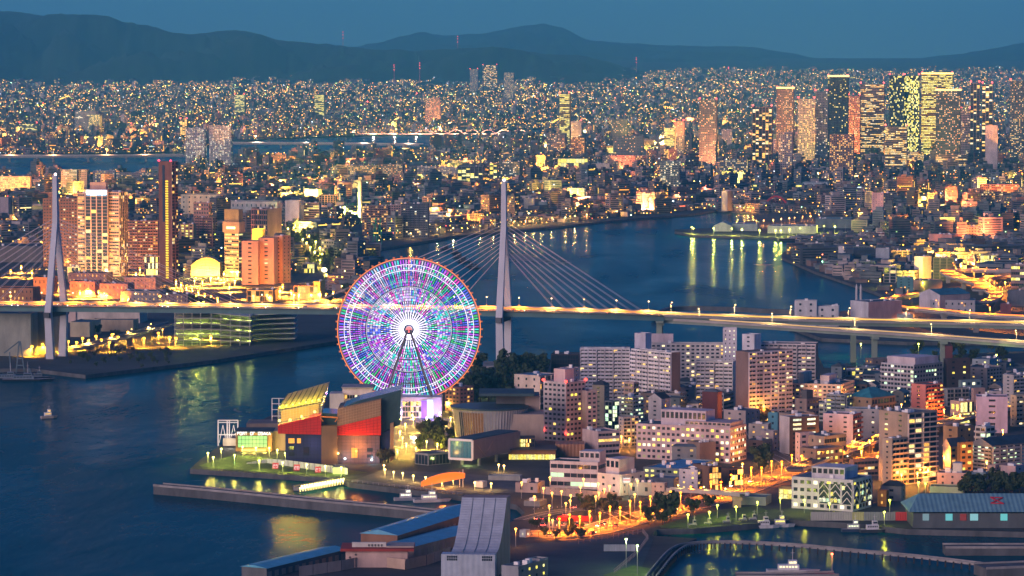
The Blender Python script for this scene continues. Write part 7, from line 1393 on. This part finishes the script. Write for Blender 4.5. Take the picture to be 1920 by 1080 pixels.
fence('low railing along the boat basin terrace', [(660, 904), (760, 915), (868, 928)], 4, 1.4, (.35, .36, .38))
lm = thing('lot_markings', gp(1060, 985), 0, 'faint white bay markings on the lamp-lit lot', 'marking'); 
for x0, y0, x1, y1 in ((1000, 968, 1080, 958), (1005, 976, 1070, 968), (1010, 988, 1090, 978), (1000, 955, 1090, 948), (1020, 1000, 1060, 996)):
    for k in range(10):
        a = gp(x0 + (x1 - x0) * k / 10, y0 + (y1 - y0) * k / 10, 3.06); put(MB().box(a.x - .1, a.x + .1, a.y, a.y + 5, 3.04, 3.07).build('bay_line', WHITE, lm), lm)
# ---- trees: trunk, limbs, leaf clumps
def tree_kit(name, h, rw, mat, seed, n=420):
    random.seed(seed); root = link(name, None); m = MB(); m.tube((0, 0, 0), (0, 0, h * .5), h * .03, h * .018, 6); ends = []
    for k in range(6):
        a = k * 1.05 + random.random(); e = (math.cos(a) * rw * .5, math.sin(a) * rw * .5, h * random.uniform(.5, .75)); m.tube((0, 0, h * .35), e, h * .014, h * .006, 4); ends.append(e)
    m.build('trunk', BARK, root); m = MB()
    cl_ = [(Vector((math.cos(a) * rw * r, math.sin(a) * rw * r, h * z)), random.uniform(.22, .4) * rw) for a, r, z in [(random.uniform(0, 6.3), random.uniform(.1, .75), random.uniform(.38, .92)) for _ in range(13)]]
    for k in range(n):
        c0, rr = random.choice(cl_); v = Vector((random.gauss(0, 1), random.gauss(0, 1), random.gauss(0, .8))).normalized() * rr * random.uniform(.6, 1.1); p = c0 + v
        u = v.orthogonal().normalized(); w_ = v.normalized().cross(u); s_ = rw * random.uniform(.07, .14); t = random.uniform(-.6, .6)
        u2 = u + v.normalized() * t; m.face([p - u2 * s_ - w_ * s_ * .7, p + u2 * s_ - w_ * s_ * .7, p + u2 * s_ + w_ * s_ * .7, p - u2 * s_ + w_ * s_ * .7])
    tag(m.build('crown', mat, root), kind='stuff'); return root
KT = [tree_kit('tree', 11, 5.0, LEAF[0], 1), tree_kit('tree', 9, 4.4, LEAF[1], 2), tree_kit('tree', 8, 4.0, LEAF[2], 3)]
used = [0, 0, 0]
def tree(px, py, k, s, label, group, z=3.0):
    o_ = KT[k] if not used[k] else copy_tree(KT[k]); used[k] = 1
    o_.location = gp(px, py, z); o_.scale = (s, s, s * random.uniform(.85, 1.1)); o_.rotation_euler = (0, 0, random.uniform(0, 6.28)); tag(o_, label, 'tree', group)
random.seed(5)
for k in range(26): tree(random.uniform(880, 985), random.uniform(728, 768) if k > 8 else random.uniform(708, 735), 1, random.uniform(1.5, 2.6), 'dark tree of the wooded hill behind the museum', 'trees of the wooded hill')
for k in range(9): tree(random.uniform(985, 1020), random.uniform(690, 715), 1, random.uniform(1.2, 1.7), 'dark bank tree at the river right of the wooded hill', 'bank trees right of the wooded hill')
for k in range(24): tree(random.uniform(785, 855), random.uniform(805, 850), random.choice([0, 0, 2]), random.uniform(.7, 1.15), 'lamp-lit green tree in the aquarium plaza', 'plaza trees')
for x, y in ((722, 872), (728, 868), (716, 870)): tree(x, y, 2, 1.1, 'dark round tree at the aquarium corner', 'trees at the aquarium corner')
for k in range(14): tree(random.uniform(1405, 1440), random.uniform(775, 795), 2, random.uniform(.7, 1.0), 'orange lit tree near the station house', 'orange lit street trees')
for x, y, s_ in ((1218, 985, 1.2), (1250, 978, 1.8), (1258, 976, 1.5), (1422, 880, 1.8), (1430, 886, 1.5), (1300, 965, 1.0), (1330, 955, .9), (1242, 985, 1.1)): tree(x, y, 1, s_, 'dark bushy tree beside the orange road', 'trees beside the orange road')
for k in range(26): tree(random.uniform(1800, 1935), random.uniform(912, 932), 1, random.uniform(.8, 1.3), 'dark tree of the low mound behind the warehouse', 'trees of the low mound')
for k in range(34): tree(random.uniform(1085, 1165), random.uniform(942, 965), random.choice([1, 2]), random.uniform(.4, .7), 'low dark shrub tree between lot and road', 'shrub trees between lot and road')
for k in range(16): tree(random.uniform(985, 1100), random.uniform(985, 1012), 1, random.uniform(.4, .65), 'small planted tree on the lamp-lit lot', 'small trees on the lot')
for k in range(40): t = random.random(); tree(545 + 60 * t + random.uniform(-14, 30), 432 + 70 * t + random.uniform(-4, 8), random.choice([0, 1]), random.uniform(.9, 1.5), 'boulevard tree lit by yellow lamps', 'boulevard trees')
for k in range(30): tree(random.uniform(610, 700), random.uniform(440, 570), random.choice([0, 1]), random.uniform(.9, 1.5), 'park tree on the bank left of the ferris wheel', 'bank park trees')
for k in range(26): t = random.random(); tree(310 + 100 * t, 556 + 24 * t + random.uniform(-2, 2), 1, random.uniform(.7, 1.1), 'tree along the resort fence', 'resort fence trees')
for k in range(40): tree(random.uniform(125, 330), 690 - 30 * random.random() - (k % 3) * 3, random.choice([0, 1]), random.uniform(.3, .6), 'bush on the embankment of the far quay', 'embankment bushes')
for k in range(10): tree(random.uniform(175, 300), random.uniform(620, 640) - k, 1, random.uniform(.6, 1.0), 'tree above the railway viaduct', 'viaduct trees')
for k in range(30): tree(random.uniform(1705, 1900), random.uniform(655, 690), 1, random.uniform(.6, 1.1), 'dark tree under the elevated road', 'trees under the elevated road')
for k in range(16): tree(random.uniform(1615, 1700), random.uniform(462, 482), 1, random.uniform(1.0, 1.6), 'dark tree behind the silos', 'trees behind the silos')
for k in range(4):
    if not used[min(k, 2)]: pass
# ---- boats
def boat(label, px, py, L, rz, hull, cabin, z=0.0, mast=True, lit=None, name='boat', group=None, dk=1.6):
    p = gp(px, py, z); r = thing(name, p, R(rz), label, 'boat', group); b = L * .13
    lo = [(-L / 2, -b * .7), (L * .22, -b * .75), (L * .46, 0), (L * .22, b * .75), (-L / 2, b * .7)]; up = [(-L / 2, -b), (L * .25, -b), (L * .54, 0), (L * .25, b), (-L / 2, b)]
    MB().prism(lo, -.4, dk, taper=up).build('hull', wall(hull, .5, .2, .4), r); m = MB(); m.prism([(x * .96, y * .8) for x, y in up], dk + .02, dk + .1); m.build('deck', wall((.35, .36, .36)), r)
    MB().box(-L * .28, L * .12, -b * .65, b * .65, dk + .1, dk + 2.5).build('cabin', wall(cabin, .5, .15, .4), r); MB().box(-L * .08, L * .08, -b * .55, b * .55, dk + 2.5, dk + 4.6).build('wheelhouse', wall(cabin, .5, .15, .4), r)
    m = MB(); c = glow(lit, 1.2) if lit else BLACK
    for k in range(6): u = -L * .26 + L * .06 * k; m.face([(u, -b * .65 - .04, dk + 1.2), (u + L * .04, -b * .65 - .04, dk + 1.2), (u + L * .04, -b * .65 - .04, dk + 2.0), (u, -b * .65 - .04, dk + 2.0)], c)
    m.face([(-L * .07, -b * .55 - .04, dk + 3.2), (L * .07, -b * .55 - .04, dk + 3.2), (L * .07, -b * .55 - .04, dk + 4.1), (-L * .07, -b * .55 - .04, dk + 4.1)], c); m.build('window', PANE, r)
    if mast: MB().tube((0, 0, dk + 4.6), (0, 0, dk + 4.6 + L * .22), .12, .06, 5).tube((-1, 0, dk + 4.6 + L * .14), (1, 0, dk + 4.6 + L * .14), .06, None, 4).build('mast', WHITE, r)
    return r
WB, NV = (.66, .68, .70), (.05, .08, .14)
boat('white patrol boat moored left of another in the basin', 765, 938, 16, 12, (.40, .44, .5), WB, lit='white'); boat('larger white patrol boat moored right in the basin', 810, 941, 21, 14, WB, WB, lit='white')
boat('white cruiser with blue trim moored at the inner quay', 1436, 990, 15, 10, WB, WB); boat('second white cruiser beside the inner quay', 1466, 988, 14, 10, WB, WB, lit='yellow')
boat('dark fishing boat with pale wheelhouse at the fence quay', 1604, 997, 15, 8, NV, (.5, .56, .52), lit='green'); boat('dark work boat right of the fishing boat', 1640, 998, 16, 10, (.06, .07, .08), WB)
boat('dark ship bow moored at the right edge', 1905, 994, 30, 8, (.04, .05, .07), (.5, .5, .5)); boat('white patrol ship at the pier on the bottom edge', 1486, 1074, 25, 2, WB, WB, z=3.6, lit='warm')
boat('small boat with lamps crossing the bay', 92, 784, 12, 30, (.4, .36, .34), WB, lit='orange')
for i, (x, y) in enumerate(((1302, 996), (1330, 993), (1365, 990), (1395, 986), (1414, 985))): boat('small dark fishing boat in the row below the green bank', x, y, 10, 12, NV, (.4, .42, .42), mast=i % 2 == 0, group='small fishing boats below the green bank')
for i, (x, y, L) in enumerate(((1500, 452, 60), (1545, 449, 55), (1585, 447, 48))): boat(('long', 'middle', 'short')[i] + ' dark cargo ship moored at the teal quay shed', x, y, L, 4, (.05, .06, .08), (.4, .42, .42), dk=4)
for i, (x, y) in enumerate(((838, 468), (855, 475), (862, 484), (870, 492), (884, 500), (892, 504))): boat('small dark barge anchored in the river behind the ferris wheel', x, y, 16, 20, (.03, .04, .05), (.08, .09, .1), mast=False, group='barges anchored behind the wheel')
for lb, x, y, L in (('dark tug moored at the left edge', 20, 712, 32), ('dark crane barge beside the left tug', 52, 714, 40), ('small dark workboat at the outer end of the barges', 74, 710, 18)): boat(lb, x, y, L, 6, (.03, .04, .06), (.14, .20, .26))
cb = thing('floating_crane', gp(38, 700, 0), 0, 'dark lattice crane standing on the barges at the left edge', 'crane'); Yb = gp(38, 700, 0).y; m = MB()
for a, b in (((30, 700), (36, 640)), ((46, 700), (38, 640)), ((36, 640), (8, 662)), ((37, 648), (37, 640)), ((34, 672), (43, 672)), ((32, 685), (45, 685)), ((20, 700), (18, 660)), ((50, 706), (54, 690)), ((62, 706), (54, 690))): m.bar(at(*a, Yb), at(*b, Yb), .9, .9)
put(m.build('frame', wall((.10, .16, .20)), cb), cb); _xb(cb, 'pontoon', 4, 64, 700, 708, Yb - 6, 12, wall((.05, .06, .08)))
# ---- cars
def car_kit(rgb):
    r = link('car', None); MB().prism([(-2.2, -.85), (2.0, -.85), (2.2, -.6), (2.2, .6), (2.0, .85), (-2.2, .85)], .35, .85).build('body', wall(rgb, .3, .1, .5), r); MB().prism([(-1.5, -.75), (1.0, -.75), (1.0, .75), (-1.5, .75)], .86, 1.45, taper=[(-1.1, -.6), (.4, -.6), (.4, .6), (-1.1, .6)]).build('cabin', wall((.03, .035, .04), .15), r)
    for x in (-1.35, 1.35):
        for y in (-.8, .8): MB().tube((x, y - .1, .33), (x, y + .1, .33), .33, None, 8).build('wheel', DARK, r)
    for y in (-.6, .6): MB().box(2.2, 2.26, y - .16, y + .16, .55, .75).build('headlight', emit((1, .9, .7), 18), r); MB().box(-2.26, -2.2, y - .16, y + .16, .55, .75).build('taillight', emit((1, .05, .03), 12), r)
    return r
CK = [car_kit((.55, .56, .58)), car_kit((.05, .06, .08)), car_kit((.40, .06, .05)), car_kit((.6, .6, .55))]; cu = [0] * 4
def car(p, rz, label, group):
    k = random.randrange(4); o_ = CK[k] if not cu[k] else copy_tree(CK[k]); cu[k] = 1; o_.location = p; o_.rotation_euler = (0, 0, rz); tag(o_, label, 'car', group)
for k in range(44):
    X = DECK[0].x + 30 + (DECK[-1].x - DECK[0].x - 60) * random.random(); P, d_ = deck_at(X); ln = random.choice([-9, -5.5, 5.5, 9]); car(P + Vector((-d_.y, d_.x, 0)) * ln + Vector((0, 0, .03)), math.atan2(d_.y, d_.x) + (math.pi if ln > 0 else 0), 'small car driving on the bridge deck', 'cars on the bridge deck')
for k in range(26):
    i = random.randrange(2, len(RC_) - 3); d_ = (RC_[i + 1] - RC_[i]).normalized(); ln = random.choice([-8, -4, 4, 8]); car(RC_[i].lerp(RC_[i + 1], random.random()) + Vector((-d_.y, d_.x, 0)) * ln + Vector((0, 0, .06)), math.atan2(d_.y, d_.x) + (math.pi if ln > 0 else 0), 'small car on the orange main road', 'cars on the main road')
for k in range(22): car(gp(1035 + 4.5 * k + random.uniform(-.5, .5), 921 + k * .35, 3.06), R(80 + random.uniform(-4, 4)), 'parked car in front of the harbour office', 'cars parked at the harbour office')
for k in range(18): car(gp(random.choice([1003, 1018, 1030, 1044, 1056, 1068, 1080]) + random.uniform(-3, 3), random.choice([953, 966, 974, 986, 998]) + random.uniform(-.4, .4), 3.06), R(90 + random.uniform(-4, 4)), 'parked car on the lamp-lit lot', 'cars parked on the lamp-lit lot')
for g_ in ('cars parked at the harbour office', 'cars parked on the lamp-lit lot', 'trees beside the orange road', 'small fishing boats below the green bank', 'barges anchored behind the wheel', 'trees at the aquarium corner'): number_off([q for q in col.objects if q.get('group') == g_])
# ---- orange glow of unknown source on the quay, built as a canopy, red banner wall, small things
gc = thing('canopy', gp(830, 918), 0, 'large orange glow of unknown source, built as a canopy on the quay terrace', 'canopy'); Yg = gp(830, 914).y; m = MB(); nn = 14
for i in range(nn + 1):
    t = i / nn; x = 790 + 82 * t; yc_ = 904 - 16 * t; hw = 15 * math.sqrt(max(.02, math.sin(math.pi * (.06 + .88 * t)))) + .5
    for j in range(9):
        s_ = j / 8 * math.pi; m.v.append(tuple(at(x, yc_ - hw * .95 * math.sin(s_) + 6, Yg) + Vector((0, -6 * math.cos(s_), 0))))
for i in range(nn):
    for j in range(8): a = i * 9 + j; m.f.append((a, a + 9, a + 10, a + 1)); m.c.append(None); m.m.append(0)
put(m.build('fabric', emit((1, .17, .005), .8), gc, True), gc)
for x, y0, y1 in ((794, 918, 900), (862, 922, 884), (868, 924, 880), (830, 920, 892)): put(MB().tube(at(x, y0, Yg), at(x, y1, Yg), .2, None, 5).build('pole', WHITE, gc), gc)
plight(gc, at(830, 908, Yg - 8), (1, .35, .05), 3000)
rb = thing('red_awning', gp(1075, 978), 0, 'long red awning over stalls beside the lamp-lit lot', 'awning'); Yb2 = gp(1075, 978).y; _xb(rb, 'cloth', 1045, 1110, 969, 977, Yb2, 5, wall((.60, .02, .015))); plight(rb, at(1070, 972, Yb2 - 10), (1, .3, .08), 5000); plight(rb, at(1095, 970, Yb2 - 10), (1, .3, .08), 5000)
rs = thing('red_sign', gp(1175, 930), 0, 'white shop sign board with red bands on a pole', 'sign'); Ys = gp(1175, 930).y; _xb(rs, 'board', 1168, 1182, 896, 905, Ys, .4, emit((.8, .75, .75), .5)); _xb(rs, 'red_band', 1168.5, 1181.5, 899, 901, Ys - .2, .15, emit((.6, .02, .03), .6)); put(MB().tube(at(1170, 930, Ys + .5), at(1170, 897, Ys + .5), .2).tube(at(1180, 930, Ys + .5), at(1180, 897, Ys + .5), .2).build('pole', STEEL, rs), rs); plight(rs, at(1175, 912, Ys - 6), (1, 1, .5), 1500)
for i, (x, y) in enumerate(((1656, 552), (1664, 553))):
    tk = thing('slim_silo', gp(1606 + 8 * i, 590), 0, ('left', 'right')[i] + ' one of two slim white lattice silos by the bank', 'silo'); Yk2 = gp(1606 + 8 * i, 590).y; xx = 1606 + 8 * i; put(MB().tube(at(xx, 592, Yk2), at(xx, 538, Yk2), 1.4, 1.0, 8).tube(at(xx, 538, Yk2), at(xx, 532, Yk2), 1.0, .1, 8).build('shell', wall((.55, .57, .58)), tk), tk)
tw_ = thing('clock_turret', gp(1779, 690), 0, 'dark red brick turret with a pointed roof under the elevated road', 'turret'); Yt2 = gp(1779, 690).y; _xb(tw_, 'shaft', 1773, 1786, 649, 690, Yt2, 5, wall((.16, .045, .05))); a, b = at(1772, 649, Yt2), at(1787, 649, Yt2); c_ = at(1779.5, 640, Yt2 + 2.5); m = MB(); q = [a, b, b + Vector((0, 5, 0)), a + Vector((0, 5, 0))]
for k in range(4): m.face([q[k], q[(k + 1) % 4], c_])
put(m.build('roof', wall((.06, .03, .04)), tw_), tw_)
